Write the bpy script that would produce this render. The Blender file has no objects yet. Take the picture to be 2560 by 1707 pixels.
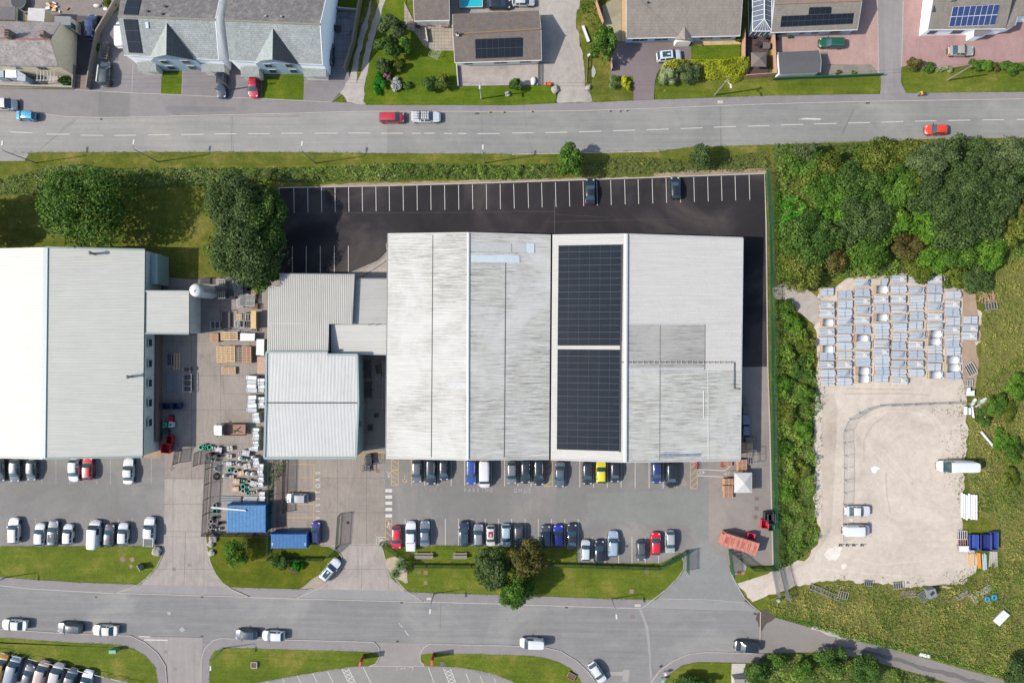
import bpy, bmesh, math, random
import numpy as np
from mathutils import Vector, noise
# ---------------------------------------------------------------- camera, sky, sun
SC = bpy.context.scene
H = 120.0; PX = 14.0
cd = bpy.data.cameras.new('camera'); cam = bpy.data.objects.new('camera', cd)
SC.collection.objects.link(cam); cam.location = (0, 0, H); cam.rotation_euler = (0, 0, 0)
cd.sensor_width = 36; cd.lens = 36*H/(2560/PX); cd.clip_end = 2000; cd.clip_start = 1
SC.camera = cam
SUN_EL = math.radians(41.5); SUN_AZ = math.radians(188.3)      # direction (math angle) towards the sun
w = bpy.data.worlds.new("World"); SC.world = w; w.use_nodes = True
nt = w.node_tree; sky = nt.nodes.new('ShaderNodeTexSky'); sky.sky_type = 'NISHITA'; sky.sun_disc = False
sky.sun_elevation = SUN_EL; sky.sun_rotation = math.radians(90) - SUN_AZ
sky.dust_density = 1.5; sky.ozone_density = 1.0
bg = nt.nodes['Background']; bg.inputs[1].default_value = 0.145
nt.links.new(sky.outputs[0], bg.inputs[0])
sd = bpy.data.lights.new('sun', 'SUN'); sd.energy = 4.2; sd.angle = math.radians(0.6); sd.color = (1.0, 0.945, 0.865)
sun = bpy.data.objects.new('sun', sd); SC.collection.objects.link(sun)
sdir = Vector((math.cos(SUN_AZ)*math.cos(SUN_EL), math.sin(SUN_AZ)*math.cos(SUN_EL), math.sin(SUN_EL)))
sun.rotation_euler = sdir.to_track_quat('Z', 'Y').to_euler(); sun.location = (-80, 0, 100)
SC.view_settings.view_transform = 'Standard'; SC.view_settings.look = 'None'
SC.view_settings.exposure = 1.2; SC.view_settings.gamma = 1.0
SC.cycles.max_bounces = 5; SC.cycles.transparent_max_bounces = 6
# ---------------------------------------------------------------- places
ROW = [0, 427, 854, 1280]; TS = 3.672
def S(t, x, y):
    if t == 'D': return x*1.08844, y*1.08844
    if t == 'S': return x, y
    c, r = int(t[0]), int(t[1]); return 640*c + x/TS, ROW[r] + y/TS
def W(t, x, y, z=0.0):
    sx, sy = S(t, x, y); k = (H-z)/H/PX
    return ((sx-1280)*k, (853.5-sy)*k, z)
def WP(t, pts, z=0.0): return [W(t, x, y, z) for x, y in pts]
def MW(*runs):                      # mixed runs: ('t', [(x,y)..]), ...
    o = []
    for t, p in runs: o += [W(t, x, y) for x, y in p]
    return o
rng = random.Random(7); nr = np.random.default_rng(7)
# ---------------------------------------------------------------- objects
COL = SC.collection
def link(o, parent=None):
    COL.objects.link(o)
    if parent: o.parent = parent
    return o
def tag(o, label=None, cat=None, group=None, kind=None):
    if label: o['label'] = label
    if cat: o['category'] = cat
    if group: o['group'] = group
    if kind: o['kind'] = kind
    return o
def thing(name, label, cat, loc=(0, 0, 0), rot=0.0, group=None):
    o = bpy.data.objects.new(name, None); o.empty_display_size = .3
    link(o); o.location = (loc[0], loc[1], loc[2] if len(loc) > 2 else 0); o.rotation_euler = (0, 0, rot)
    return tag(o, label, cat, group)
def copy_tree(o, parent=None):
    c = o.copy(); COL.objects.link(c); c.parent = parent
    for ch in list(o.children): copy_tree(ch, c)
    return c
def rot2(x, y, a): return x*math.cos(a)-y*math.sin(a), x*math.sin(a)+y*math.cos(a)
class MB:
    def __init__(s): s.v = []; s.f = []; s.m = []; s.mi = 0; s.sm = []
    smooth = False
    def add(s, vs, fs, smooth=False):
        n = len(s.v); s.v += [tuple(p) for p in vs]; s.f += [tuple(i+n for i in f) for f in fs]
        s.m += [s.mi]*len(fs); s.sm += [smooth]*len(fs); return s
    def box(s, c, d, rz=0.0, tilt=None):
        vs = []
        for sz in (-.5, .5):
            for sx, sy in ((-.5, -.5), (.5, -.5), (.5, .5), (-.5, .5)):
                x, y, z = sx*d[0], sy*d[1], sz*d[2]
                if tilt: p = tilt @ Vector((x, y, z)); x, y, z = p
                x, y = rot2(x, y, rz); vs.append((c[0]+x, c[1]+y, c[2]+z))
        return s.add(vs, [(3, 2, 1, 0), (4, 5, 6, 7), (0, 1, 5, 4), (1, 2, 6, 5), (2, 3, 7, 6), (3, 0, 4, 7)])
    def prism(s, poly, z0, z1):       # poly list of (x,y[,..]); concave ok
        a = sum(poly[i][0]*poly[(i+1) % len(poly)][1]-poly[(i+1) % len(poly)][0]*poly[i][1] for i in range(len(poly)))
        if a < 0: poly = poly[::-1]
        n = len(poly); vs = [(p[0], p[1], z0) for p in poly]+[(p[0], p[1], z1) for p in poly]
        fs = [tuple(range(n))[::-1], tuple(range(n, 2*n))]+[(i, (i+1) % n, n+(i+1) % n, n+i) for i in range(n)]
        return s.add(vs, fs)
    def slab3(s, pts, th):            # 3-D polygon pts thickened downward by th
        a = sum(pts[i][0]*pts[(i+1) % len(pts)][1]-pts[(i+1) % len(pts)][0]*pts[i][1] for i in range(len(pts)))
        if a < 0: pts = pts[::-1]
        n = len(pts); vs = [(p[0], p[1], p[2]-th) for p in pts]+[tuple(p) for p in pts]
        return s.add(vs, [tuple(range(n))[::-1], tuple(range(n, 2*n))]+[(i, (i+1) % n, n+(i+1) % n, n+i) for i in range(n)])
    def cyl(s, p0, p1, r0, r1=None, n=10, caps=True):
        r1 = r0 if r1 is None else r1; a = Vector(p0); b = Vector(p1); d = (b-a)
        if d.length < 1e-6: return s
        d.normalize(); u = d.orthogonal().normalized(); w_ = d.cross(u); vs = []
        for c, r in ((a, r0), (b, r1)):
            for i in range(n):
                t = 2*math.pi*i/n; vs.append(c+u*(math.cos(t)*r)+w_*(math.sin(t)*r))
        s.add(vs, [(i, (i+1) % n, n+(i+1) % n, n+i) for i in range(n)], n > 6)
        if caps: s.add(vs, [tuple(range(n))[::-1], tuple(range(n, 2*n))])
        return s
    def tube(s, pts, r, n=6):
        for a, b in zip(pts[:-1], pts[1:]): s.cyl(a, b, r, r, n)
        return s
    def strip(s, pts, w_, z0, z1):    # constant-width strip along a polyline (box section)
        n = len(pts); L = []; R = []
        for i, p in enumerate(pts):
            a = pts[max(0, i-1)]; b = pts[min(n-1, i+1)]; dx, dy = b[0]-a[0], b[1]-a[1]; l = math.hypot(dx, dy) or 1
            nx, ny = -dy/l*w_/2, dx/l*w_/2; L.append((p[0]+nx, p[1]+ny)); R.append((p[0]-nx, p[1]-ny))
        for i in range(n-1):
            q = [L[i], R[i], R[i+1], L[i+1]]
            vs = [(x, y, z0) for x, y in q]+[(x, y, z1) for x, y in q]
            fs = [(4, 5, 6, 7), (0, 4, 7, 3), (1, 2, 6, 5)]
            if i == 0: fs.append((0, 1, 5, 4))
            if i == n-2: fs.append((2, 3, 7, 6))
            s.add(vs, fs)
        return s
    def lathe(s, prof, n=16, c=(0, 0, 0), smooth=True):
        vs = []
        for r, z in prof:
            for i in range(n):
                t = 2*math.pi*i/n; vs.append((c[0]+r*math.cos(t), c[1]+r*math.sin(t), c[2]+z))
        fs = [(j*n+i, j*n+(i+1) % n, (j+1)*n+(i+1) % n, (j+1)*n+i) for j in range(len(prof)-1) for i in range(n)]
        return s.add(vs, fs, smooth)
    def build(s, name, mats, parent=None, world=False, label=None):
        me = bpy.data.meshes.new(name); off = parent.location if (world and parent) else (0, 0, 0)
        me.from_pydata([(x-off[0], y-off[1], z-off[2]) for x, y, z in s.v], [], s.f)
        if not isinstance(mats, (list, tuple)): mats = [mats]
        for m in mats: me.materials.append(m)
        me.polygons.foreach_set('material_index', s.m); me.polygons.foreach_set('use_smooth', s.sm)
        if any(len(f) > 4 for f in s.f):
            bm = bmesh.new(); bm.from_mesh(me); bmesh.ops.triangulate(bm, faces=[f for f in bm.faces if len(f.verts) > 4]); bm.to_mesh(me); bm.free()
        me.update(); o = bpy.data.objects.new(name, me); link(o, parent)
        if label: o['label'] = label
        return o
# ---------------------------------------------------------------- materials
K = 2.55
def C(r, g, b, k=K):
    f = lambda v: ((v/255+.055)/1.055)**2.4 if v > 10 else v/255/12.92
    return (f(r)/k, f(g)/k, f(b)/k)
class G:                               # tiny node-graph helper
    def __init__(s, name):
        s.m = bpy.data.materials.new(name); s.m.use_nodes = True; s.t = s.m.node_tree
        s.b = s.t.nodes['Principled BSDF']; s.co = s.t.nodes.new('ShaderNodeTexCoord').outputs['Object']
    def n(s, kind, **kw):
        x = s.t.nodes.new(kind)
        for k, v in kw.items(): setattr(x, k, v)
        return x
    def l(s, a, b): s.t.links.new(a, b); return b
    def map(s, sc=(1, 1, 1), rz=0, co=None):
        x = s.n('ShaderNodeMapping'); x.inputs['Scale'].default_value = sc; x.inputs['Rotation'].default_value = (0, 0, rz); s.l(co or s.co, x.inputs[0]); return x.outputs[0]
    def noise(s, sc, det=4, rough=.6, co=None, dist=0):
        x = s.n('ShaderNodeTexNoise'); x.inputs['Scale'].default_value = sc; x.inputs['Detail'].default_value = det
        x.inputs['Roughness'].default_value = rough; x.inputs['Distortion'].default_value = dist; s.l(co or s.co, x.inputs['Vector']); return x.outputs['Fac']
    def ramp(s, fac, stops):
        x = s.n('ShaderNodeValToRGB'); e = x.color_ramp.elements
        while len(e) < len(stops): e.new(.5)
        for i, (p, c) in enumerate(stops):
            e[i].position = p; e[i].color = (c[0], c[1], c[2], 1) if isinstance(c, (tuple, list)) else (c, c, c, 1)
        s.l(fac, x.inputs[0]); return x.outputs[0]
    def mix(s, fac, a, b, mode='MIX'):
        x = s.n('ShaderNodeMix', data_type='RGBA', blend_type=mode)
        for i, v in ((0, fac), (6, a), (7, b)):
            if isinstance(v, (int, float)): x.inputs[i].default_value = v
            elif isinstance(v, (tuple, list)): x.inputs[i].default_value = (*v[:3], 1)
            else: s.l(v, x.inputs[i])
        return x.outputs[2]
    def bump(s, h, st=.3, dist=.05):
        x = s.n('ShaderNodeBump'); x.inputs['Strength'].default_value = st; x.inputs['Distance'].default_value = dist
        s.l(h, x.inputs['Height']); s.l(x.outputs[0], s.b.inputs['Normal'])
    def done(s, col, rough=.8, metal=0, spec=.3, coat=0):
        if isinstance(col, (tuple, list)): s.b.inputs['Base Color'].default_value = (*col[:3], 1)
        else: s.l(col, s.b.inputs['Base Color'])
        s.b.inputs['Roughness'].default_value = rough; s.b.inputs['Metallic'].default_value = metal
        s.b.inputs['Specular IOR Level'].default_value = spec
        if coat: s.b.inputs['Coat Weight'].default_value = coat; s.b.inputs['Coat Roughness'].default_value = .05
        return s.m
_mc = {}
def mul(c, k): return tuple(min(.95, max(0, x*k)) for x in c)
def mk(name, rgb, rough=.7, var=.12, sc=3.0, metal=0, spec=.3, bump=0, bsc=20, coat=0):
    key = (name, rgb, rough, var, sc, metal, coat)
    if key in _mc: return _mc[key]
    g = G(name); c = C(*rgb)
    f = g.ramp(g.noise(sc, 5, .65), [(.3, mul(c, 1-var)), (.7, mul(c, 1+var))])
    if bump: g.bump(g.noise(bsc, 3), bump)
    _mc[key] = g.done(f, rough, metal, spec, coat); return _mc[key]
def grass_mat(name, a, b, d, sc=.12, fine=5.0):
    g = G(name); A, B, D = C(*a), C(*b), C(*d)
    big = g.ramp(g.noise(sc, 8, .78, dist=.15), [(.36, A), (.52, B), (.66, D)])
    mow = g.noise(.5, 4, .7, co=g.map((.25, 3.0, 1)))
    x = g.mix(.5, big, g.ramp(mow, [(.3, .72), (.7, 1.28)]), 'MULTIPLY')
    x = g.mix(.75, x, g.ramp(g.noise(fine, 6, .85), [(.30, .42), (.5, 1.05), (.72, 1.6)]), 'MULTIPLY')
    x = g.mix(g.ramp(g.noise(1.3, 4, .85), [(.60, 0.0), (.72, .6)]), x, mul(D, 1.2))
    g.bump(g.noise(9, 4, .8), .9, .12); return g.done(x, .95, spec=.1)
def asphalt_mat(name, rgb, var=.10, patch=None, streak=0, crack=.0):
    g = G(name); c = C(*rgb); c2 = C(*(patch or rgb))
    x = g.ramp(g.noise(.07, 5, .6, dist=.8), [(.38, mul(c, 1-var)), (.5, c), (.64, mul(c2, 1+var))])
    x = g.mix(.5, x, g.ramp(g.noise(7, 6, .8), [(.3, .72), (.7, 1.25)]), 'MULTIPLY')
    x = g.mix(.35, x, g.ramp(g.noise(.7, 5, .75), [(.3, .78), (.7, 1.16)]), 'MULTIPLY')
    if streak:
        st = g.noise(1.0, 5, .7, co=g.map((.05, 1.3, 1) if streak > 0 else (1.3, .05, 1)))
        x = g.mix(.45, x, g.ramp(st, [(.35, .78), (.65, 1.15)]), 'MULTIPLY')
    sp = g.noise(2.2, 2, .9)
    x = g.mix(g.ramp(sp, [(.72, 0.0), (.80, .35)]), x, mul(c, .45))
    if crack:
        v = g.n('ShaderNodeTexVoronoi', feature='DISTANCE_TO_EDGE'); v.inputs['Scale'].default_value = crack
        g.l(g.mix(.35, g.co, g.noise(.5, 4), 'ADD'), v.inputs['Vector'])
        x = g.mix(g.ramp(v.outputs['Distance'], [(.0, .5), (.012, .0)]), x, mul(c, .4))
    g.bump(g.noise(30, 3), .25, .02); return g.done(x, .92, spec=.15)
def gravel_mat(name, rgb, dark=.75, green=None):
    g = G(name); c = C(*rgb)
    x = g.ramp(g.noise(.1, 6, .7, dist=1), [(.34, mul(c, dark)), (.5, c), (.68, mul(c, 1.12))])
    x = g.mix(.6, x, g.ramp(g.noise(8, 6, .9), [(.3, .62), (.5, 1.0), (.75, 1.25)]), 'MULTIPLY')
    x = g.mix(.5, x, g.ramp(g.noise(.9, 6, .8), [(.32, .72), (.65, 1.15)]), 'MULTIPLY')
    if green: x = g.mix(g.ramp(g.noise(.35, 10, .92), [(.58, 0.0), (.68, .6)]), x, C(*green))
    g.bump(g.noise(14, 4), .5, .05); return g.done(x, .97, spec=.1)
def conc_mat(name, rgb, jx=5.0, jy=6.0):
    g = G(name); c = C(*rgb)
    x = g.ramp(g.noise(.18, 7, .75, dist=.7), [(.34, mul(c, .82)), (.5, c), (.66, mul(c, 1.1))])
    x = g.mix(.5, x, g.ramp(g.noise(4, 6, .85), [(.3, .72), (.7, 1.2)]), 'MULTIPLY')
    st = g.noise(1.2, 6, .75, co=g.map((2.0, .22, 1)))
    x = g.mix(.45, x, g.ramp(st, [(.34, .74), (.62, 1.12)]), 'MULTIPLY')
    b = g.n('ShaderNodeTexBrick', offset=0.0); b.inputs['Scale'].default_value = 1; b.inputs['Mortar Size'].default_value = .035
    b.inputs['Brick Width'].default_value = jx; b.inputs['Row Height'].default_value = jy; b.inputs['Mortar Smooth'].default_value = .3
    b.inputs['Color1'].default_value = (1, 1, 1, 1); b.inputs['Color2'].default_value = (.93, .93, .93, 1); b.inputs['Mortar'].default_value = (.5, .5, .5, 1)
    g.l(g.co, b.inputs['Vector']); x = g.mix(1.0, x, b.outputs['Color'], 'MULTIPLY')
    g.bump(g.noise(20, 3), .2, .02); return g.done(x, .9, spec=.2)
def sheet_mat(name, rgb, axis='x', pitch=.25, dirt=.3, dirtc=(95, 92, 84), dpatch=None, rough=.55, green=None, dens=.5):
    # profiled roof sheeting; ribs run along `axis`
    g = G(name); c = C(*rgb); d = C(*dirtc)
    across = (0, 1, 0) if axis == 'x' else (1, 0, 0)
    wv = g.n('ShaderNodeTexWave', wave_type='BANDS', bands_direction='Y' if axis == 'x' else 'X', wave_profile='SIN')
    wv.inputs['Scale'].default_value = .314/pitch; g.l(g.co, wv.inputs['Vector'])
    rows = g.noise(1, 2, .5, co=g.map((.001, 1/pitch*.9, 1) if axis == 'x' else (1/pitch*.9, .001, 1)))
    st = g.noise(1.0, 7, .8, co=g.map((.22, 7.5, 1) if axis == 'x' else (7.5, .22, 1)), dist=.05)
    blot = g.noise(.10, 5, .65, dist=.5)
    x = g.mix(g.ramp(g.noise(.35, 6, .75), [(.3, 0.0), (.8, .5)]), c, mul(c, .82))
    x = g.mix(.24, x, g.ramp(rows, [(.35, .75), (.65, 1.12)]), 'MULTIPLY')
    m1 = g.ramp(st, [(dens-.02, 0.0), (dens+.16, 1.0)]); m2 = g.ramp(blot, [(.40, .12), (.62, 1.0)])
    mm = g.mix(1.0, m1, m2, 'MULTIPLY'); mm = g.mix(1.0, mm, (dirt,)*3, 'MULTIPLY')
    x = g.mix(mm, x, d)
    x = g.mix(g.ramp(wv.outputs['Fac'], [(.0, .22*min(1, dirt*1.6)+.05), (.45, 0.0)]), x, mul(d, .9))
    if green: x = g.mix(g.ramp(g.noise(.16, 5, .7), [(.5, 0.0), (.66, .3)]), x, C(*green))
    g.bump(wv.outputs['Fac'], .8, .04)
    return g.done(x, rough, spec=.35)
def tile_mat(name, rgb, w_=.33, h_=.30, mortar=.55, var=.18, rz=0.0, moss=None, rough=.8):
    g = G(name); c = C(*rgb)
    b = g.n('ShaderNodeTexBrick'); b.inputs['Scale'].default_value = 1; b.inputs['Brick Width'].default_value = w_; b.inputs['Row Height'].default_value = h_
    b.inputs['Mortar Size'].default_value = .022; b.inputs['Mortar Smooth'].default_value = .4
    b.inputs['Color1'].default_value = (*mul(c, 1+var), 1); b.inputs['Color2'].default_value = (*mul(c, 1-var), 1); b.inputs['Mortar'].default_value = (*mul(c, mortar), 1)
    g.l(g.map((1, 1, 1), rz), b.inputs['Vector'])
    x = g.mix(.6, b.outputs['Color'], g.ramp(g.noise(.6, 7, .8, co=g.map((1, .35, 1))), [(.3, .68), (.7, 1.28)]), 'MULTIPLY')
    x = g.mix(.5, x, g.ramp(g.noise(5, 5, .85), [(.3, .7), (.7, 1.25)]), 'MULTIPLY')
    if moss: x = g.mix(g.ramp(g.noise(.8, 7, .85), [(.5, 0.0), (.62, .8)]), x, C(*moss))
    g.bump(b.outputs['Fac'], -.5, .03); return g.done(x, rough, spec=.3)
def leaf_mat(name, a, b, d):
    key = ('leaf', a, b, d)
    if key in _mc: return _mc[key]
    g = G(name); at = g.n('ShaderNodeAttribute', attribute_name='tint')
    x = g.ramp(at.outputs['Fac'], [(.0, C(*a)), (.5, C(*b)), (1.0, C(*d))])
    g.done(x, .75, spec=.15)
    tr = g.n('ShaderNodeBsdfTranslucent'); g.l(x, tr.inputs[0]); mx = g.n('ShaderNodeMixShader'); mx.inputs[0].default_value = .22
    out = g.t.nodes['Material Output']; g.l(g.b.outputs[0], mx.inputs[1]); g.l(tr.outputs[0], mx.inputs[2]); g.l(mx.outputs[0], out.inputs[0])
    _mc[key] = g.m; return g.m
GLASS = G('glass').done((.016, .034, .042), .08, 0, .6)
GLASS_L = G('pale_glass').done(C(120, 140, 150), .1, 0, .6)
BLACK = mk('black_rubber', (38, 38, 40), .8); RIM = mk('alloy', (150, 150, 152), .35, metal=.7)
WHITE = mk('white_paint', (232, 232, 230), .5, .04); DARK = mk('dark_metal', (60, 62, 66), .5)
GREYM = mk('galvanised', (165, 168, 170), .45, .1, metal=.3); WOOD = mk('pale_timber', (228, 194, 150), .8, .22, 6)
WOODG = mk('weathered_timber', (150, 142, 132), .85, .2, 6); WOODO = mk('orange_timber', (204, 160, 130), .8, .25, 6)
STEEL_G = mk('green_paint', (38, 98, 74), .5, .12); TEAL = mk('teal_plastic', (60, 185, 150), .5, .12)
BLUEP = mk('blue_paint', (40, 110, 175), .5, .12, 1.5); REDP = mk('red_paint', (200, 40, 45), .5, .12)
STONE = mk('grey_stone', (175, 170, 160), .9, .18, 4, bump=.3); HEADL = mk('lamp_glass', (205, 212, 218), .15, .05)
TAILL = mk('red_lamp', (170, 20, 25), .25, .1); CONCW = mk('pale_concrete', (205, 200, 190), .85, .12, 3)
# ---------------------------------------------------------------- leaves, trees, scrub
def leaf_mesh(name, P, N, size, tint, mat, parent=None, smin=.6, smax=1.3):
    n = len(P); N = N/np.maximum(np.linalg.norm(N, axis=1, keepdims=True), 1e-6)
    r = nr.normal(size=(n, 3)); U = np.cross(N, r); U /= np.maximum(np.linalg.norm(U, axis=1, keepdims=True), 1e-6); V = np.cross(N, U)
    s = (size*nr.uniform(smin, smax, (n, 1)))*.5; a = s; b = s*nr.uniform(.45, .8, (n, 1))
    co = np.stack([P-U*a, P-V*b, P+U*a, P+V*b], 1).reshape(-1, 3)
    me = bpy.data.meshes.new(name); me.vertices.add(4*n); me.vertices.foreach_set('co', co.astype(np.float32).ravel())
    me.loops.add(4*n); me.loops.foreach_set('vertex_index', np.arange(4*n, dtype=np.int32))
    me.polygons.add(n); me.polygons.foreach_set('loop_start', np.arange(0, 4*n, 4, dtype=np.int32))
    at = me.attributes.new('tint', 'FLOAT', 'FACE'); at.data.foreach_set('value', np.clip(tint, 0, 1).astype(np.float32))
    me.materials.append(mat); me.update(calc_edges=True)
    o = bpy.data.objects.new(name, me); return link(o, parent)
def crown_pts(rx, ry, rz, lobes, n, lr=.42, low=-.35):
    C_ = []; 
    for i in range(lobes):
        while True:
            d = nr.normal(size=3); d /= np.linalg.norm(d)
            if d[2] > low: break
        q = nr.uniform(.5, .95); C_.append(d*q)
    C_ = np.array(C_); R = nr.uniform(.65, 1.2, lobes)*lr
    wt = R**2; wt /= wt.sum(); idx = nr.choice(lobes, n, p=wt)
    D = nr.normal(size=(n, 3)); D[:, 2] += .45; D /= np.linalg.norm(D, axis=1, keepdims=True)
    P = C_[idx]+D*(R[idx]*nr.uniform(.72, 1.08, n))[:, None]
    keep = np.ones(n, bool)
    for j in range(lobes):
        keep &= (np.linalg.norm(P-C_[j], axis=1) > R[j]*.68)
    lt = nr.uniform(0, 1, lobes)[idx]
    P = P[keep]; D = D[keep]; lt = lt[keep]
    sc = np.array([rx, ry, rz])*.80; return P*sc, D, lt, C_*sc
def crown_mesh(name, rx, ry, rz, mat, leaf=.36, dens=1.0, lobes=None, parent=None, lr=.42, at=(0, 0, 0), low=-.35):
    area = 2*math.pi*rx*ry*1.6; n = int(area/(leaf*leaf*.38)*2.6*dens); n = max(300, min(n, 42000))
    lobes = lobes or max(8, int(10+rx*ry*.9))
    P, D, lt, CC = crown_pts(rx, ry, rz, lobes, n, lr if lobes < 30 else lr*.8, low)
    N = D+nr.normal(size=D.shape)*.55; N[:, 2] += .25
    t = .5+(lt-.5)*.45+nr.normal(size=len(P))*.2
    m = int(len(P)*.3); i = nr.integers(0, len(CC), m); Q = CC[i]*.92+nr.normal(size=(m, 3))*np.array([rx, ry, rz])*.12; sz = np.concatenate([np.full(len(P), leaf), np.full(m, leaf*1.35)])[:, None]
    return leaf_mesh(name, np.concatenate([P, Q])+np.array(at), np.concatenate([N, nr.normal(size=(m, 3))+[0, 0, .8]]), sz, np.concatenate([t, nr.uniform(.1, .5, m)]), mat, parent), CC
BARK = mk('bark', (105, 90, 75), .9, .25, 5)
PAL = {'dark': ((46, 74, 26), (78, 114, 42), (122, 152, 66)), 'blue': ((46, 68, 34), (80, 106, 52), (120, 142, 78)),
       'mid': ((50, 84, 22), (86, 126, 38), (132, 164, 62)), 'bright': ((52, 88, 26), (86, 128, 38), (130, 166, 62)),
       'grey': ((58, 78, 40), (96, 116, 66), (140, 152, 98)), 'brown': ((72, 74, 30), (112, 106, 46), (146, 138, 70)),
       'red': ((78, 68, 34), (112, 104, 52), (134, 130, 62)), 'yellow': ((140, 150, 14), (196, 204, 26), (236, 238, 70)),
       'olive': ((58, 80, 20), (106, 124, 38), (158, 158, 74)), 'pale': ((120, 140, 80), (170, 186, 125), (205, 214, 165)),
       'lush': ((30, 100, 10), (50, 150, 18), (80, 185, 35)), 'pink': ((90, 80, 50), (190, 130, 150), (225, 170, 190)),
       'white': ((70, 100, 40), (225, 228, 220), (245, 245, 240)), 'hedge': ((52, 94, 20), (92, 144, 36), (146, 174, 68)), 'meadow': ((76, 112, 24), (126, 148, 44), (190, 180, 96))}
def LM(p): return leaf_mat('leaf_'+p, *PAL[p])
def tree(t, x, y, rx, ry, h, pal, label, zc=None, cat='tree', group=None, leaf=.4, lobes=None, dens=1.0, name=None):
    """image centre and radii (tile px); real height h"""
    zc = zc if zc is not None else h*.6
    p = W(t, x, y, zc); k = (H-zc)/H/PX/(TS if t not in 'DS' else (1 if t == 'S' else 1/1.08844))
    rx, ry = rx*k, ry*k; shrub = cat in ('shrub', 'hedge')
    o = thing(name or ('shrub' if shrub else 'tree'), label, cat, (p[0], p[1], 0), 0, group)
    rz = max(.35, min(h-zc, zc*.95)*1.1)
    m, CC = crown_mesh('foliage' if shrub else 'crown', rx*1.1, ry*1.1, rz, LM(pal), leaf, dens, lobes, o, at=(0, 0, zc*.95), low=-.35 if not shrub else -.5)
    b = MB(); tr = max(.05, h*.022)
    b.cyl((0, 0, -.1), (.05, .05, zc*.8), tr, tr*.6, 8)
    for c in CC[:7]: b.cyl((.04, .04, zc*rng.uniform(.35, .7)), (c[0], c[1], c[2]+zc*.95), tr*.35, tr*.12, 5)
    b.build('trunk' if not shrub else 'stem', BARK, o); return o
def inpoly(P, poly):
    x, y = P[:, 0], P[:, 1]; c = np.zeros(len(P), bool); n = len(poly)
    for i in range(n):
        x1, y1 = poly[i][:2]; x2, y2 = poly[(i+1) % n][:2]
        if y1 == y2: continue
        m = ((y1 > y) != (y2 > y)) & (x < (x2-x1)*(y-y1)/(y2-y1)+x1); c ^= m
    return c
def samp(poly, n):
    a = np.array([p[:2] for p in poly]); lo, hi = a.min(0), a.max(0); out = []; tot = 0
    while tot < n:
        P = nr.uniform(lo, hi, (n*2, 2)); P = P[inpoly(P, poly)]; out.append(P); tot += len(P)
        if tot == 0 and len(out) > 20: break
    return np.concatenate(out)[:n]
def parea(p): return abs(sum(p[i][0]*p[(i+1) % len(p)][1]-p[(i+1) % len(p)][0]*p[i][1] for i in range(len(p))))/2
def edge_dist(P, poly):
    d = np.full(len(P), 1e9)
    for i in range(len(poly)):
        a = np.array(poly[i][:2]); b = np.array(poly[(i+1) % len(poly)][:2]); ab = b-a; l = max(1e-9, ab@ab)
        t = np.clip(((P-a)@ab)/l, 0, 1)[:, None]; d = np.minimum(d, np.linalg.norm(P-(a+t*ab), axis=1))
    return d
_sg = []; SCS = mk('leaf_litter', (92, 100, 40), .95, .35, 2); SCM = mk('meadow_soil', (124, 122, 60), .95, .35, 2)  # litter colour darkened to carry the shade beneath the scrub
def nz(P, s, o=0.0): return np.array([noise.noise((x*s+o, y*s-o, o)) for x, y in P])
def scrub(name, poly, h, mat, dens=14, leaf=.3, jit=.55, label=None, cat=None, kind=None, group=None, edge=.8, rough=.5, flowers=None, lump=.55, tb=.5, base=.0):
    n = int(parea(poly)*dens); P = samp(poly, n)
    a = nz(P, lump, 3.1); b = nz(P, lump*3.1, 7.7); c = nz(P, .11, 1.3)
    e = np.clip(edge_dist(P, poly)/edge, 0, 1)**.5
    tag_g = MB(); tag_g.prism(poly, -.05, .006+.0004*len(_sg)); _sg.append(tag(tag_g.build('scrub_soil', SCM if 'meadow' in name or 'weed' in name else SCS), kind='structure'))
    z = base+h*e*np.clip(.5+.75*a*rough*2+.55*b+.4*c, .03, 1.7)*nr.uniform(jit, 1.05, len(P))+.02
    if rough < .2: z = base+h*e*np.clip(.9+.12*a, .6, 1.1)*nr.uniform(.85, 1.02, len(P))
    N = np.stack([-a*1.2*min(1, rough*4)+nr.normal(size=len(P))*.55, nr.normal(size=len(P))*.55, np.full(len(P), .8)], 1)
    t = tb+.7*c+.5*b+.25*a+nr.normal(size=len(P))*.2
    o = leaf_mesh(name, np.column_stack([P, z]), N, leaf, t, mat)
    tag(o, label, cat, group, kind); return o
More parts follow.
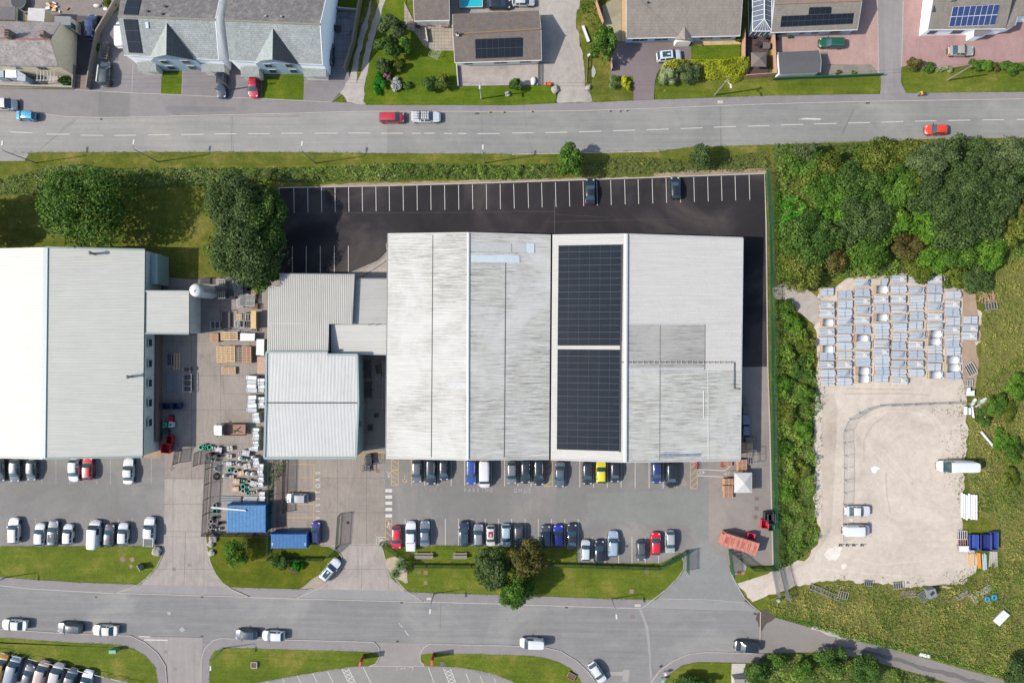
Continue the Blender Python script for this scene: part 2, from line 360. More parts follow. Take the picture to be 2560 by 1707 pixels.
# ---------------------------------------------------------------- vehicles
def prof(keys, x):
    for (x0, z0), (x1, z1) in zip(keys[:-1], keys[1:]):
        if x1 <= x <= x0: return z0+(z1-z0)*((x0-x)/(x0-x1) if x0 != x1 else 0)
    return keys[0][1] if x > keys[0][0] else keys[-1][1]
KINDS = {  # L, W, H, cowl, roof front, roof rear, rear glass bottom, tail top z, belt, bonnet z
    'hatch': (4.05, 1.76, 1.46, .24, .07, -.36, -.465, .95, .92, .92), 'small': (3.65, 1.64, 1.48, .27, .11, -.38, -.475, .95, .93, .93),
    'saloon': (4.6, 1.80, 1.43, .21, .06, -.20, -.345, 1.0, .92, .88), 'estate': (4.6, 1.82, 1.47, .23, .08, -.41, -.475, .95, .93, .90),
    'suv': (4.45, 1.86, 1.66, .26, .11, -.40, -.475, 1.05, 1.03, 1.04), 'mpv': (4.5, 1.84, 1.75, .33, .17, -.43, -.485, 1.05, 1.02, 1.0),
    'van': (4.9, 1.95, 1.95, .35, .22, -.485, -.492, 1.3, 1.1, 1.05), 'bigvan': (6.1, 2.05, 2.5, .37, .26, -.487, -.493, 1.6, 1.2, 1.15),
    'longvan': (6.6, 2.05, 2.55, .385, .28, -.487, -.493, 1.6, 1.2, 1.15), 'smallvan': (4.3, 1.75, 1.82, .32, .17, -.485, -.492, 1.25, 1.05, 1.0),
    'pickup': (5.2, 1.86, 1.75, .25, .12, -.16, -.20, 1.06, 1.05, 1.05)}
_cars = {}
def car_parts(kind):
    if kind in _cars: return _cars[kind]
    L, Wd, Ht, cw, rf, rr, rb, tz, belt, bz = KINDS[kind]; w0 = Wd/2; van = 'van' in kind
    zt = [(L/2, .60), (L/2-.10, .74), (L/2-.35, bz-.10), (cw*L+.25, bz+.03), (cw*L, bz+.08), (rf*L, Ht-.05), (rf*L-.55, Ht), (-.12*L, Ht), (rr*L, Ht-.06),
          (rb*L, tz+.06 if kind != 'saloon' else tz), (-L/2+.06, tz-.04), (-L/2, .68)]
    if kind == 'pickup': zt = zt[:6]+[(rf*L-.4, Ht), (rr*L, Ht-.04), (rb*L, 1.12), (-L/2+.05, 1.08), (-L/2, .9)]
    if van: zt = zt[:6]+[(rf*L-.5, Ht), (rr*L, Ht-.03), (rb*L, Ht-.4), (-L/2, .95)]
    fw, rw = L*.5-.82, -L*.5+.80; wr_ = .33 if not van else .36
    xs = set([L/2, L/2-.05, L/2-.14, L/2-.35, cw*L+.25, cw*L, (cw*.5+rf*.5)*L, rf*L, rf*L-.55, rr*L, (rr*.5+rb*.5)*L, rb*L, -L/2+.06, -L/2+.2, -L/2])
    bp = (rf*.42+rr*.58)*L; bp2 = (rf*.9+rr*.1)*L
    for wx in (fw, rw):
        for d in (-.42, -.36, -.22, 0, .22, .36, .42): xs.add(wx+d)
    if not van: xs |= {bp+.06, bp-.06}
    else: xs |= {rf*L-.95}
    xs |= {.2*L, 0, -.2*L, rr*L+.18}
    xs = sorted({round(x, 3) for x in xs if -L/2 <= x <= L/2}, reverse=True)
    q = [xs[0]]
    for x in xs[1:]:
        if q[-1]-x > .025: q.append(x)
    xs = q; rows = []
    for x in xs:
        u = abs(x)/(L/2); wv = w0*(1-.07*u**4-.30*u**18)
        if x > 0: wv *= 1-.05*max(0, (u-.6)/.4)**2
        top = prof(zt, x); zb = min(belt*(1-.03*u)+(.04 if x < 0 else 0), top-.02)
        if kind == 'pickup' and x < rb*L: zb = 1.0
        f = max(0, min(1, (top-zb-.1)/.38)); z0 = .2+.1*u**8
        for wx in (fw, rw):
            d = abs(x-wx)
            if d < .42: z0 = max(z0, .31+math.sqrt(max(0, .415**2-d*d))*.95)
        z1 = max(.42, z0+.03); z2 = max(.66, z1+.03); zb = max(zb, z2+.03) if top-.02 > z2+.04 else zb
        z2 = min(z2, zb-.01); z1 = min(z1, z2-.01); z0 = min(z0, z1-.01)
        wr = wv*((.90*(1-f)+.76*f) if not van else (.92*(1-f)+.86*f))
        rows.append([(wv*.93, z0), (wv, z1), (wv, z2), (wv*.965, zb), (wv*(.93 if not van else .95), zb+min(.03, (top-zb)*.3)),
                     (wr, top-(.09 if van else .06)*f-.02*(1-f)), (wr*.88, top-.012), (wr*.5, top+.012*f+.01), (0, top+.02*f+.014)])
    nj = 9; groups = {k: ([], []) for k in ('body', 'windscreen', 'rear_window', 'side_window', 'side_window2')}
    V = []
    for i, x in enumerate(xs):
        bow = [0, 0, 0, 0, 0, 0, .01, .03, .045]
        for sgn in (1, -1):
            for j in range(nj):
                y, z = rows[i][j]; xx = x + (bow[j] if x > cw*L else 0)
                V.append((xx, y*sgn, z))
    def idx(i, sgn, j): return i*2*nj+(0 if sgn > 0 else nj)+j
    for i in range(len(xs)-1):
        xm = (xs[i]+xs[i+1])/2
        for sgn in (1, -1):
            for j in range(nj-1):
                f = (idx(i, sgn, j), idx(i, sgn, j+1), idx(i+1, sgn, j+1), idx(i+1, sgn, j))
                if sgn > 0: f = f[::-1]
                g = 'body'
                if j >= 5 and rf*L < xm < cw*L: g = 'windscreen'
                elif j >= 5 and rb*L < xm < rr*L and not van: g = 'rear_window'
                elif j == 4:
                    if van:
                        if rf*L-.95 < xm < (cw*.35+rf*.65)*L: g = 'side_window'
                    elif rr*L-(.0 if kind in ('saloon', 'pickup') else -.12) < xm < (cw*.5+rf*.5)*L and abs(xm-bp) > .05: g = 'side_window'
                if g == 'side_window' and sgn < 0: g = 'side_window2'
                groups[g][1].append(f)
        groups['body'][1].append((idx(i, 1, 0), idx(i+1, 1, 0), idx(i+1, -1, 0), idx(i, -1, 0)))
    n = len(xs)-1
    for j in range(nj-1):
        groups['body'][1].append((idx(0, 1, j), idx(0, 1, j+1), idx(0, -1, j+1), idx(0, -1, j))[::-1])
        groups['body'][1].append((idx(n, 1, j), idx(n, 1, j+1), idx(n, -1, j+1), idx(n, -1, j)))
    out = {}
    for g, (_, fs) in groups.items():
        if not fs: continue
        used = sorted({k for f in fs for k in f}); mp = {k: a for a, k in enumerate(used)}
        me = bpy.data.meshes.new(g[:11] if g.startswith('side') else g)
        me.from_pydata([V[k] for k in used], [], [tuple(mp[k] for k in f) for f in fs])
        bm = bmesh.new(); bm.from_mesh(me); bmesh.ops.remove_doubles(bm, verts=bm.verts, dist=.0005); bm.to_mesh(me); bm.free()
        me.polygons.foreach_set('use_smooth', [True]*len(me.polygons)); me.materials.append(GLASS); me.update(); out[g] = me
    b = MB(); b.cyl((0, -.11, 0), (0, .11, 0), wr_, wr_, 18); o = b.build('tyre', BLACK); out['tyre'] = o.data; bpy.data.objects.remove(o)
    b = MB(); b.cyl((0, -.115, 0), (0, .115, 0), wr_*.62, wr_*.62, 12); o = b.build('rim', RIM); out['rim'] = o.data; bpy.data.objects.remove(o)
    b = MB(); b.box((0, 0, 0), (.26, .30, .13), .35); o = b.build('headlight', HEADL); out['headlight'] = o.data; bpy.data.objects.remove(o)
    b = MB(); b.box((0, 0, 0), (.12, .22, .28)); o = b.build('tail_light', TAILL); out['tail_light'] = o.data; bpy.data.objects.remove(o)
    b = MB(); b.box((0, 0, 0), (.11, .2, .13), 0); o = b.build('door_mirror', BLACK); out['mirror'] = o.data; bpy.data.objects.remove(o)
    out['_'] = (L, w0, Ht, fw, rw, wr_, cw, rf, rr, rb, bz, tz, belt); _cars[kind] = out; return out
def paint(rgb, metal=.0):
    return mk('car_paint', rgb, .28, .03, 2, metal, .5, coat=.7)
def vehicle(t, x, y, deg, kind, rgb, label, extra='', cat='car', group=None, z0=.03, name='parked_car', k=1.0):
    P = car_parts(kind); L, w0, Ht, fw, rw, wr_, cw, rf, rr, rb, bz, tz, belt = P['_']
    p = W(t, x, y, Ht*.5); o = thing(name, label, cat, (p[0], p[1], z0), math.radians(deg), group); o.scale = (k, k, 1)
    pm = paint(rgb)
    def inst(nm, me, loc=(0, 0, 0), par=None, mat=None, rz=0, sy=1):
        q = bpy.data.objects.new(nm, me); link(q, par or o); q.location = loc; q.rotation_euler = (0, 0, rz); q.scale = (1, sy, 1)
        if mat: q.material_slots[0].link = 'OBJECT'; q.material_slots[0].material = mat
        return q
    inst('body', P['body'], mat=pm); inst('windscreen', P['windscreen'])
    if 'rear_window' in P: inst('rear_window', P['rear_window'])
    inst('side_window', P['side_window']); inst('side_window', P['side_window2'])
    for wx in (fw, rw):
        for s in (1, -1):
            wh = inst('wheel', P['tyre'], (wx, s*(w0-.13), wr_)); r = inst('rim', P['rim'], (0, 0, 0), wh)
    for s in (1, -1):
        inst('headlight', P['headlight'], (L/2-.30, s*w0*.66, min(bz-.16, .78)), rz=0 if s > 0 else 0, sy=s)
        inst('tail_light', P['tail_light'], (-L/2+.13, s*w0*.74, tz-.16 if 'van' not in kind else 1.05))
        inst('door_mirror', P['mirror'], (cw*L-.3, s*(w0+.06), belt+.04), mat=pm if 'm' in extra else None)
    if 'r' in extra or kind in ('estate', 'mpv'):
        for s in (1, -1):
            b = MB(); b.tube([(rf*L-.25, s*w0*.68, Ht-.02), (rf*L-.35, s*w0*.68, Ht+.04), (rr*L+.3, s*w0*.68, Ht+.02), (rr*L+.2, s*w0*.68, Ht-.05)], .02, 5)
            b.build('roof_rail', GREYM if 'k' not in extra else BLACK, o)
    if 's' in extra or 'R' in extra:
        b = MB(); a = rf*L-.35; c = rr*L+.45; b.slab3([(a, w0*.52, Ht+.028), (c, w0*.52, Ht+.022), (c, -w0*.52, Ht+.022), (a, -w0*.52, Ht+.028)], .04)
        b.build('sunroof', GLASS if 's' in extra else paint((150, 30, 40)), o, label=None if 's' in extra else 'dark red roof panel')
    if 'p' in extra:                                   # ribs along a van roof
        for i in range(5):
            b = MB() if i == 0 else b; yy = (-.5+i*.25)*w0*1.1
            b.box(((rf+rr)/2*L-.1, yy, Ht+.005), ((rf-rr)*L*.82, .05, .03))
        b.build('roof_ribs', pm, o)
    if 'b' in extra:                                   # cargo bed with dark cover
        c = (rb*L-.12, -L/2+.12); b = MB(); b.box(((c[0]+c[1])/2, 0, 1.115), (c[0]-c[1], w0*1.72, .05)); b.build('bed_cover', mk('bed_cover', (95, 98, 102), .7), o)
        b = MB()
        for s in (1, -1): b.box(((c[0]+c[1])/2, s*w0*.90, 1.12), (c[0]-c[1]+.1, .09, .08))
        b.build('bed_rail', pm, o)
    if 'w' in extra:                                   # cargo bed with white hard cover
        c = (rb*L-.08, -L/2+.08); b = MB(); b.box(((c[0]+c[1])/2, 0, 1.2), (c[0]-c[1], w0*1.74, .22)); b.box(((c[0]+c[1])/2, 0, 1.33), (c[0]-c[1]-.3, w0*1.4, .05)); b.build('bed_cover', pm, o)
    if 'f' in extra:                                   # roof rack with bars
        b = MB()
        for i in range(8): b.box((rf*L-.3-i*(rf*L+L*.42)/8, 0, Ht+.2), (.05, w0*1.5, .05))
        for s in (-1, -.35, .35, 1): b.box((-.12*L, s*w0*.72, Ht+.24), (L*.6, .05, .05))
        for i in range(3): b.cyl((rf*L-.5-i*1.1, w0*.7, Ht-.05), (rf*L-.5-i*1.1, w0*.7, Ht+.2), .03, n=5); b.cyl((rf*L-.5-i*1.1, -w0*.7, Ht-.3), (rf*L-.5-i*1.1, -w0*.7, Ht+.2), .03, n=5)
        b.build('roof_rack', DARK, o)
    return o
# ---------------------------------------------------------------- planes in space seen through a pixel
class Plane:
    def __init__(s, a, b, c): s.p = Vector(a); s.n = (Vector(b)-s.p).cross(Vector(c)-s.p).normalized()
    def at(s, t, x, y, lift=0.0):
        g = Vector(W(t, x, y, 0)); o = Vector((0, 0, H)); d = g-o
        k = s.n.dot(s.p+Vector((0, 0, lift))-o)/s.n.dot(d); return tuple(o+d*k)
def on(pl, t, pts, lift, th, mat, name, parent):
    b = MB(); b.slab3([pl.at(t, x, y, lift) for x, y in pts], th); return b.build(name, mat, parent, True)
def wall_box(fp, z1, z0=-.1):  # footprint wall prism
    b = MB(); b.prism(fp, z0, z1); return b
def lerp3(a, b, t): return tuple(a[i]+(b[i]-a[i])*t for i in range(3))
def gable(name, label, cat, A0, A1, R0, R1, B0, B1, za, zr, zb, roofm, wallm, ov=.25, group=None, cap=None, th=.12, barge=None, uo=None):
    """A0,A1 eave ends; R0,R1 ridge ends; B0,B1 other eave ends - each (tile,x,y)"""
    a0, a1 = W(*A0, za), W(*A1, za); r0, r1 = W(*R0, zr), W(*R1, zr); b0, b1 = W(*B0, zb), W(*B1, zb)
    c = [(a0[i]+a1[i]+b0[i]+b1[i])/4 for i in range(2)]; o = thing(name, label, cat, (c[0], c[1], 0), 0, group)
    b = MB(); b.slab3([a0, a1, r1, r0], th); b.slab3([r0, r1, b1, b0], th); b.build('roof', roofm, o, True)
    def inset(e0, e1, u): return lerp3(e0, e1, u), lerp3(e1, e0, u)
    Lr = (Vector(r1)-Vector(r0)).length; u = (uo if uo is not None else ov)/Lr
    A, A_ = inset(a0, a1, u); R, R_ = inset(r0, r1, u); B, B_ = inset(b0, b1, u)
    wa = ov/max(.5, (Vector(r0)-Vector(a0)).length); wb = ov/max(.5, (Vector(r0)-Vector(b0)).length)
    A, A_ = lerp3(A, R, wa), lerp3(A_, R_, wa); B, B_ = lerp3(B, R, wb), lerp3(B_, R_, wb)
    vs = [(p[0], p[1], p[2]-th-.02) for p in (A, R, B, B_, R_, A_)]; gs = [(p[0], p[1], -.1) for p in (A, B, B_, A_)]
    b = MB(); b.add(vs+gs, [(0, 1, 2, 7, 6), (5, 9, 8, 3, 4), (0, 6, 9, 5), (2, 3, 8, 7), (0, 5, 4, 1), (1, 4, 3, 2), (6, 7, 8, 9)])
    b.build('wall', wallm, o, True)
    if cap:
        b = MB(); b.tube([(r0[0], r0[1], r0[2]+.01), (r1[0], r1[1], r1[2]+.01)], .13, 8); b.build('ridge_cap', cap, o, True)
    if barge:
        for e in ((a0, r0), (r0, b0), (a1, r1), (r1, b1)):
            b = MB(); p, q = Vector(e[0]), Vector(e[1]); b.cyl(p-Vector((0, 0, .08)), q-Vector((0, 0, .08)), .09, n=4); b.build('bargeboard', barge, o, True)
    o_ = dict(o=o, A=Plane(a0, a1, r0), B=Plane(b0, b1, r0), pts=(a0, a1, r0, r1, b0, b1)); return o_
def gutter(parent, p, q, mat, r=.07):
    b = MB(); b.cyl(p, q, r, n=6); return b.build('gutter', mat, parent, True)
def window_on(parent, p, q, z0, z1, u0, u1, off=.03, mat=None, frame=WHITE):
    """window on the vertical wall running p->q (world xy), outward normal to its right"""
    P, Q = Vector(p[:2]), Vector(q[:2]); d = Q-P; l = d.length; d.normalize(); nn = Vector((d.y, -d.x))
    a = P+d*(u0*l); c = P+d*(u1*l); ang = math.atan2(d.y, d.x); m = (a+c)/2+nn*off; wd = (c-a).length
    b = MB(); px, py = parent.location[:2]
    b.box((m.x, m.y, (z0+z1)/2), (wd+.14, .07, z1-z0+.14), ang); f = b.build('window', frame, parent, True)
    b = MB(); m2 = m+nn*.03
    for s in (-.25, .25):
        k = m2+d*(s*wd); b.box((k.x-px, k.y-py, (z0+z1)/2), (wd*.46, .06, z1-z0-.04), ang)
    b.build('pane', mat or GLASS, f)
    return f
def solar(parent, pl, t, q, nu, nv, gap=.022, mat=None, frame=None, name='solar_array', lift=.14):
    """q: 4 corners (px) u-run q0->q1 ; v-run q0->q3"""
    c = [Vector(pl.at(t if len(p) == 2 else p[0], *(p if len(p) == 2 else p[1:]), lift)) for p in q]
    b = MB()
    def pt(u, v): return (c[0]*(1-u)+c[1]*u)*(1-v)+(c[3]*(1-u)+c[2]*u)*v
    gu = gap/max(.1, (c[1]-c[0]).length); gv = gap/max(.1, (c[3]-c[0]).length)
    for i in range(nu):
        for j in range(nv):
            b.slab3([tuple(pt(u, v)) for u, v in ((i/nu+gu, j/nv+gv), ((i+1)/nu-gu, j/nv+gv), ((i+1)/nu-gu, (j+1)/nv-gv), (i/nu+gu, (j+1)/nv-gv))], .04)
    a = b.build(name, mat or SOLAR, parent, True)
    b = MB(); b.slab3([tuple(pt(u, v)-Vector((0, 0, .03))) for u, v in ((0, 0), (1, 0), (1, 1), (0, 1))], .04)
    b2 = b.build('mounting_frame', frame or mk('panel_frame', (104, 110, 114), .5, .1), a); off = parent.location
    for v in b2.data.vertices: v.co.x -= off[0]; v.co.y -= off[1]
    return a
def _solar():
    g = G('solar_cell'); c = C(30, 36, 44)
    b = g.n('ShaderNodeTexBrick', offset=0.0); b.inputs['Scale'].default_value = 1; b.inputs['Brick Width'].default_value = .17; b.inputs['Row Height'].default_value = .17; b.inputs['Mortar Size'].default_value = .008
    b.inputs['Color1'].default_value = (*c, 1); b.inputs['Color2'].default_value = (*mul(c, 1.15), 1); b.inputs['Mortar'].default_value = (*mul(c, 1.5), 1); g.l(g.co, b.inputs['Vector'])
    x = g.mix(.6, b.outputs['Color'], g.ramp(g.noise(.4, 4), [(.3, .7), (.7, 1.3)]), 'MULTIPLY'); return g.done(x, .3, spec=.25)
SOLAR = _solar()
def palisade(label, pts, h=2.2, mat=None, cat='fence', group=None, name='palisade_fence', pitch=.17, post=2.75, pw=.07, gate=False):
    mat = mat or STEEL_G; o = thing(name, label, cat, (pts[0][0], pts[0][1], 0), 0, group)
    b = MB(); r1 = MB(); r2 = MB(); posts = []
    for a, c in zip(pts[:-1], pts[1:]):
        A, B = Vector(a[:2]), Vector(c[:2]); d = B-A; l = d.length
        if l < .05: continue
        d.normalize(); ang = math.atan2(d.y, d.x); n = max(1, int(l/pitch)); nn = Vector((-d.y, d.x))
        for i in range(n):
            p = A+d*((i+.5)*l/n); b.box((p.x, p.y, h/2+.08), (pw, .025, h-.1), ang)
        m = (A+B)/2+nn*.04
        r1.box((m.x, m.y, h*.85), (l, .045, .07), ang); r2.box((m.x, m.y, .35), (l, .045, .07), ang)
        k = max(1, round(l/post))
        for i in range(k): posts.append(A+d*(i*l/k)+nn*.1)
    posts.append(Vector(pts[-1][:2]))
    b.build('pale', mat, o, True).name = 'pales'; r1.build('rail', mat, o, True); r2.build('rail', mat, o, True)
    for p in posts[:100]:
        q = MB(); q.box((p.x, p.y, h/2), (.1, .1, h)); q.build('post', mat, o, True)
    return o
def solid_fence(label, pts, h, mat, th=.06, cat='fence', name='garden_fence', post=2.4, cap=None):
    o = thing(name, label, cat, (pts[0][0], pts[0][1], 0)); b = MB(); b.strip(pts, th, 0, h); b.build('panel' if cat == 'fence' else 'masonry', mat, o, True)
    c = MB(); c.strip(pts, th+.08, h, h+.05); c.build('capping', cap or mat, o, True); return o
# ---------------------------------------------------------------- the setting: ground, roads, lots
def ragged(poly, amp=.35):
    o = []; n = len(poly)
    for i in range(n):
        a, c = poly[i], poly[(i+1) % n]; l = math.dist(a[:2], c[:2]); k = max(1, int(l/.6))
        for j in range(k):
            f = j/k; x = a[0]+(c[0]-a[0])*f; y = a[1]+(c[1]-a[1])*f; v = noise.noise_vector(Vector((x*.7, y*.7, 1)))+noise.noise_vector(Vector((x*2, y*2, 5)))*.5
            o.append((x+v.x*amp, y+v.y*amp))
    return o
RAG = ('gravel_yard', 'gravel_patch', 'bare_soil', 'wheel_track', 'bare_strip', 'track', 'gravel_lane', 'lane_grass_strip', 'chalk_patch', 'road_stain', 'lane_wear', 'gravel_margin', 'path_strip', 'rear_yard', 'rock_bed')
def surf(name, poly, z, mat, depth=.3, kind='structure'):
    if name in RAG: poly = ragged(poly, .55 if name == 'gravel_yard' else .3)
    b = MB(); b.prism(poly, z-depth, z); return tag(b.build(name, mat), kind=kind)
GR = grass_mat('grass', (86, 104, 28), (106, 120, 36), (142, 136, 64)); GR2 = grass_mat('lawn', (80, 106, 20), (98, 120, 26), (126, 130, 42), .2)
GR3 = grass_mat('rough_grass', (84, 98, 30), (110, 116, 42), (148, 136, 72), .22, 3)
M_LAWNDARK = grass_mat('lawn_dark', (76, 94, 16), (102, 110, 26), (134, 122, 44), .2)
RD = asphalt_mat('road_asphalt', (165, 162, 158), .05, (168, 164, 158), 1); RD2 = asphalt_mat('road_resurfaced', (150, 150, 145), .05, (158, 156, 150), 1)
PV = asphalt_mat('footway', (150, 145, 144), .07); DRV = asphalt_mat('drive_asphalt', (146, 141, 142), .06)
TARM = asphalt_mat('fresh_tarmac', (56, 52, 55), .26, (74, 68, 66)); LOT = asphalt_mat('lot_asphalt', (140, 137, 134), .08, (150, 146, 140))
LOTP = asphalt_mat('yard_asphalt', (150, 142, 136), .08, (158, 148, 140)); RDB = asphalt_mat('estate_road', (146, 145, 143), .06, (156, 154, 150), 1)
YC = conc_mat('yard_concrete', (166, 155, 145), 5.2, 6.1); YC2 = conc_mat('drive_concrete', (178, 168, 160), 5.5, 5.8)
GV = gravel_mat('pale_gravel', (216, 203, 188), .86, (158, 148, 116)); GVY = gravel_mat('stone_chippings', (188, 178, 168)); GVT = gravel_mat('gravel_lane', (192, 184, 176))
BRK = tile_mat('block_paving', (192, 158, 148), .2, .1, .85, .06); SOIL = gravel_mat('bare_soil', (175, 155, 130), .7, (96, 100, 50))
KERB = mk('kerb_stone', (186, 180, 170), .9, .15, 3); WL = mk('line_paint', (214, 210, 202), .8, .1, 5); YL = mk('yellow_line', (216, 178, 100), .8, .12, 5)
def _faded(name, rgb, ground, lo=.42, hi=.55):
    g = G(name); return g.done(g.mix(g.ramp(g.noise(5, 6, .8), [(lo, 0.0), (hi, 1.0)]), C(*rgb), C(*ground)), .9)
FADE = _faded('faded_paint', (200, 196, 190), (142, 138, 134)); FADE2 = _faded('worn_paint', (178, 172, 168), (141, 137, 133), .34, .5); FADER = _faded('worn_road_paint', (225, 222, 215), (150, 150, 147), .5, .62)
surf('ground', [(-260, -220), (260, -220), (260, 220), (-260, 220)], 0, GR3, 1.0)
def X(px): return (px-1280)/PX
# --- top road
top = [('00', [(-1800, 1010), (0, 1000), (330, 1040), (620, 1075), (920, 1083), (1200, 1080), (1870, 1063), (2350, 1052)]), ('10', [(400, 1042), (720, 1032), (1000, 1026), (2350, 1028)]),
       ('20', [(650, 1020), (900, 1012), (1300, 1000), (1900, 975), (2350, 958)]), ('30', [(700, 940), (1200, 930), (2350, 912), (4200, 890)])]
bot = [('00', [(-1800, 1410), (100, 1405), (800, 1398), (2350, 1395)]), ('10', [(1200, 1408), (2350, 1415)]), ('20', [(650, 1405), (1350, 1390), (1650, 1350), (2350, 1330)]), ('30', [(900, 1300), (1450, 1280), (2350, 1265), (4200, 1235)])]
TOPK = MW(*top); BOTK = MW(*bot)
surf('road', TOPK+BOTK[::-1], .02, RD)
xs = W('10', 1206, 0)[0]
def cut(line, x0): 
    o = []
    for a, c in zip(line[:-1], line[1:]):
        if a[0] <= x0 < c[0]: f = (x0-a[0])/(c[0]-a[0]); o.append((x0, a[1]+f*(c[1]-a[1]), 0))
        if c[0] > x0: o.append(c)
    return o
surf('road_resurfaced', [(x, y-.02 if i < len(cut(TOPK, xs)) else y+.02, z) for i, (x, y, z) in enumerate(cut(TOPK, xs)+cut(BOTK, xs)[::-1])], .026, RD2)
surf('road_spur', WP('00', [(-900, 1400), (240, 1402), (262, 1420), (225, 1478), (-900, 1490)]), .018, RD)
ptop = MW(('00', [(-1800, 815), (0, 815), (690, 826), (1210, 856), (1480, 867), (2130, 897), (2350, 906)]), ('10', [(430, 928), (690, 940), (850, 948), (1000, 967), (2350, 970)]), ('20', [(415, 952), (740, 944), (1115, 926), (1300, 919), (2350, 882)]), ('30', [(850, 868), (1030, 868), (1260, 857), (2350, 847), (4200, 825)]))
surf('pavement', ptop+[(x, y, z) for x, y, z in TOPK[::-1]], .10, PV)
def kerb(pts, z=.125, w=.14, nm='kerb'):
    b = MB(); b.strip(pts, w, 0, z); return tag(b.build(nm, KERB), kind='structure')
kerb(TOPK[1:-1]); kerb([(x, y-.02, z) for x, y, z in MW(('20', [(0, 1419), (650, 1406), (1350, 1391)]))])
surf('pavement_patch', WP('00', [(910, 850), (1195, 860), (1195, 1078), (905, 1078)]), .104, asphalt_mat('patch', (138, 136, 134), .05))
surf('pavement_patch', WP('00', [(1522, 985), (1640, 975), (2165, 990), (2165, 1028), (1730, 1032), (1640, 1060), (1522, 1035)]), .104, asphalt_mat('patch2', (140, 137, 138), .05))
# raised verges and gardens north of the road sit above the base ground
V = [('10', [(1180, -400), (1120, 260), (1045, 560), (1000, 800), (988, 930), (1012, 965), (2350, 968)], ), ('20', [(400, 950), (412, 790), (300, 780), (0, 790)]), ('10', [(1860, 800), (1845, 600), (1810, 280), (1380, 280), (1380, -400)])]
surf('garden_lawn', MW(*V), .11, GR2)
surf('grass_verge', WP('20', [(668, 800), (700, 880), (740, 942), (1115, 924), (1112, 700), (990, 690), (900, 650), (910, 420), (1000, 385), (960, -400), (650, -400), (600, 80), (582, 200), (640, 480)]), .11, GR3)
surf('grass_verge', MW(('20', [(1308, 917), (2350, 880)]), ('30', [(850, 866), (1010, 860), (1036, 820), (1034, 700), (30, 748)]), ('20', [(2350, 740), (2120, 700), (1340, 690), (1315, 760)])), .11, GR)
surf('grass_verge', MW(('30', [(1262, 855), (1220, 780), (1215, 640), (1290, 590), (1700, 640), (2350, 560), (4200, 540), (4200, 822), (2350, 845)])), .11, GR)
surf('lawn', WP('20', [(1625, 425), (2095, 408), (2095, 560), (1650, 560)]), .12, GR2)
surf('driveway', MW(('00', [(690, 500), (1080, 100), (2350, 300)]), ('10', [(860, 640), (850, 690), (838, 760), (780, 850), (690, 937), (430, 926)]), ('00', [(2350, 904), (1480, 866), (1210, 855), (690, 824)])), .112, DRV)
surf('lawn', WP('00', [(1490, 600), (1682, 600), (1672, 870), (1480, 864)]), .122, GR2); surf('lawn', WP('10', [(65, 640), (445, 640), (436, 922), (55, 905)]), .122, GR2)
for t, a, b_ in (('00', (1225, 600), (1213, 852)), ('00', (2135, 650), (2130, 895)), ('00', (1680, 640), (1672, 868))):
    kerb([W(t, *a), W(t, *b_)], .125, .09, 'drive_edging')
kerb(MW(('00', [(690, 826), (1210, 857), (1480, 868), (2130, 898), (2350, 907)]), ('10', [(430, 929), (688, 941), (780, 870), (838, 780), (855, 690)])), .13, .1, 'drive_edging')
surf('alley', WP('00', [(715, 150), (1000, 150), (900, 420), (835, 830), (690, 826), (700, 600)]), .118, asphalt_mat('alley', (104, 98, 92), .15))
surf('alley_track', WP('00', [(700, 690), (840, 690), (825, 832), (695, 826)]), .121, gravel_mat('alley_gravel', (158, 140, 130), .8, (110, 105, 70)))
surf('rear_yard', WP('00', [(-800, -400), (1110, -400), (1110, 20), (990, 180), (715, 170), (715, 210), (-800, 190)]), .115, gravel_mat('rear_yard', (150, 140, 134)))
surf('front_yard', WP('00', [(-800, 600), (700, 600), (690, 815), (-800, 800)]), .116, GVY)
surf('gravel_lane', WP('10', [(1100, -500), (1225, -500), (1195, 0), (1110, 260), (1042, 560), (995, 800), (988, 930), (1012, 965), (850, 948), (780, 850), (850, 740), (870, 650), (960, 300), (1060, 0)]), .125, GVT)
surf('lane_grass_strip', WP('10', [(1120, -300), (1150, -300), (1130, 20), (1035, 330), (985, 560), (930, 780), (925, 700), (960, 500), (1025, 260)]), .131, GR3)
surf('patio', WP('10', [(600, 110), (960, 110), (905, 420), (830, 668), (600, 665)]), .13, conc_mat('patio', (150, 152, 155), 1.2, 1.2))
surf('lawn', WP('10', [(735, -400), (1010, -400), (960, 88), (738, 88)]), .132, GR2)
surf('gravel_court', MW(('10', [(1848, 600), (2350, 595)]), ('20', [(418, 575), (425, 782), (0, 786)]), ('10', [(1855, 795)])), .13, gravel_mat('court', (186, 176, 168)))
surf('terrace', WP('10', [(1360, 20), (1450, 200), (1830, 240), (1830, 470), (1640, 470), (1545, 430), (1450, 290), (1360, 270)]), .13, conc_mat('terrace', (178, 166, 150), .6, .6))
surf('yard', MW(('10', [(1700, -500), (1780, 250), (2350, 200)]), ('20', [(260, 130), (620, 90), (640, -500)])), .128, conc_mat('rear_conc', (172, 164, 156), 4, 4))
surf('track', WP('20', [(262, -400), (645, -400), (625, 60), (590, 110), (583, 200), (630, 430), (668, 640), (672, 790), (740, 943), (415, 951), (428, 790), (405, 580), (262, 585)]), .135, gravel_mat('track', (186, 178, 168), .82))
surf('driveway', WP('20', [(905, 400), (1050, 385), (1490, 385), (1640, 430), (1646, 545), (1400, 575), (1330, 680), (1310, 760), (1300, 918), (1116, 924), (1112, 700), (905, 700)]), .134, asphalt_mat('brown_drive', (136, 124, 124), .06))
surf('paved_path', WP('20', [(1680, 372), (2098, 366), (2098, 412), (1640, 424)]), .138, tile_mat('buff_slabs', (212, 182, 135), .5, .5, .75, .05))
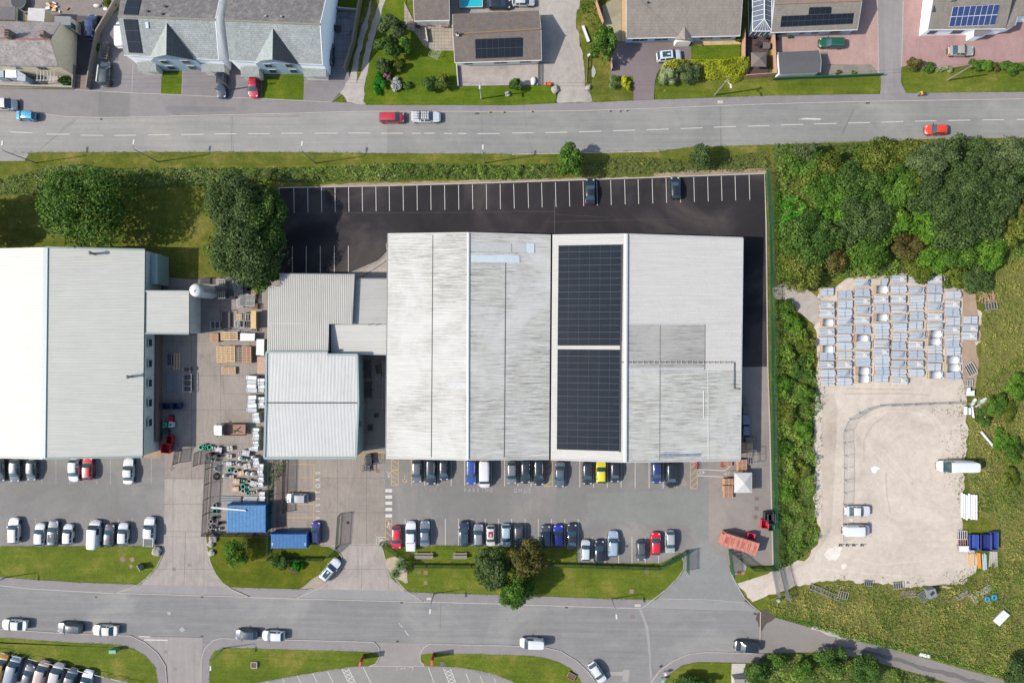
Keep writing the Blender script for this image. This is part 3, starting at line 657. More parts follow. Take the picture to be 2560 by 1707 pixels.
surf('timber_deck', WP('20', [(1000, -400), (1050, -400), (1046, 388), (1008, 388)]), .2, mk('deck', (206, 172, 120), .8, .1))
surf('side_court', WP('20', [(830, 60), (1000, -50), (1005, 385), (905, 400), (840, 240)]), .125, gravel_mat('side', (176, 166, 140), .8, (100, 110, 60)))
surf('timber_deck', MW(('20', [(2115, 300), (2350, 300), (2350, 712), (2115, 720)])), .25, tile_mat('dark_deck', (92, 70, 68), 3.0, .14, .6, .1))
surf('block_paving', WP('30', [(30, 300), (300, -500), (1000, -500), (1012, 690), (940, 600), (480, 595), (80, 700)]), .13, BRK)
surf('gravel_bed', WP('30', [(80, 690), (90, 480), (545, 480), (550, 600), (940, 596), (985, 640), (1015, 692)]), .134, gravel_mat('bed', (150, 142, 130)))
surf('lane', WP('30', [(1000, -500), (1238, -500), (1232, 300), (1222, 620), (1215, 760), (1262, 857), (1030, 868), (1036, 720), (1012, 690)]), .14, asphalt_mat('lane', (154, 149, 147), .08, None, -1))
kerb(WP('30', [(998, -300), (1012, 690)]), .17, .12, 'drive_edging'); kerb(WP('30', [(1240, -300), (1233, 300), (1222, 615)]), .17, .12, 'drive_edging')
surf('block_paving', WP('30', [(1240, -500), (2350, -500), (4200, -500), (4200, 560), (2350, 575), (1850, 600), (1600, 640), (1290, 600), (1224, 620)]), .128, tile_mat('block_paving_worn', (184, 148, 144), .2, .1, .85, .08))
# --- middle: verge south of the road, site ground
surf('bare_strip', MW(('11', [(580, 125), (2350, 80)]), ('21', [(1300, 60), (1300, 20), (2340, -20), (2320, 34)]), ('11', [(2350, 112), (580, 158)])), .012, SOIL)
surf('car_park', [W('S', *p) for p in ((698, 470), (1280, 455.5), (1560, 447), (1911, 434.5), (1919, 917), (1800, 917), (1800, 1000), (1100, 1000), (690, 700))], .03, TARM)
kerb([W('S', *p) for p in ((697, 640), (698, 470), (980, 464.5), (1280, 456), (1560, 446.5), (1911, 434.5), (1915, 560), (1919, 917))], .14, .2)
surf('side_path', WP('11', [(860, 940), (1120, 830), (1205, 742), (1240, 700), (1240, 1100), (860, 1100)]), .05, GVY); kerb(WP('11', [(860, 940), (1000, 880), (1120, 830), (1165, 790), (1207, 740)]), .16, .12)
kerb(WP('11', [(1207, 740), (1195, 680), (1210, 655)]), .16, .1); kerb(WP('11', [(945, 978), (1070, 905), (1188, 828)]), .2, .16)
surf('yard_asphalt', [W('S', *p) for p in ((1800, 917), (1919, 917), (1924, 1060), (1932, 1412), (1790, 1412), (1772, 1395), (1772, 1070), (1820, 1070))], .034, LOTP)
kerb([W('S', *p) for p in ((1919, 917), (1924, 1060), (1932, 1410))], .12, .2)
surf('car_park', [W('S', *p) for p in ((963, 1100), (1780, 1100), (1780, 1395), (1812, 1425), (1838, 1450), (1800, 1485), (1640, 1500), (1705, 1395), (1700, 1380), (1655, 1407), (1441, 1407), (1441, 1365), (963, 1363))], .03, LOT)
surf('car_park_patch', WP('22', [(680, 1390), (1810, 1350), (1800, 1568), (700, 1568)]), .035, asphalt_mat('lot_patch', (142, 143, 138), .05)); surf('car_park_patch', WP('23', [(700, 0), (1800, 0), (1800, 300), (1600, 120), (640, 60), (690, 20)]), .0352, asphalt_mat('lot_patch2', (142, 143, 138), .05))
surf('car_park', [W('S', *p) for p in ((-200, 1100), (413, 1100), (413, 1200), (410, 1365), (-200, 1365))], .03, LOT)
surf('yard', [W('S', *p) for p in ((380, 690), (498, 700), (690, 680), (690, 700), (1000, 700), (1000, 1000), (972, 1000), (972, 1150), (963, 1150), (963, 1362), (945, 1362), (955, 1430), (1018, 1474), (800, 1470), (745, 1465), (856, 1395), (850, 1375), (800, 1362), (663, 1362), (516, 1335), (516, 1388), (522, 1400), (560, 1462), (350, 1460), (405, 1380), (412, 1360), (412, 1130), (380, 1130))], .04, YC)
surf('drive', WP('03', [(1512, -300), (1890, -300), (1890, 190), (1915, 400), (1990, 580), (2090, 680), (1290, 664), (1390, 570), (1470, 450), (1500, 310), (1512, 0)]), .046, YC2)
surf('drive', WP('13', [(590, 300), (740, 330), (800, 420), (780, 560), (620, 690), (480, 700), (1370, 726), (1240, 600), (1160, 320), (1180, 290), (870, 290)]), .046, YC2)
surf('yard_strip', WP('02', [(1320, 950), (1480, 1000), (1480, 1075), (1310, 1062)]), .05, SOIL)
surf('yard_strip', WP('12', [(940, 1000), (1185, 1000), (1185, 1075), (940, 1075)]), .05, SOIL)
surf('yard_strip', WP('12', [(190, 1165), (288, 1165), (288, 1740), (180, 1740)]), .048, gravel_mat('brown_strip', (142, 126, 118)))
# --- bottom road
brt = MW(('03', [(-1800, 650), (0, 668), (280, 700), (980, 738), (1040, 738), (2300, 775)]), ('13', [(0, 780), (350, 790), (1050, 808), (1550, 820), (2250, 838)]), ('23', [(60, 845), (1190, 880), (2265, 915)]))
SRD = brt+MW(('23', [(2278, 1100), (2275, 1290), (2200, 2200)]), ('03', [(-1800, 2200)]))
surf('road', SRD, .02, RDB)
LANE = MW(('23', [(2265, 915), (2350, 900)]), ('33', [(0, 930), (100, 975), (400, 1060), (700, 1160), (1000, 1215), (1300, 1300), (1800, 1440), (2180, 1540), (3600, 1900), (3500, 2000), (2000, 1660), (1650, 1560), (1200, 1430), (900, 1350), (560, 1280), (0, 1290)]), ('23', [(2240, 1295)]))
surf('lane', LANE, .024, asphalt_mat('lane_asphalt', (146, 140, 134), .08)); surf('lane_wear', MW(('33', [(500, 1200), (900, 1265), (1300, 1370), (2100, 1590), (2050, 1615), (1250, 1395), (870, 1290), (480, 1225)])), .028, asphalt_mat('lane_wear', (118, 114, 112), .08))
surf('gravel_margin', MW(('33', [(420, 1045), (640, 1095), (660, 1140), (880, 1185), (690, 1170), (400, 1070)])), .03, GVT)
surf('road_stain', MW(('23', [(2250, 930), (2285, 910), (2350, 860)]), ('33', [(0, 840), (50, 900), (60, 960), (0, 1010)]), ('23', [(2300, 1090), (2265, 1050), (2240, 980)])), .032, mk('wet_stain', (92, 80, 72), .6, .15, 2))
surf('apron', MW(('03', [(1040, 738), (1180, 700), (1290, 664), (2090, 680), (2160, 720), (2290, 772)])), .05, asphalt_mat('apron', (160, 157, 155), .06))
surf('apron', MW(('13', [(360, 788), (480, 700), (1370, 726), (1530, 817)])), .05, asphalt_mat('apron2', (158, 156, 154), .06))
surf('apron', MW(('23', [(1190, 878), (1335, 790), (2150, 825), (2265, 913)])), .045, asphalt_mat('apron3', (156, 155, 152), .06))
surf('drive', MW(('23', [(1640, 330), (1590, 470), (1570, 560), (1335, 792), (2150, 825), (2080, 700), (2010, 560), (1970, 400), (1800, 250)])), .042, asphalt_mat('entrance', (148, 148, 145), .06))
# pavements south of the site
surf('pavement', MW(('03', [(-1800, 560), (0, 592), (300, 615), (700, 640), (1290, 662), (1190, 700), (1040, 736), (980, 736), (280, 698), (0, 666), (-1800, 648)])), .12, PV)
surf('pavement', MW(('03', [(2110, 684), (2350, 690)]), ('13', [(0, 692), (400, 702), (480, 706), (365, 786), (0, 777)]), ('03', [(2310, 772)])), .12, PV)
surf('pavement', MW(('13', [(1390, 730), (2350, 760)]), ('23', [(160, 765), (900, 792), (1315, 800), (1188, 878), (60, 843)]), ('13', [(2250, 836), (1550, 818)])), .12, PV)
kerb(brt[1:-1], .14)
kerb(WP('03', [(1500, 308), (1490, 400), (1440, 500), (1370, 580), (1280, 655), (1190, 700), (1060, 738)]), .14); kerb(WP('03', [(1910, 350), (1930, 450), (1980, 560), (2050, 650), (2130, 705), (2280, 772)]), .14)
kerb(WP('13', [(595, 303), (670, 310), (740, 345), (785, 400), (798, 460), (770, 540), (700, 620), (600, 690), (370, 788)]), .14); kerb(WP('13', [(1165, 340), (1200, 480), (1260, 590), (1390, 730), (1530, 815)]), .14)
kerb(WP('23', [(1550, 400), (1578, 450), (1572, 520), (1520, 600), (1420, 700), (1190, 880)]), .14); kerb(WP('23', [(2005, 550), (2050, 640), (2130, 780), (2200, 850), (2280, 915), (2275, 1190)]), .14)
kerb(WP('23', [(1335, 790), (1800, 800), (2150, 826)]), .075, .1)
surf('road_joint', MW(('23', [(1165, 890), (1190, 890), (1250, 1050), (1268, 1200), (1285, 1500), (1272, 1568), (1262, 1450), (1245, 1200), (1220, 1040)])), .026, asphalt_mat('joint', (168, 162, 158), .05))
# grass south of the buildings
surf('grass_bank', MW(('03', [(-1800, 300), (0, 312), (1330, 312), (1498, 312), (1488, 400), (1430, 510), (1360, 585), (1275, 660), (700, 638), (300, 613), (0, 590), (-1800, 558)])), .13, GR)
surf('grass_bank', MW(('03', [(1895, 195), (1910, 350), (1932, 450), (1982, 560), (2050, 648), (2115, 686), (2350, 692)]), ('13', [(0, 694), (395, 704), (560, 600), (700, 470), (770, 380), (740, 345), (680, 312), (590, 303), (0, 200)])), .13, M_LAWNDARK)
surf('grass_bank', MW(('13', [(1190, 300), (2350, 310)]), ('23', [(590, 320), (598, 468), (1345, 472), (1560, 380), (1575, 450), (1570, 520), (1510, 605), (1415, 705), (1318, 798), (900, 790), (160, 763)]), ('13', [(2350, 758), (1392, 728), (1260, 590), (1205, 480), (1172, 330)])), .13, GR)
surf('path_strip', WP('13', [(405, 690), (560, 590), (720, 440), (800, 480), (760, 560), (620, 690)]), .134, gravel_mat('worn_path', (178, 162, 148)))
surf('rock_bed', WP('13', [(1200, 425), (1300, 405), (1350, 430), (1390, 560), (1392, 640), (1370, 648), (1260, 590), (1205, 480)]), .16, gravel_mat('rock_bed', (195, 178, 155)))
surf('grass_bank', MW(('23', [(2040, 575), (2150, 540), (2160, 500), (2350, 525)]), ('33', [(80, 500), (0, 560)]), ('23', [(2350, 562), (2070, 650), (2050, 640)])), .10, GR)
surf('concrete_pad', WP('23', [(2015, 480), (2100, 440), (2155, 500), (2130, 568), (2020, 570)]), .11, gravel_mat('pad', (160, 154, 145)))
surf('grass_bank', MW(('23', [(2220, 830), (2350, 770)]), ('33', [(0, 755), (60, 940), (0, 920)]), ('23', [(2350, 880), (2280, 905)])), .09, GR)
# bottom-left / bottom-middle verges
pav = MW(('03', [(-1800, 1050), (0, 1070), (500, 1102), (850, 1122), (1200, 1130), (1330, 1190), (1450, 1290), (1520, 1400), (1535, 1568), (1500, 2200), (-1800, 2200)])); surf('pavement', pav, .12, PV)
surf('grass_bank', MW(('03', [(-1800, 1130), (0, 1145), (550, 1185), (1080, 1210), (1230, 1245), (1350, 1320), (1430, 1420), (1455, 1568), (1450, 2200), (1160, 2200), (1160, 1560), (900, 1490), (400, 1380), (0, 1310), (-1800, 1100)])), .135, GR)
surf('car_park', MW(('03', [(-1800, 1000), (0, 1318), (300, 1360), (900, 1500), (1170, 1550), (1160, 2200), (-1800, 2200)])), .14, asphalt_mat('lot3', (146, 138, 132), .08))
pav2 = MW(('03', [(1853, 2200), (1850, 1350), (1880, 1250), (1960, 1170), (2030, 1152), (2350, 1163)]), ('13', [(1080, 1190), (1118, 1220), (1138, 1270), (1135, 1320), (1100, 1390), (1040, 1412), (850, 1420), (420, 1490), (100, 1545), (-300, 1640), (-300, 2200)])); surf('pavement', pav2, .12, PV)
surf('grass_bank', MW(('03', [(1925, 2200), (1925, 1350), (1965, 1275), (2050, 1240), (2350, 1245)]), ('13', [(0, 1247), (1000, 1275), (1115, 1290), (1130, 1320), (1095, 1385), (1030, 1408), (850, 1415), (420, 1485), (60, 1550), (-250, 1640), (-250, 2200)])), .135, GR)
pav3 = MW(('13', [(1592, 1206), (1540, 1240), (1508, 1300), (1505, 1360), (1540, 1408), (1900, 1430), (2200, 1500), (2350, 1540)]), ('23', [(100, 1640), (200, 2200), (900, 2200), (775, 1568), (700, 1460), (600, 1365), (450, 1272), (330, 1238), (280, 1232), (0, 1225)]), ('13', [(2350, 1222)])); surf('pavement', pav3, .12, PV)
surf('grass_bank', MW(('13', [(1680, 1290), (2350, 1305)]), ('23', [(150, 1310), (300, 1330), (430, 1370), (540, 1430), (620, 1520), (660, 1600), (700, 2200), (200, 2200), (60, 1600), (0, 1545)]), ('13', [(2150, 1470), (1880, 1420), (1545, 1405), (1512, 1360), (1515, 1300), (1600, 1290)])), .135, GR)
surf('side_street', WP('03', [(1185, 1135), (1860, 1150), (1850, 1568), (1850, 2200), (1500, 2200), (1530, 1500), (1500, 1370), (1400, 1240)]), .026, asphalt_mat('side_street', (166, 158, 154), .05, None, -1))
surf('car_park', MW(('13', [(-280, 1660), (100, 1552), (420, 1492), (850, 1424), (1040, 1412), (1540, 1408), (1900, 1432), (2350, 1545)]), ('23', [(100, 1650), (150, 2200)]), ('13', [(-280, 2200)])), .03, asphalt_mat('lot4', (152, 149, 144), .06))
surf('drive', WP('13', [(1080, 1192), (1595, 1206), (1510, 1290), (1505, 1360), (1540, 1408), (1045, 1412), (1110, 1380), (1138, 1300), (1130, 1240)]), .034, asphalt_mat('drv5', (160, 152, 148), .05))
for pts in ([(1040, 1412), (1100, 1388), (1136, 1320), (1130, 1240), (1085, 1188), (500, 1172), (0, 1162)], [(1545, 1408), (1508, 1360), (1508, 1290), (1545, 1235), (1600, 1206), (2350, 1222)]): kerb(WP('13', pts), .14)
kerb(WP('13', [(860, 1410), (1540, 1411)]), .05, .1)
kerb(WP('23', [(0, 1225), (280, 1233), (450, 1273), (600, 1366), (700, 1462), (775, 1568), (830, 1700)]), .14); kerb(WP('03', [(-600, 1035), (0, 1070), (500, 1102), (1200, 1131), (1330, 1191), (1450, 1292), (1520, 1402), (1535, 1570), (1510, 1900)]), .14)
kerb(WP('03', [(1850, 1800), (1850, 1350), (1880, 1250), (1960, 1172), (2030, 1153), (2350, 1163)]), .14)
surf('pavement', MW(('23', [(1270, 1570), (1350, 1455), (1480, 1360), (1620, 1300), (1780, 1280), (2240, 1292), (2350, 1300), (2200, 1380), (2010, 1375), (1700, 1370), (1560, 1400), (1440, 1480), (1395, 1570), (1350, 2200), (1200, 2200)])), .12, PV)
kerb(WP('23', [(1240, 1640), (1270, 1570), (1350, 1455), (1480, 1360), (1620, 1300), (1780, 1280), (2240, 1292)]), .14)
surf('grass_bank', MW(('23', [(1400, 1570), (1445, 1485), (1560, 1403), (1700, 1373), (2010, 1378), (2200, 1382), (2300, 2200), (1360, 2200)])), .13, GR)
surf('concrete_path', WP('23', [(2015, 1385), (2140, 1385), (2150, 1500), (2010, 1500)]), .14, CONCW)
# gravel compound
surf('gravel_yard', MW(('31', [(440, 1150), (780, 960), (1610, 940), (1790, 1090), (1960, 1320), (1960, 1568)]), ('32', [(1800, 60), (1870, 350), (1800, 620), (1835, 800), (1805, 1200), (1780, 1568)]), ('33', [(1800, 300), (1930, 400), (1900, 560), (1780, 650), (1400, 690), (900, 650), (640, 618), (400, 650), (220, 690), (0, 757)]), ('23', [(2215, 825), (2070, 652), (2350, 560)]), ('33', [(0, 556), (190, 495), (330, 430), (440, 330), (475, 200), (430, 0)]), ('32', [(425, 1200), (420, 800), (450, 400), (440, 0)])), .022, GV)
surf('gravel_patch', WP('31', [(50, 1080), (110, 1050), (260, 980), (330, 1050), (470, 1180), (480, 1380), (430, 1420), (180, 1200), (60, 1180)]), .026, GVY)
surf('wheel_track', MW(('32', [(495, 500), (600, 470), (640, 640), (590, 1568)]), ('33', [(570, 200), (400, 450), (180, 560), (170, 520), (360, 430), (470, 250), (490, 0)])), .028, gravel_mat('track_wear', (204, 190, 174)))
for nm, q in (('chalk_patch', [(515, 380), (560, 330), (620, 315), (680, 330), (665, 400), (620, 450), (550, 440)]), ('chalk_patch', [(675, 490), (700, 470), (728, 490), (710, 522), (680, 520)]), ('chalk_patch', [(735, 60), (800, 55), (780, 95), (735, 90)])):
    surf(nm, WP('33', q), .034, gravel_mat('chalk', (240, 230, 218), .93))
surf('chalk_patch', WP('32', [(950, 1150), (985, 1140), (1028, 1155), (1000, 1180), (975, 1213), (948, 1205)]), .034, gravel_mat('chalk2', (248, 244, 240), .95))
surf('bare_soil', MW(('31', [(1780, 1090), (1900, 1120), (1960, 1568)]), ('32', [(1900, 0), (1935, 200), (1900, 420), (1790, 450), (1780, 0)]), ('31', [(1790, 1568)])), .024, gravel_mat('brown_soil', (178, 154, 132), .8, (120, 116, 66)))
# ---------------------------------------------------------------- painted marks
def mark(t, pts, z, mat=None, name='road_marking', w=None, kind='structure'):
    b = MB()
    if w: b.strip([W(t, *p) for p in pts], w, z-.004, z)
    else: b.prism([W(t, *p) for p in pts], z-.004, z)
    return tag(b.build(name, mat or WL), kind=kind)
ZD = .034
b = MB(); bw = MB()
for t, L_ in (('00', [(95, 300, 1213, 1222, 0), (430, 640, 1233, 1235, 0), (740, 950, 1243, 1245, 0), (1050, 1250, 1245, 1243, 0), (1360, 1557, 1241, 1239, 0), (1665, 1868, 1238, 1235, 0), (1970, 2172, 1232, 1230, 0), (2275, 2480, 1229, 1229, 0)]),
              ('10', [(230, 432, 1226, 1225, 0), (537, 750, 1225, 1224, 0), (845, 1047, 1223, 1224, 0), (1150, 1350, 1225, 1226, 1), (1430, 1515, 1226, 1225, 0), (1540, 1640, 1225, 1225, 1), (1725, 1800, 1227, 1228, 1), (1850, 1930, 1228, 1228, 1), (2035, 2235, 1229, 1227, 0)]),
              ('20', [(0, 197, 1224, 1221, 0), (305, 508, 1220, 1215, 0), (615, 820, 1212, 1207, 0), (927, 1130, 1202, 1196, 0), (1237, 1440, 1193, 1187, 0), (1547, 1750, 1182, 1176, 0), (1852, 2055, 1170, 1163, 0), (2162, 2360, 1161, 1155, 0)]),
              ('30', [(120, 323, 1149, 1143, 0), (427, 630, 1140, 1135, 0), (735, 935, 1132, 1127, 0), (1040, 1240, 1124, 1118, 1), (1347, 1545, 1115, 1110, 0), (1655, 1855, 1109, 1105, 0), (1965, 2165, 1103, 1101, 0), (2275, 2480, 1099, 1096, 1), (2590, 2790, 1093, 1088, 0)])):
    for x0, x1, y0, y1, wn in L_: (bw if wn else b).strip([W(t, x0, y0), W(t, x1, y1)], .12, ZD-.004, ZD)
tag(b.build('lane_dashes', WL), kind='structure'); tag(bw.build('lane_dashes', FADER), kind='structure')
def bays(t, xs, y0, y1, z, mat=None, sl=0, w=.1, nm='bay_lines'):
    b = MB()
    for x in xs: b.strip([W(t, x, y0(x) if callable(y0) else y0), W(t, x+sl, y1(x) if callable(y1) else y1)], w, z-.004, z)
    tag(b.build(nm, mat or WL), kind='structure')
bays('11', [348, 475, 601, 725, 850, 975, 1100, 1223, 1350, 1478, 1604, 1731, 1859, 1987, 2114, 2241], lambda x: 163-x*.018, lambda x: 392-x*.018, .038, sl=3)
bays('21', [15, 146, 271, 398, 524, 652, 778, 905, 1033, 1157, 1286, 1413, 1541, 1668, 1795, 1921, 2047, 2176], lambda x: 122-x*.037, lambda x: 348-x*.037, .038, sl=6)
bays('11', [334, 462, 591, 719, 848], 690, 936, .038)
bays('12', [1548, 1670, 1792, 1915, 2040, 2160, 2282], 1060, lambda x: 1320+(x-1500)*.01, .038); bays('22', [55, 175, 495, 622, 750, 875, 1002, 1130, 1258, 1387], 1070, lambda x: 1328+x*.012, .038)
bays('12', [1427], 1085, 1320, .038, YL); bays('22', [1514], 1100, 1347, .038, YL)
bays('13', [1370, 1493, 1615, 1738, 1860, 1983, 2105, 2227, 2347], 60, 305, .038); bays('23', [120, 241, 363, 485, 608], 62, 318, .038); bays('23', [735, 855, 978, 1101, 1223, 1345], 225, 466, .041)
bays('02', [85, 240, 385, 515, 640, 762, 890, 1015, 1268, 1390], 1030, 1308, .036, FADE); bays('03', [65, 195, 325, 448, 578, 703, 835, 960, 1088, 1215, 1325], 55, 300, .036, FADE)
def hatch(t, x0, y0, x1, y1, n, z=.038, mat=None, up=True, name='hatched_box'):
    b = MB(); w_ = .09; m = mat or YL
    for p, q in (((x0, y0), (x1, y0)), ((x1, y0), (x1, y1)), ((x1, y1), (x0, y1)), ((x0, y1), (x0, y0))): b.strip([W(t, *p), W(t, *q)], w_, z-.004, z)
    dy = (y1-y0)/n
    for i in range(n):
        a, c = ((x0+3, y0+(i+1)*dy-4), (x1-3, y0+i*dy+4)); 
        if not up: a, c = (x0+3, y0+i*dy+4), (x1-3, y0+(i+1)*dy-4)
        b.strip([W(t, *a), W(t, *c)], w_, z-.0045, z-.0005)
    return tag(b.build(name, m), kind='structure')
hatch('12', 1243, 1075, 1307, 1176, 2, up=False); hatch('12', 1243, 1180, 1307, 1318, 3, up=False); hatch('22', 295, 1098, 370, 1327, 4); hatch('22', 1637, 1105, 1700, 1347, 4)
hatch('13', 1188, 60, 1248, 282, 4, up=False)
b = MB()
for y in (1350, 1408, 1465, 1522, 1581): b.prism([W('12', *p) for p in ((1188, y), (1250, y), (1250, y+30), (1188, y+30))], .034, .05)
tag(b.build('crossing_bars', WL), kind='structure')
b = MB()
for q in ([(290, 1120), (535, 1127)], [(532, 1127), (530, 1736)], [(290, 1248), (530, 1248)], [(290, 1365), (530, 1365)], [(290, 1490), (530, 1490)], [(290, 1612), (530, 1612)]): b.strip([W('12', *p) for p in q], .09, .046, .05)
tag(b.build('visitor_bays', YL), kind='structure')
for q in ([(1705, 1170), (1955, 1183), (2005, 1140)], [(1705, 1228), (2003, 1243)]): mark('22', q, .038, w=.12)
mark('13', [(1185, 228), (1105, 228), (1105, 292)], .052, w=.09)
def chev(t, x, y, s, a, z=.05):
    b = MB(); c = W(t, x, y)
    for k in (-.35, .25):
        for sg in (1, -1):
            p0 = rot2(k*s, 0, a); p1 = rot2((k-.45)*s, sg*.38*s, a)
            b.strip([(c[0]+p0[0], c[1]+p0[1]), (c[0]+p1[0], c[1]+p1[1])], .09, z-.004, z)
    p0 = rot2(.5*s, 0, a); p1 = rot2(-.2*s, 0, a); b.strip([(c[0]+p0[0], c[1]+p0[1]), (c[0]+p1[0], c[1]+p1[1])], .08, z-.0045, z-.0005)
    tag(b.build('walkway_arrow', WL), kind='structure')
chev('12', 1219, 1230, .9, -math.pi/2); chev('22', 1752, 1198, .9, 0, .045); chev('22', 1962, 1212, .9, math.pi, .045)
def walker(t, x, y, s, a, z=.052):      # painted pedestrian
    b = MB(); c = W(t, x, y)
    def q(px, py): r = rot2(px*s, py*s, a); return (c[0]+r[0], c[1]+r[1])
    b.prism([q(.09*math.cos(i*.785), .42+.09*math.sin(i*.785)) for i in range(8)], z-.004, z)
    for l in ([(0, .32), (0, 0), (.18, -.2), (.2, -.45)], [(0, .02), (-.15, -.22), (-.3, -.4)], [(-.28, .1), (-.05, .26), (.12, .12), (.28, .1)]): b.strip([q(*p) for p in l], .1*s, z-.004, z); z += .0006
    tag(b.build('pedestrian_symbol', WL), kind='structure')
walker('13', 1218, 118, 1.1, 0); walker('13', 1145, 255, 1.1, -math.pi/2, .056)
def wheelchair(t, x, y, s, z=.038):
    b = MB(); c = W(t, x, y)
    def q(px, py): return (c[0]+px*s, c[1]+py*s)
    b.strip([q(.28*math.cos(k), -.18+.28*math.sin(k)) for k in np.linspace(2.4, 6.6, 12)], .07*s, z-.004, z)
    b.strip([q(0, .35), q(-.02, 0), q(.25, -.02), q(.33, -.4), q(.45, -.38)], .08*s, z-.0045, z-.0005); b.prism([q(.08*math.cos(i), .47+.08*math.sin(i)) for i in np.arange(0, 6.2, .8)], z-.004, z)
    tag(b.build('wheelchair_symbol', YL), kind='structure')
wheelchair('12', 1365, 1262, 1.2); wheelchair('22', 1578, 1285, 1.2)
def letters(txt, t, x, y, dx, dy, size, rot, mat, z=.05, wx=.8):
    for i, ch in enumerate(txt):
        cu = bpy.data.curves.new('letter', 'FONT'); cu.body = ch; cu.size = size/.72; cu.align_x = 'CENTER'; cu.align_y = 'CENTER'; cu.extrude = .002; cu.offset = .012
        o = bpy.data.objects.new('tmp', cu); COL.objects.link(o); dg = bpy.context.evaluated_depsgraph_get()
        me = bpy.data.meshes.new_from_object(o.evaluated_get(dg)); bpy.data.objects.remove(o); me.materials.clear(); me.materials.append(mat)
        q = bpy.data.objects.new('painted_lettering', me); COL.objects.link(q); p = W(t, x+dx*i, y+dy*i); q.location = (p[0], p[1], z); q.rotation_euler = (0, 0, rot); q.scale = (wx, 1, 1); tag(q, kind='structure')
letters('VISITORS', '13', 571, 50, 0, -58.6, .85, math.pi/2, WL, .053)
letters('VISITORS', '12', 1392, 1358, 43, 0, .62, 0, FADE2, .038); letters('PARKING', '12', 1920, 1362, 40, 0, .72, 0, FADE, .038); letters('ONLY', '22', 33, 1365, 43, 0, .75, 0, FADE, .04)
# bottom-centre car park lines
b = MB()
for x0, y0 in ((100, 1550), (240, 1520), (378, 1497), (520, 1475), (658, 1460), (785, 1430), (850, 1432), (983, 1418), (1583, 1425), (1722, 1435), (1788, 1438), (1928, 1478), (2058, 1500), (2188, 1524)):
    s_ = .50 if x0 < 1500 else .38; b.strip([W('13', x0, y0), W('13', x0+190*s_*1.0, y0+190)], .1, .034, .038)
for x0, y0, s_ in ((785, 1430, .5), (1722, 1435, .38)):
    for i in range(5):
        a = y0+8+i*34; b.strip([W('13', x0+(a-y0)*s_, a), W('13', x0+65+(a+34-y0)*s_, a+34)], .09, .0335, .0375); b.strip([W('13', x0+65+(a-y0)*s_, a), W('13', x0+(a+34-y0)*s_, a+34)], .09, .033, .037)
tag(b.build('bay_lines', WL), kind='structure')
mark('13', [(1290, 1413), (1300, 1413), (1298, 1452), (1288, 1452)], .04, FADE); mark('13', [(1320, 1430), (1375, 1420), (1375, 1432), (1322, 1442)], .04, FADE); mark('13', [(1405, 1413), (1447, 1413), (1445, 1452), (1435, 1452), (1430, 1425), (1405, 1425)], .04, FADE)
mark('03', [(1275, 1138), (1380, 1142)], .034, FADER, w=.16); mark('03', [(1325, 1168), (1540, 1172)], .034, FADER, w=.2); mark('13', [(1310, 1015), (1345, 1055)], .03, FADER, w=.1); mark('13', [(1365, 1080), (1400, 1130)], .03, WL, w=.1)
mark('23', [(858, 1465), (1015, 1460), (1030, 1442), (1080, 1444), (1068, 1558), (1015, 1552), (1018, 1500), (880, 1495)], .034, asphalt_mat('road_patch', (172, 168, 160), .05), name='road_patch')
mark('03', [(240, 1380), (262, 1382), (215, 1470), (200, 1470)], .146, w=None)
mark('30', [(275, 1098), (340, 1085), (495, 1092), (480, 1102)], .034, FADER)
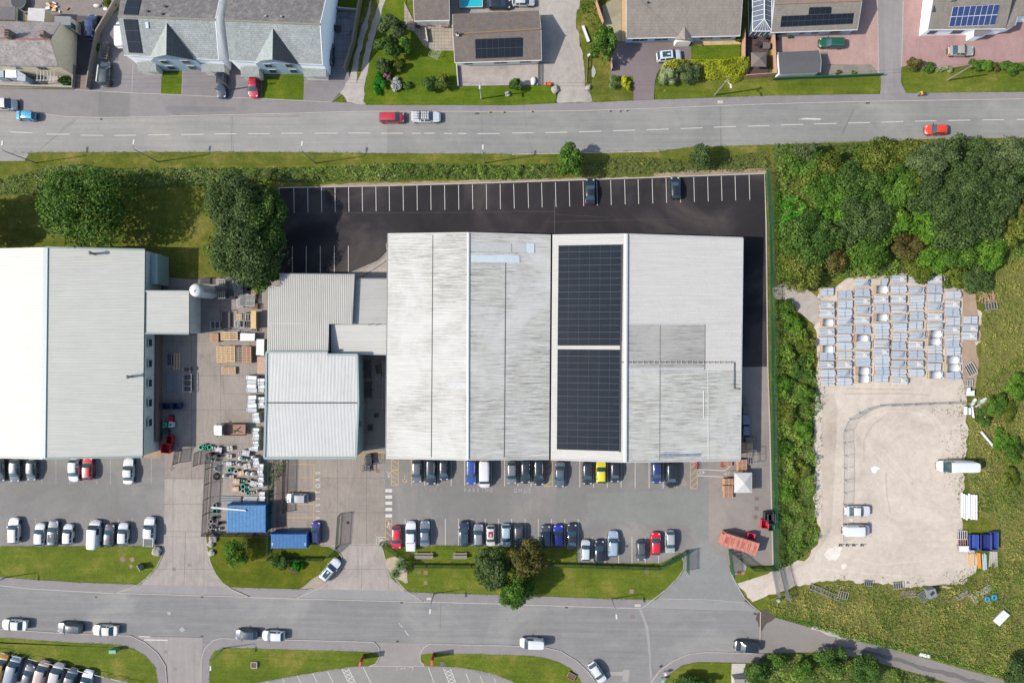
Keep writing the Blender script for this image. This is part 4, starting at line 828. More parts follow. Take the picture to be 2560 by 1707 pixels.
# covers, patches, seams
def cover(t, x, y, w=.6, rot=0, rgb=(120, 116, 112), z=.036, h=None):
    p = W(t, x, y); b = MB(); b.box((p[0], p[1], z), (w, h or w, .008), rot); m = mk('cover', rgb, .8, .15, 8)
    b2 = MB(); tag(b.build('drain_cover', m), kind='structure')
for a in (('03', 1597, 522, .65, 0, (135, 128, 125), .056), ('03', 1740, 482, .6, .3, (140, 134, 130), .056), ('03', 1553, 925, .6, 0, (170, 168, 165)), ('03', 1672, 1075, .75, .6, (172, 170, 168)), ('03', 882, 778, .35, .5, (95, 92, 90)), ('03', 1855, 776, .45, 0, (70, 68, 66), .036, .25), ('03', 1855, 1137, .45, 0, (70, 68, 66), .036, .25),
          ('03', 1522, 1280, .6, .2, (140, 135, 130)), ('03', 1605, 1440, .6, .2, (142, 136, 130)), ('13', 1337, 828, .48, 0, (70, 66, 64), .036, .28), ('13', 1300, 1182, .48, 0, (72, 68, 66), .038, .28), ('13', 845, 95, .5, 0, (70, 66, 60), .056),
          ('13', 1588, 790, .8, 0, (205, 196, 182), .13, .4), ('23', 1153, 852, 1.1, 0, (196, 188, 172), .13, .5), ('23', 1105, 957, .7, 0, (140, 122, 116)), ('23', 1170, 1127, .65, .7, (135, 132, 128)), ('23', 500, 872, .45, 0, (66, 64, 62), .036, .28), ('23', 2145, 818, .4, .6, (80, 76, 74), .06), ('23', 2045, 748, .7, 0, (140, 138, 134), .056),
          ('23', 2232, 930, .5, 0, (60, 58, 56), .036, .3), ('23', 1365, 1412, .5, .5, (60, 56, 54), .13, .35), ('23', 1055, 310, .45, 0, (92, 84, 80), .045), ('22', 2247, 1437, .7, 0, (128, 105, 98), .045), ('22', 2245, 1528, .7, 0, (128, 105, 98), .045), ('23', 2235, 45, .75, .5, (132, 108, 100), .045), ('23', 2085, 550, .7, 0, (150, 80, 62), .12),
          ('23', 1237, 545, .75, 0, (120, 108, 84), .14), ('23', 1097, 722, .75, 0, (150, 132, 112), .14), ('13', 1558, 552, .75, 0, (142, 118, 84), .14), ('13', 1497, 548, .6, .6, (130, 110, 70), .14), ('13', 1558, 645, .7, 0, (140, 124, 80), .14), ('03', 1130, 427, .85, .6, (140, 110, 95), .145), ('03', 1218, 432, .75, .5, (152, 126, 96), .145), ('03', 1207, 493, .6, .6, (150, 124, 100), .145),
          ('20', 1910, 940, 1.0, 0, (205, 192, 175), .115, .55), ('30', 915, 948, .75, 0, (92, 88, 84), .036, .35), ('10', 2030, 1044, .75, 0, (88, 84, 82), .036, .3), ('00', 930, 1097, .45, 0, (80, 76, 74), .034, .3), ('20', 1400, 836, .4, 0, (128, 134, 50), .125), ('13', 1710, 1388, .7, 0, (105, 108, 104), .145), ('02', 1610, 1062, .55, .2, (125, 118, 114), .05), ('02', 1578, 1162, .75, .7, (130, 122, 118), .055), ('12', 1120, 1185, .7, 0, (140, 112, 96), .05), ('13', 1588, 1515, .6, 0, (140, 138, 132), .042)):
    cover(*a)
SEAM = mk('tar_seam', (105, 102, 100), .9, .2)
for t, q, w_, z in (('23', [(1250, 1300), (1330, 1568)], .04, .03), ('13', [(1697, 830), (1690, 1070)], .05, .03), ('13', [(975, 310), (970, 710)], .05, .052), ('03', [(1705, 180), (1690, 665)], .05, .052), ('03', [(1512, 175), (1890, 178)], .05, .052), ('13', [(870, 303), (1160, 303)], .05, .053), ('02', [(2052, 300), (2052, 478), (2270, 480)], .04, .046),
                    ('00', [(370, 1370), (700, 1100)], .06, .026), ('00', [(545, 1212), (600, 1160), (680, 1095)], .05, .026), ('00', [(2118, 1065), (2128, 1380)], .05, .026), ('00', [(2136, 1065), (2142, 1380)], .04, .026), ('10', [(0, 1076), (400, 1066)], .05, .026), ('30', [(680, 1230), (790, 1000)], .1, .03), ('23', [(820, 1275), (1250, 1290)], .5, .024), ('20', [(1912, 985), (1918, 1340)], .28, .03), ('03', [(1250, 1135), (1850, 1145)], .08, .03), ('21', [(392, 260), (390, 580)], .07, .036), ('21', [(0, 372), (390, 376)], .04, .036), ('11', [(280, 392), (2350, 380)], .03, .036), ('22', [(2120, 232), (2350, 228)], .08, .04)):
    mark(t, q, z, SEAM if w_ < .25 else asphalt_mat('seam%d' % int(w_*100), (140, 138, 134), .05), 'surface_seam', w=w_)
TT = gravel_mat('tyre_track', (224, 210, 192), .88); TD = gravel_mat('tyre_dark', (203, 189, 170), .88)
for m_, q in ((TT, [(1330, 650), (1430, 665), (1510, 730), (1545, 810)]), (TT, [(1400, 620), (1500, 660), (1575, 740), (1595, 800)]), (TD, [(880, 1100), (880, 900), (960, 760), (1080, 680)]), (TT, [(960, 1000), (1150, 1200), (1450, 1380)]), (TT, [(1050, 990), (1180, 1120), (1330, 1300)]), (TD, [(1120, 1568), (1090, 1400), (1080, 1200)]), (TT, [(900, 700), (1100, 640), (1330, 640)]), (TD, [(700, 480), (1200, 475), (1500, 490)]), (TD, [(720, 430), (1300, 440)])):
    mark('32', q, .036 if m_ is TT else .033, m_, 'tyre_track', w=.28)
for q in ([(700, 400), (1000, 480), (1500, 440)], [(500, 520), (900, 560), (1500, 600)]): mark('33', q, .035, TT, 'tyre_track', w=.3)
for q in ([(300, 470), (900, 455), (1500, 450)], [(1290-900, 1300-900), (900, 430)]): mark('21', q, .0335, asphalt_mat('rolled_seam', (74, 68, 70), .1), 'tarmac_seam', w=.12)

# ---------------------------------------------------------------- industrial buildings
SH_W = sheet_mat('white_sheet', (217, 216, 205), 'x', .25, .25, (150, 148, 130), rough=.5)
SH_A = sheet_mat('aged_sheet', (220, 220, 214), 'x', .26, .9, (118, 108, 92), dens=.45); SH_A2 = sheet_mat('aged_sheet_grey', (234, 233, 225), 'x', .26, .9, (118, 108, 92), green=(206, 208, 182), dens=.45)
SH_N = sheet_mat('newer_sheet', (226, 221, 213), 'x', .34, .2, (165, 165, 165), dens=.55); SH_D = sheet_mat('dirty_sheet', (205, 202, 194), 'x', .3, .75, (112, 106, 96), dens=.45)
SH_Y = sheet_mat('grey_sheet_y', (182, 180, 172), 'y', .32, .6, (128, 126, 116), dens=.48); SH_X = sheet_mat('grey_sheet_x', (196, 194, 186), 'x', .3, .7, (126, 122, 112))
SH_B = sheet_mat('bright_sheet', (212, 210, 202), 'x', .36, .35, (150, 146, 134)); SH_G = sheet_mat('annex_sheet', (205, 206, 204), 'y', .24, .4, (150, 152, 148), dens=.46)
CLAD = sheet_mat('wall_cladding', (250, 258, 246), 'x', .3, .15, (160, 164, 158)); CLADG = sheet_mat('green_cladding', (185, 215, 204), 'x', .2, .15, (110, 130, 120))
BRICKW = tile_mat('brick_wall', (150, 120, 100), .22, .075, .8); TRIM = mk('pale_trim', (188, 198, 196), .5, .06); TRIMG = mk('sage_trim', (148, 168, 166), .5, .06); RIDGE = mk('ridge_flashing', (236, 235, 230), .6, .06)
SKYL = mk('rooflight', (214, 226, 230), .35, .08, 1); GREYF = mk('grey_flashing', (200, 200, 198), .6, .08, 2)
def roofpart(o, nm, mat, corners, th=.12):
    b = MB(); b.slab3(corners, th); return b.build(nm, mat, o, True)
def skirt(o, pts, mat, name='wall', ins=.15, z0=-.1, drop=.1):
    """walls hung under a closed ring of 3-D roof-edge points"""
    c = Vector((sum(p[0] for p in pts)/len(pts), sum(p[1] for p in pts)/len(pts)))
    q = []
    for p in pts:
        d = c-Vector(p[:2]); s = Vector((math.copysign(1, d.x), math.copysign(1, d.y)))*ins; q.append((p[0]+s.x, p[1]+s.y, p[2]-drop))
    n = len(q); b = MB(); vs = q+[(x, y, z0) for x, y, z in q]; b.add(vs, [(i, (i+1) % n, n+(i+1) % n, n+i) for i in range(n)]+[tuple(range(n))]); return b.build(name, mat, o, True), q
# --- left warehouse
ze, zr = 5.7, 8.0
A0, A1 = W('01', 1330, 723, ze), W('02', 1308, 1057, ze); R0, R1 = W('01', 420, 703, zr), W('02', 398, 1072, zr)
B0, B1 = (A0[0]-2*(A0[0]-R0[0])-3, R0[1], 5.4), (A1[0]-2*(A1[0]-R1[0])-3, R1[1], 5.4)
o = LWH = thing('warehouse', 'large warehouse with cream ribbed metal roof cut off by the left edge', 'warehouse', (-75, 0, 0))
roofpart(o, 'roof', SH_W, [A0, A1, R1, R0]); roofpart(o, 'roof', SH_W, [R0, R1, B1, B0])
b = MB(); b.strip([R0, R1], .75, 7.9, 8.09); b.build('ridge_cap', TRIM, o, True)
LP_ = Plane(A0, A1, R0)
skirt(o, [A0, A1, R1, B1, B0, R0], CLAD)
E = [W('01', 1325, 1105, ze-.12), W('01', 1735, 1106, 4.7), W('01', 1735, 1497, 4.7), W('01', 1320, 1492, ze-.12)]
roofpart(o, 'extension_roof', SH_W, E); skirt(o, E, CLAD, 'extension_wall')
for p, q in ((A0, A1), (E[1], E[2])): gutter(o, (p[0]+.06, p[1], p[2]-.05), (q[0]+.06, q[1], q[2]-.05), DARK, .09)
for p, q in ((A1, R1), (A0, R0), (R1, B1), (E[0], E[1]), (E[3], E[2])):
    b = MB(); b.cyl(p, q, .17, n=4); b.build('verge_flashing', TRIMG if p is not E[0] else TRIM, o, True)
wx = A0[0]-.15
for yy in (10, 200, 380, 560, 742):
    c = W('02', 1370, yy, 3.9); f = MB(); px = o.location
    f.box((wx+.04, c[1], 3.9), (.1, 1.5, 1.3)); fo = f.build('window', WHITE, o, True); f = MB(); f.box((wx+.1-px[0], c[1], 3.9), (.06, 1.2, 1.0)); f.build('pane', GLASS, fo)
b = MB(); b.box((wx+.03, (A0[1]+A1[1])/2-5, 1.0), (.12, A0[1]-A1[1]-14, 2.1)); b.build('brick_plinth', BRICKW, o, True)
for t, x, y in (('01', 850, 762), ('02', 1190, 318)):
    p = LP_.at(t, x+20, y+2); b = MB(); b.cyl((p[0], p[1], p[2]-.1), (p[0], p[1], p[2]+1.3), .22, n=12); b.lathe([(.0, 1.62), (.3, 1.5), (.34, 1.35), (.2, 1.3)], 12, p); b.build('roof_flue', GREYM, o, True)
b = MB(); b.box((wx+.7, W('01', 0, 925, 0)[1], 1.9), (1.2, 5.2, 3.8)); b.build('stair_block', CLADG, o, True)
# --- green trimmed annex
o = thing('workshop', 'pale ribbed roof workshop with sage trim and a central valley gutter', 'workshop', (-34, -16, 0)); zz = 5.8; zv = 5.35
C1 = [W('12', 97, 95, zz), W('12', 660, 95, zz), W('12', 655, 118, zz), W('12', 930, 118, zz), W('12', 940, 560, zv), W('12', 92, 560, zv)]
C2 = [W('12', 92, 563, zv), W('12', 940, 563, zv), W('12', 920, 1065, 6.1), W('12', 78, 1068, 6.1)]
roofpart(o, 'roof', SH_G, C1); roofpart(o, 'roof', SH_G, C2)
_, q1 = skirt(o, [C1[0], C1[1], C1[2], C1[3], C1[4], C2[2], C2[3], C1[5]], CLADG)
b = MB(); b.cyl((C1[5][0]-.4, C1[5][1], zv+.04), (C1[4][0]+.4, C1[4][1], zv+.04), .1, n=6); b.build('valley_gutter', DARK, o, True)
for p, q in ((C1[0], C1[1]), (C1[2], C1[3]), (C1[3], C1[4]), (C2[1], C2[2]), (C2[2], C2[3]), (C2[3], C2[0]), (C1[5], C1[0])):
    b = MB(); b.cyl((p[0], p[1], p[2]-.02), (q[0], q[1], q[2]-.02), .24, n=4); b.build('trim', TRIMG, o, True)
b = MB(); d0 = W('12', 990, 600, 0); b.tube([(C2[1][0]+.35, C2[1][1]-.6, .1), (C2[1][0]+.35, C2[1][1]-.6, 5)], .09); b.build('downpipe', mk('yellow_pipe', (180, 165, 70), .6), o, True)
p = W('12', 958, 752, 3); b = MB(); b.box((C2[1][0]+.1, p[1], 3.2), (.25, .9, 1.0)); b.build('wall_box', GREYM, o, True)
# --- grey annex (L shaped, ribs north-south)
o = thing('annex_building', 'grey L shaped annex with weathered ribbed roof beside the black car park', 'annex', (-35, 5, 0)); z1, z2 = 4.9, 5.5
q = [W('11', 215, 945, z1), W('11', 905, 950, z1), W('11', 882, 1410, z1+.35), W('11', 670, 1405, z1+.35), W('12', 660, 96, z2-.1), W('12', 100, 90, z2-.1), W('11', 115, 1060, z1+.1), W('11', 218, 1050, z1+.1)]
roofpart(o, 'roof', SH_Y, q); skirt(o, q, mk('render_wall', (170, 168, 160), .9))
for p, r in ((q[0], q[1]), (q[1], q[2])): gutter(o, (p[0], p[1], p[2]-.02), (r[0], r[1], r[2]-.02), GREYM, .1)
b = MB(); b.strip([W('11', 105, 1400, 5.18), W('11', 668, 1402, 5.18)], .09, 5.1, 5.24); b.build('lap_flashing', GREYF, o, True)
# --- link building
o = thing('link_building', 'low link building with streaked grey and white sheet roof joining the halls', 'building', (-22, 3, 0))
q = [W('11', 884, 990, 4.2), W('11', 1216, 990, 4.2), W('11', 1212, 1408, 4.5), W('11', 884, 1408, 4.5)]; roofpart(o, 'roof', SH_X, q); skirt(o, q, mk('link_wall', (150, 146, 138), .9))
q2 = [W('11', 686, 1412, 4.52), W('11', 1212, 1412, 4.52), W('12', 1205, 118, 3.9), W('12', 690, 112, 3.9)]; roofpart(o, 'roof', SH_B, q2, .1); skirt(o, q2, mk('link_wall', (150, 146, 138), .9))
gutter(o, q[0], q[1], GREYM, .1); gutter(o, q2[3], q2[2], TRIM, .1)
for x in (1040, 1106): p = W('11', x, 1412, 4.6); b = MB(); b.cyl(p, (p[0], p[1], p[2]+.5), .08, n=8); b.build('vent_pipe', DARK, o, True)
# --- west hall
ze, zr, zv = 4.9, 7.4, 5.2
o = WH = thing('factory_hall', 'factory hall with weathered white double pitched roof and lichen streaks', 'factory', (-8, 0, 0))
a = [W('11', 1213, 580, ze), W('12', 1195, 1068, ze)]; r = [W('11', 1950, 570, zr), W('12', 1945, 1083, zr)]; v = [W('21', 356, 592, zv), W('22', 340, 1078, zv)]
roofpart(o, 'roof', SH_A, [a[0], a[1], r[1], r[0]]); roofpart(o, 'roof', SH_A2, [r[0], r[1], v[1], v[0]]); skirt(o, [a[0], r[0], v[0], v[1], r[1], a[1]], mk('block_wall', (158, 150, 140), .9))
b = MB(); b.cyl((r[0][0], r[0][1], zr+.0), (r[1][0], r[1][1], zr+.0), .22, n=6); b.build('ridge_cap', RIDGE, o, True)
PW, PE = Plane(a[0], a[1], r[0]), Plane(r[0], r[1], v[0])
def lap(o, pl, t1, p1, t2, p2, m=None, w_=.09): 
    A, B = pl.at(t1, *p1, .04), pl.at(t2, *p2, .04); b = MB(); b.cyl(A, B, w_/2, n=4); b.build('lap_joint', m or mk('dark_lap', (120, 114, 106), .9, .2, 9), o, True)
lap(o, PW, '11', (1622, 592), '12', (1607, 1060)); lap(o, PE, '11', (2290, 840), '12', (2277, 1060))
on(PE, '11', [(1972, 770), (2348, 772), (2420, 778), (2420, 845), (1972, 836)], .07, .05, SKYL, 'rooflight', o); on(PE, '11', [(1972, 658), (2345, 668), (2345, 745), (1972, 738)], .06, .05, GREYF, 'replacement_sheet', o)
on(PE, '21', [(5, 668), (133, 668), (133, 748), (5, 745)], .07, .05, GREYF, 'replacement_sheet', o); on(PE, '21', [(133, 663), (205, 667), (205, 757), (147, 755), (133, 740)], .09, .05, SKYL, 'rooflight', o)
on(PW, '12', [(1770, 372), (1935, 370), (1935, 435), (1770, 432)], .06, .05, GREYF, 'replacement_sheet', o)
for p, q in ((a[0], r[0]), (r[0], v[0]), (a[1], r[1]), (r[1], v[1])): b = MB(); b.cyl(p, q, .13, n=4); b.build('verge_flashing', GREYF, o, True)
gutter(o, (a[0][0]-.08, a[0][1], ze-.05), (a[1][0]-.08, a[1][1], ze-.05), GREYM, .09)
b = MB(); b.cyl((a[0][0]-.3, a[0][1]-2, .1), (a[0][0]-.3, a[0][1]-2, 4.8), .08, n=6); b.build('downpipe', GREYM, o, True)
# --- east hall
o = EH = thing('factory_hall', 'factory hall with black solar panels on its west slope and grey ribbed east slope', 'factory', (18, 0, 0))
ze = 4.6; v = [W('21', 372, 592, zv), W('22', 356, 1080, zv)]; r = [W('21', 1048, 583, zr), W('22', 1040, 1103, zr)]; e = [W('21', 2118, 617, ze), W('22', 2093, 1090, ze)]
def mid(p, q, f): return tuple(p[i]+(q[i]-p[i])*f for i in range(3))
roofpart(o, 'roof', SH_B, [v[0], v[1], r[1], r[0]])
PE1, PE2 = Plane(v[0], v[1], r[0]), Plane(e[0], e[1], r[0])
f1 = .402; m0, m1 = mid(r[0], r[1], f1), mid(e[0], e[1], f1); roofpart(o, 'roof', SH_N, [r[0], m0, m1, e[0]]); roofpart(o, 'roof', SH_A2, [m0, r[1], e[1], m1])
on(PE2, '21', [(1062, 1413), (1772, 1413), (1770, 1700), (1770, 1568+255), (1058, 1568+250)], .035, .04, SH_D, 'weathered_sheets', o)
on(PE2, '21', [(1776, 1405), (2108, 1402), (2103, 1836), (1776, 1830)], .04, .05, SH_N, 'newer_sheets', o)
on(PE2, '22', [(1055, 235), (1765, 235), (1765, 262), (1055, 258)], .06, .05, GREYF, 'lap_sheet', o); on(PE2, '21', [(1062, 1400), (1772, 1402), (1772, 1414), (1062, 1412)], .06, .05, GREYF, 'lap_sheet', o)
on(PE2, '22', [(1355, 1028), (1745, 1026), (1730, 1050), (1355, 1055)], .045, .05, mk('stained_sheet', (140, 150, 165), .6, .3, 3), 'rooflight', o)
on(PE2, '22', [(1055, 615), (1095, 615), (1112, 640), (1095, 665), (1055, 660)], .045, .05, GREYF, 'repair_sheet', o)
lap(o, PE2, '21', (1360, 1418), '22', (1355, 1085)); lap(o, PE2, '21', (1773, 1415), '22', (1770, 255)); lap(o, PE2, '22', (1800, 262), '22', (1802, 1085), RIDGE, .12); lap(o, PE2, '22', (1760, 450), '22', (1758, 700), RIDGE, .14)
b = MB(); b.cyl((r[0][0], r[0][1], zr+.02), (r[1][0], r[1][1], zr+.02), .32, n=6); b.build('ridge_cap', RIDGE, o, True)
skirt(o, [v[0], r[0], e[0], e[1], r[1], v[1]], mk('block_wall', (158, 150, 140), .9))
solar(o, PE1, '21', [(427, 686), (1005, 676), (995, 1568+36), (418, 1568+36)], 6, 15); solar(o, PE1, '22', [(418, 70), (992, 74), (981, 1005), (411, 988)], 6, 15)
for y0, t0, y1, t1 in ((675, '21', 1568, '21'), (0, '22', 1015, '22')): 
    A, B = PE1.at(t0, 1008 if t0 == '21' else 995, y0, .15), PE1.at(t1, 998 if t0 == '21' else 988, y1, .15); b = MB(); b.cyl(A, B, .09, n=4); b.build('cable_tray', mk('tray', (92, 84, 78), .7), o, True)
tr = [PE1.at('22', 1000, 188, .22)]+[PE2.at('22', x, y, .22) for x, y in ((1050, 188), (2040, 190), (2038, 430), (2080, 431), (2086, 440))]
b = MB(); b.tube(tr, .075, 4); b.build('cable_conduit', mk('conduit', (112, 108, 104), .6), o, True)
for i in range(20): p = PE2.at('22', 1058+i*50, 190, .08); b = MB(); b.box(p, (.08, .5, .14)); b.build('conduit_bracket', RIDGE, o, True)
for p, q in ((v[0], r[0]), (r[0], e[0]), (v[1], r[1]), (r[1], e[1])): b = MB(); b.cyl(p, q, .15, n=4); b.build('verge_flashing', GREYF, o, True)
gutter(o, (e[0][0]+.1, e[0][1], ze-.05), (e[1][0]+.1, e[1][1], ze-.05), GREYM, .1)
b = MB(); b.strip([(v[0][0]-.12, v[0][1]), (v[1][0]-.12, v[1][1])], .35, 4.9, 4.98); b.build('valley_gutter', mk('gutter_black', (38, 36, 34), .9), o, True)
# ---------------------------------------------------------------- houses
SLATE = tile_mat('grey_slate', (166, 172, 170), .34, .26, .62, .14, 0, None); SLATED = tile_mat('weathered_slate', (128, 124, 122), .3, .24, .7, .2, 0, (160, 156, 148)); TILEB = tile_mat('brown_tile', (122, 112, 106), .34, .32, .72, .1, 0, (138, 120, 98)); TILEG = tile_mat('buff_grey_tile', (152, 142, 132), .34, .42, .78, .07)
TILEC = tile_mat('concrete_tile', (146, 138, 128), .34, .32, .75, .08); OLDS = tile_mat('old_slate', (158, 150, 148), .3, .22, .75, .22, 0, (188, 176, 168))
RW = mk('white_render', (325, 328, 326), .85, .05); RB = mk('pale_blue_render', (205, 226, 240), .85, .06); RBG = mk('beige_render', (275, 256, 218), .9, .1, 2, bump=.2); RC = mk('cream_render', (290, 280, 256), .85, .06)
# old terrace
g = gable('terraced_house', 'old terraced house with lichen covered slate roof and beige gable wall', 'house', ('00', -900, 590), ('00', 535, 612), ('00', -900, 335), ('00', 462, 365), ('00', -900, 180), ('00', 555, 208), 4.7, 7.2, 4.7, OLDS, RBG, .12, uo=.02)
o = g['o']; b = MB(); a_, c_ = g['pts'][2], g['pts'][3]; b.tube([(a_[0], a_[1], 7.22), (c_[0], c_[1], 7.22)], .14, 6); b.build('ridge_tile', mk('red_ridge', (165, 105, 95), .8, .15), o, True)
for x, n in ((92, 3), (410, 1)):
    p = g['A'].at('00', x, 325, 0); ch = MB(); ch.box((p[0], p[1], 7.5), (.75, 1.3 if n > 1 else 1.0, 1.6)); co = ch.build('chimney', mk('chimney_brick', (135, 125, 112), .9, .2), o, True)
    for i in range(n): ch = MB(); ch.cyl((p[0]-.05-o.location[0], p[1]-.4+i*.4-o.location[1], 8.2), (p[0]-.05-o.location[0], p[1]-.4+i*.4-o.location[1], 8.75), .14, .11, 10); ch.build('chimney_pot', mk('terracotta', (205, 120, 90), .8), co)
b = MB(); pr = WP('00', [(395, 600), (530, 618), (690, 690), (690, 700), (560, 690), (395, 640)], 0); wl = [W('00', -300, 660), W('00', 690, 690)]
for u0, u1, z0, z1 in ((.36, .42, 3.0, 4.1), (.52, .58, 3.0, 4.1), (.67, .73, 3.0, 4.1), (.84, .9, 3.0, 4.1)):
    q = g['pts']; window_on(o, (q[0][0], q[0][1]+.14), (q[1][0], q[1][1]+.14), z0, z1, u0, u1)
p = W('00', 672, 245, 3.2); b = MB(); b.box((p[0], p[1], 3.2), (.12, .9, 1.2)); b.build('window', GLASS, o, True)
def shed(name, label, cat, t, c, z, roofm, wallm, par=None, th=.1, ov=.08, zs=None):
    q = [W(t, x, y, (zs[i] if zs else z)) for i, (x, y) in enumerate(c)]
    o = thing(name, label, cat, ((q[0][0]+q[2][0])/2, (q[0][1]+q[2][1])/2, 0)); roofpart(o, 'roof', roofm, q, th); skirt(o, q, wallm, ins=ov); return o
shed('outbuilding', 'small flat roofed outbuilding with bright white roof behind the terrace', 'outbuilding', '00', [(258, 75), (415, 82), (405, 203), (250, 190)], 3.3, mk('white_felt', (205, 203, 200), .8, .12, 2), RBG)
shed('outbuilding', 'lean-to with grey sheet roof between the beige gable and the blue car', 'outbuilding', '00', [(500, 148), (650, 155), (650, 260), (500, 215)], 3.0, mk('grey_felt', (140, 145, 145), .8, .12, 2), RBG)
shed('outbuilding', 'dark grey flat roofed extension at the top left edge', 'outbuilding', '00', [(-200, 60), (140, 66), (138, 186), (-200, 180)], 3.4, mk('dark_felt', (112, 108, 112), .85, .15, 2), RBG)
shed('outbuilding', 'dull green roofed store next to the white roofed outbuilding', 'outbuilding', '00', [(146, 68), (225, 120), (222, 190), (146, 186)], 2.6, mk('mossy_felt', (120, 124, 110), .85, .2, 2), RBG)
shed('porch', 'small porch with white roof in front of the old terrace', 'porch', '00', [(52, 640), (145, 640), (150, 712), (50, 712)], 2.4, RW, RB); shed('porch', 'pale blue bay with grey roof right of the white porch', 'porch', '00', [(155, 645), (235, 690), (232, 750), (155, 740)], 2.3, mk('bay_lead', (178, 188, 196), .6), RB)
shed('porch', 'pale porch roof at the far left edge of the terrace', 'porch', '00', [(-60, 650), (30, 650), (32, 710), (-60, 710)], 2.3, mk('bay_lead', (178, 188, 196), .6), RB)
p = W('00', 420, 695, 2.2); o = thing('pergola', 'white slatted pergola frame on the front of the terrace', 'pergola', (p[0], p[1], 0)); b = MB()
for i in range(6): b.box((-1.5+i*.6, 0, 2.2), (.07, 1.9, .1))
b.box((0, -.8, 2.1), (3.6, .08, .1)); b.box((0, .8, 2.1), (3.6, .08, .1)); b.build('rafter', WHITE, o).name = 'rafters'
for sx in (-1.6, 1.6): b = MB(); b.box((sx, -.8, 1.05), (.1, .1, 2.1)); b.build('post', WHITE, o)
# two modern semi-detached pairs
def semi(label, L, R, za, off, wl):
    g = gable('semi_detached_house', label, 'house', L[0], L[1], L[2], L[3], L[4], L[5], 5.0, 8.6, 5.0, SLATE, RW, .2, uo=.04, cap=None)
    o = g['o']; q = g['pts']; 
    b = MB(); b.slab3([(p[0], p[1], p[2]+.025) for p in (q[2], q[3], q[5], q[4])], .03); b.build('rear_slates', SLATED, o, True)
    b = MB(); b.tube([(q[2][0], q[2][1], 8.62), (q[3][0], q[3][1], 8.62)], .17, 6); b.build('ridge_tile', mk('mossy_ridge', (150, 146, 130), .9, .15), o, True)
    # cross gable
    ap, fl, fr, fc = R; pa = g['A'].at(*ap, .03); zf = 4.75
    lf = W(*fl, zf); rf_ = W(*fr, zf); xm = (lf[0]+rf_[0])/2; yf = min(lf[1], rf_[1]); zt = pa[2]-.0; fcx = W(*fc, zt); top = (fcx[0], fcx[1], zt)
    b = MB(); b.slab3([pa, top, lf], .1); b.build('gable_roof', tile_mat('slate_lit', (166, 176, 172), .26, .3, .62, .1, math.pi/2), o, True); b = MB(); b.slab3([pa, rf_, top], .1); b.build('gable_roof', tile_mat('slate_side', (118, 118, 112), .26, .3, .6, .12, math.pi/2), o, True)  # same slate twice: sunlit and shaded slope put into the colour
    wl_ = [(lf[0]+.15, lf[1]+.0), (rf_[0]-.15, rf_[1])]; yy = max(lf[1], rf_[1])+.0; yw = (lf[1]+rf_[1])/2-.05
    b = MB(); T = (top[0], yw, zt-.15); Lf = (lf[0]+.2, yw, zf-.1); Rf = (rf_[0]-.2, yw, zf-.1)
    b.add([T, Lf, (Lf[0], yw, 0), (Rf[0], yw, 0), Rf, (T[0], yw+1.5, T[2]), (Lf[0], yw+1.5, Lf[2]), (Lf[0], yw+1.5, 0), (Rf[0], yw+1.5, 0), (Rf[0], yw+1.5, Rf[2])], [(0, 1, 2, 3, 4), (9, 8, 7, 6, 5), (1, 6, 7, 2), (3, 8, 9, 4), (0, 5, 6, 1), (4, 9, 5, 0)]); b.build('front_wall', RB, o, True)  # white render tinted blue-grey, its shade put into the wall colour
    for u0, u1 in ((.18, .34), (.66, .82)):
        for z0, z1 in ((3.3, 4.5), (.9, 2.2)): window_on(o, (Lf[0], yw), (Rf[0], yw), z0, z1, u0, u1)
    A0, A1 = q[0], q[1]; 
    for x0, x1 in ((A0[0]+1.0, Lf[0]-.1), (Rf[0]+.1, A1[0]-.1)):
        b = MB(); ym = (A0[1]+A1[1])/2+.1; b.slab3([(x0, ym, 2.9), (x0, ym-1.5, 2.45), (x1, ym-1.5, 2.45), (x1, ym, 2.9)], .1); b.build('porch_roof', SLATE, o, True)
        b = MB(); b.box(((x0+x1)/2, ym-.65, 1.15), (x1-x0-.3, 1.1, 2.4)); b.build('porch_wall', RC, o, True)
    gutter(o, A0, A1, WHITE, .07); b = MB(); b.cyl(A1, q[3], .1, n=4); b.cyl(q[3], q[5], .1, n=4); b.build('bargeboard', WHITE, o, True)
    xg = A1[0]-.25
    for t, x, y, z in wl: p = W(t, x, y, z); b = MB(); b.box((xg+.12, p[1], z), (.14, .8, 1.1)); f = b.build('window', WHITE, o, True); b = MB(); b.box((xg+.2-o.location[0], p[1]-o.location[1], z), (.06, .6, .9)); b.build('pane', GLASS, f)
    return g
s1 = semi('semi-detached house with slate roof and solar panels left of its twin', [('00', 1140, 510), ('00', 2010, 553), ('00', 1085, 155), ('00', 1978, 185), ('00', 1140, -330), ('00', 2080, -300)], [('00', 1530, 215), ('00', 1368, 540), ('00', 1800, 556), ('00', 1525, 505)], 5, 0, [('00', 2020, 210, 5.5), ('00', 2015, 325, 5.5)])
s2 = semi('semi-detached house with slate roof and no solar panels beside the gravel lane', [('00', 2105, 560), ('10', 612, 597), ('00', 2062, 190), ('10', 590, 228), ('00', 2120, -290), ('10', 700, -260)], [('10', 155, 262), ('00', 2330, 568), ('10', 405, 595), ('10', 150, 548)], 5, 0, [('10', 630, 265, 5.5), ('10', 617, 365, 5.5)])
solar(s1['o'], s1['A'], '00', [(1130, 177), (1255, 180), (1305, 490), (1182, 485)], 2, 3); solar(s1['o'], s1['B'], '00', [(1130, 134), (1264, 138), (1305, -60), (1178, -60)], 1, 3)
on(s1['A'], '00', [(1330, 205), (1360, 205), (1366, 262), (1338, 262)], .12, .1, SKYL, 'rooflight', s1['o'])
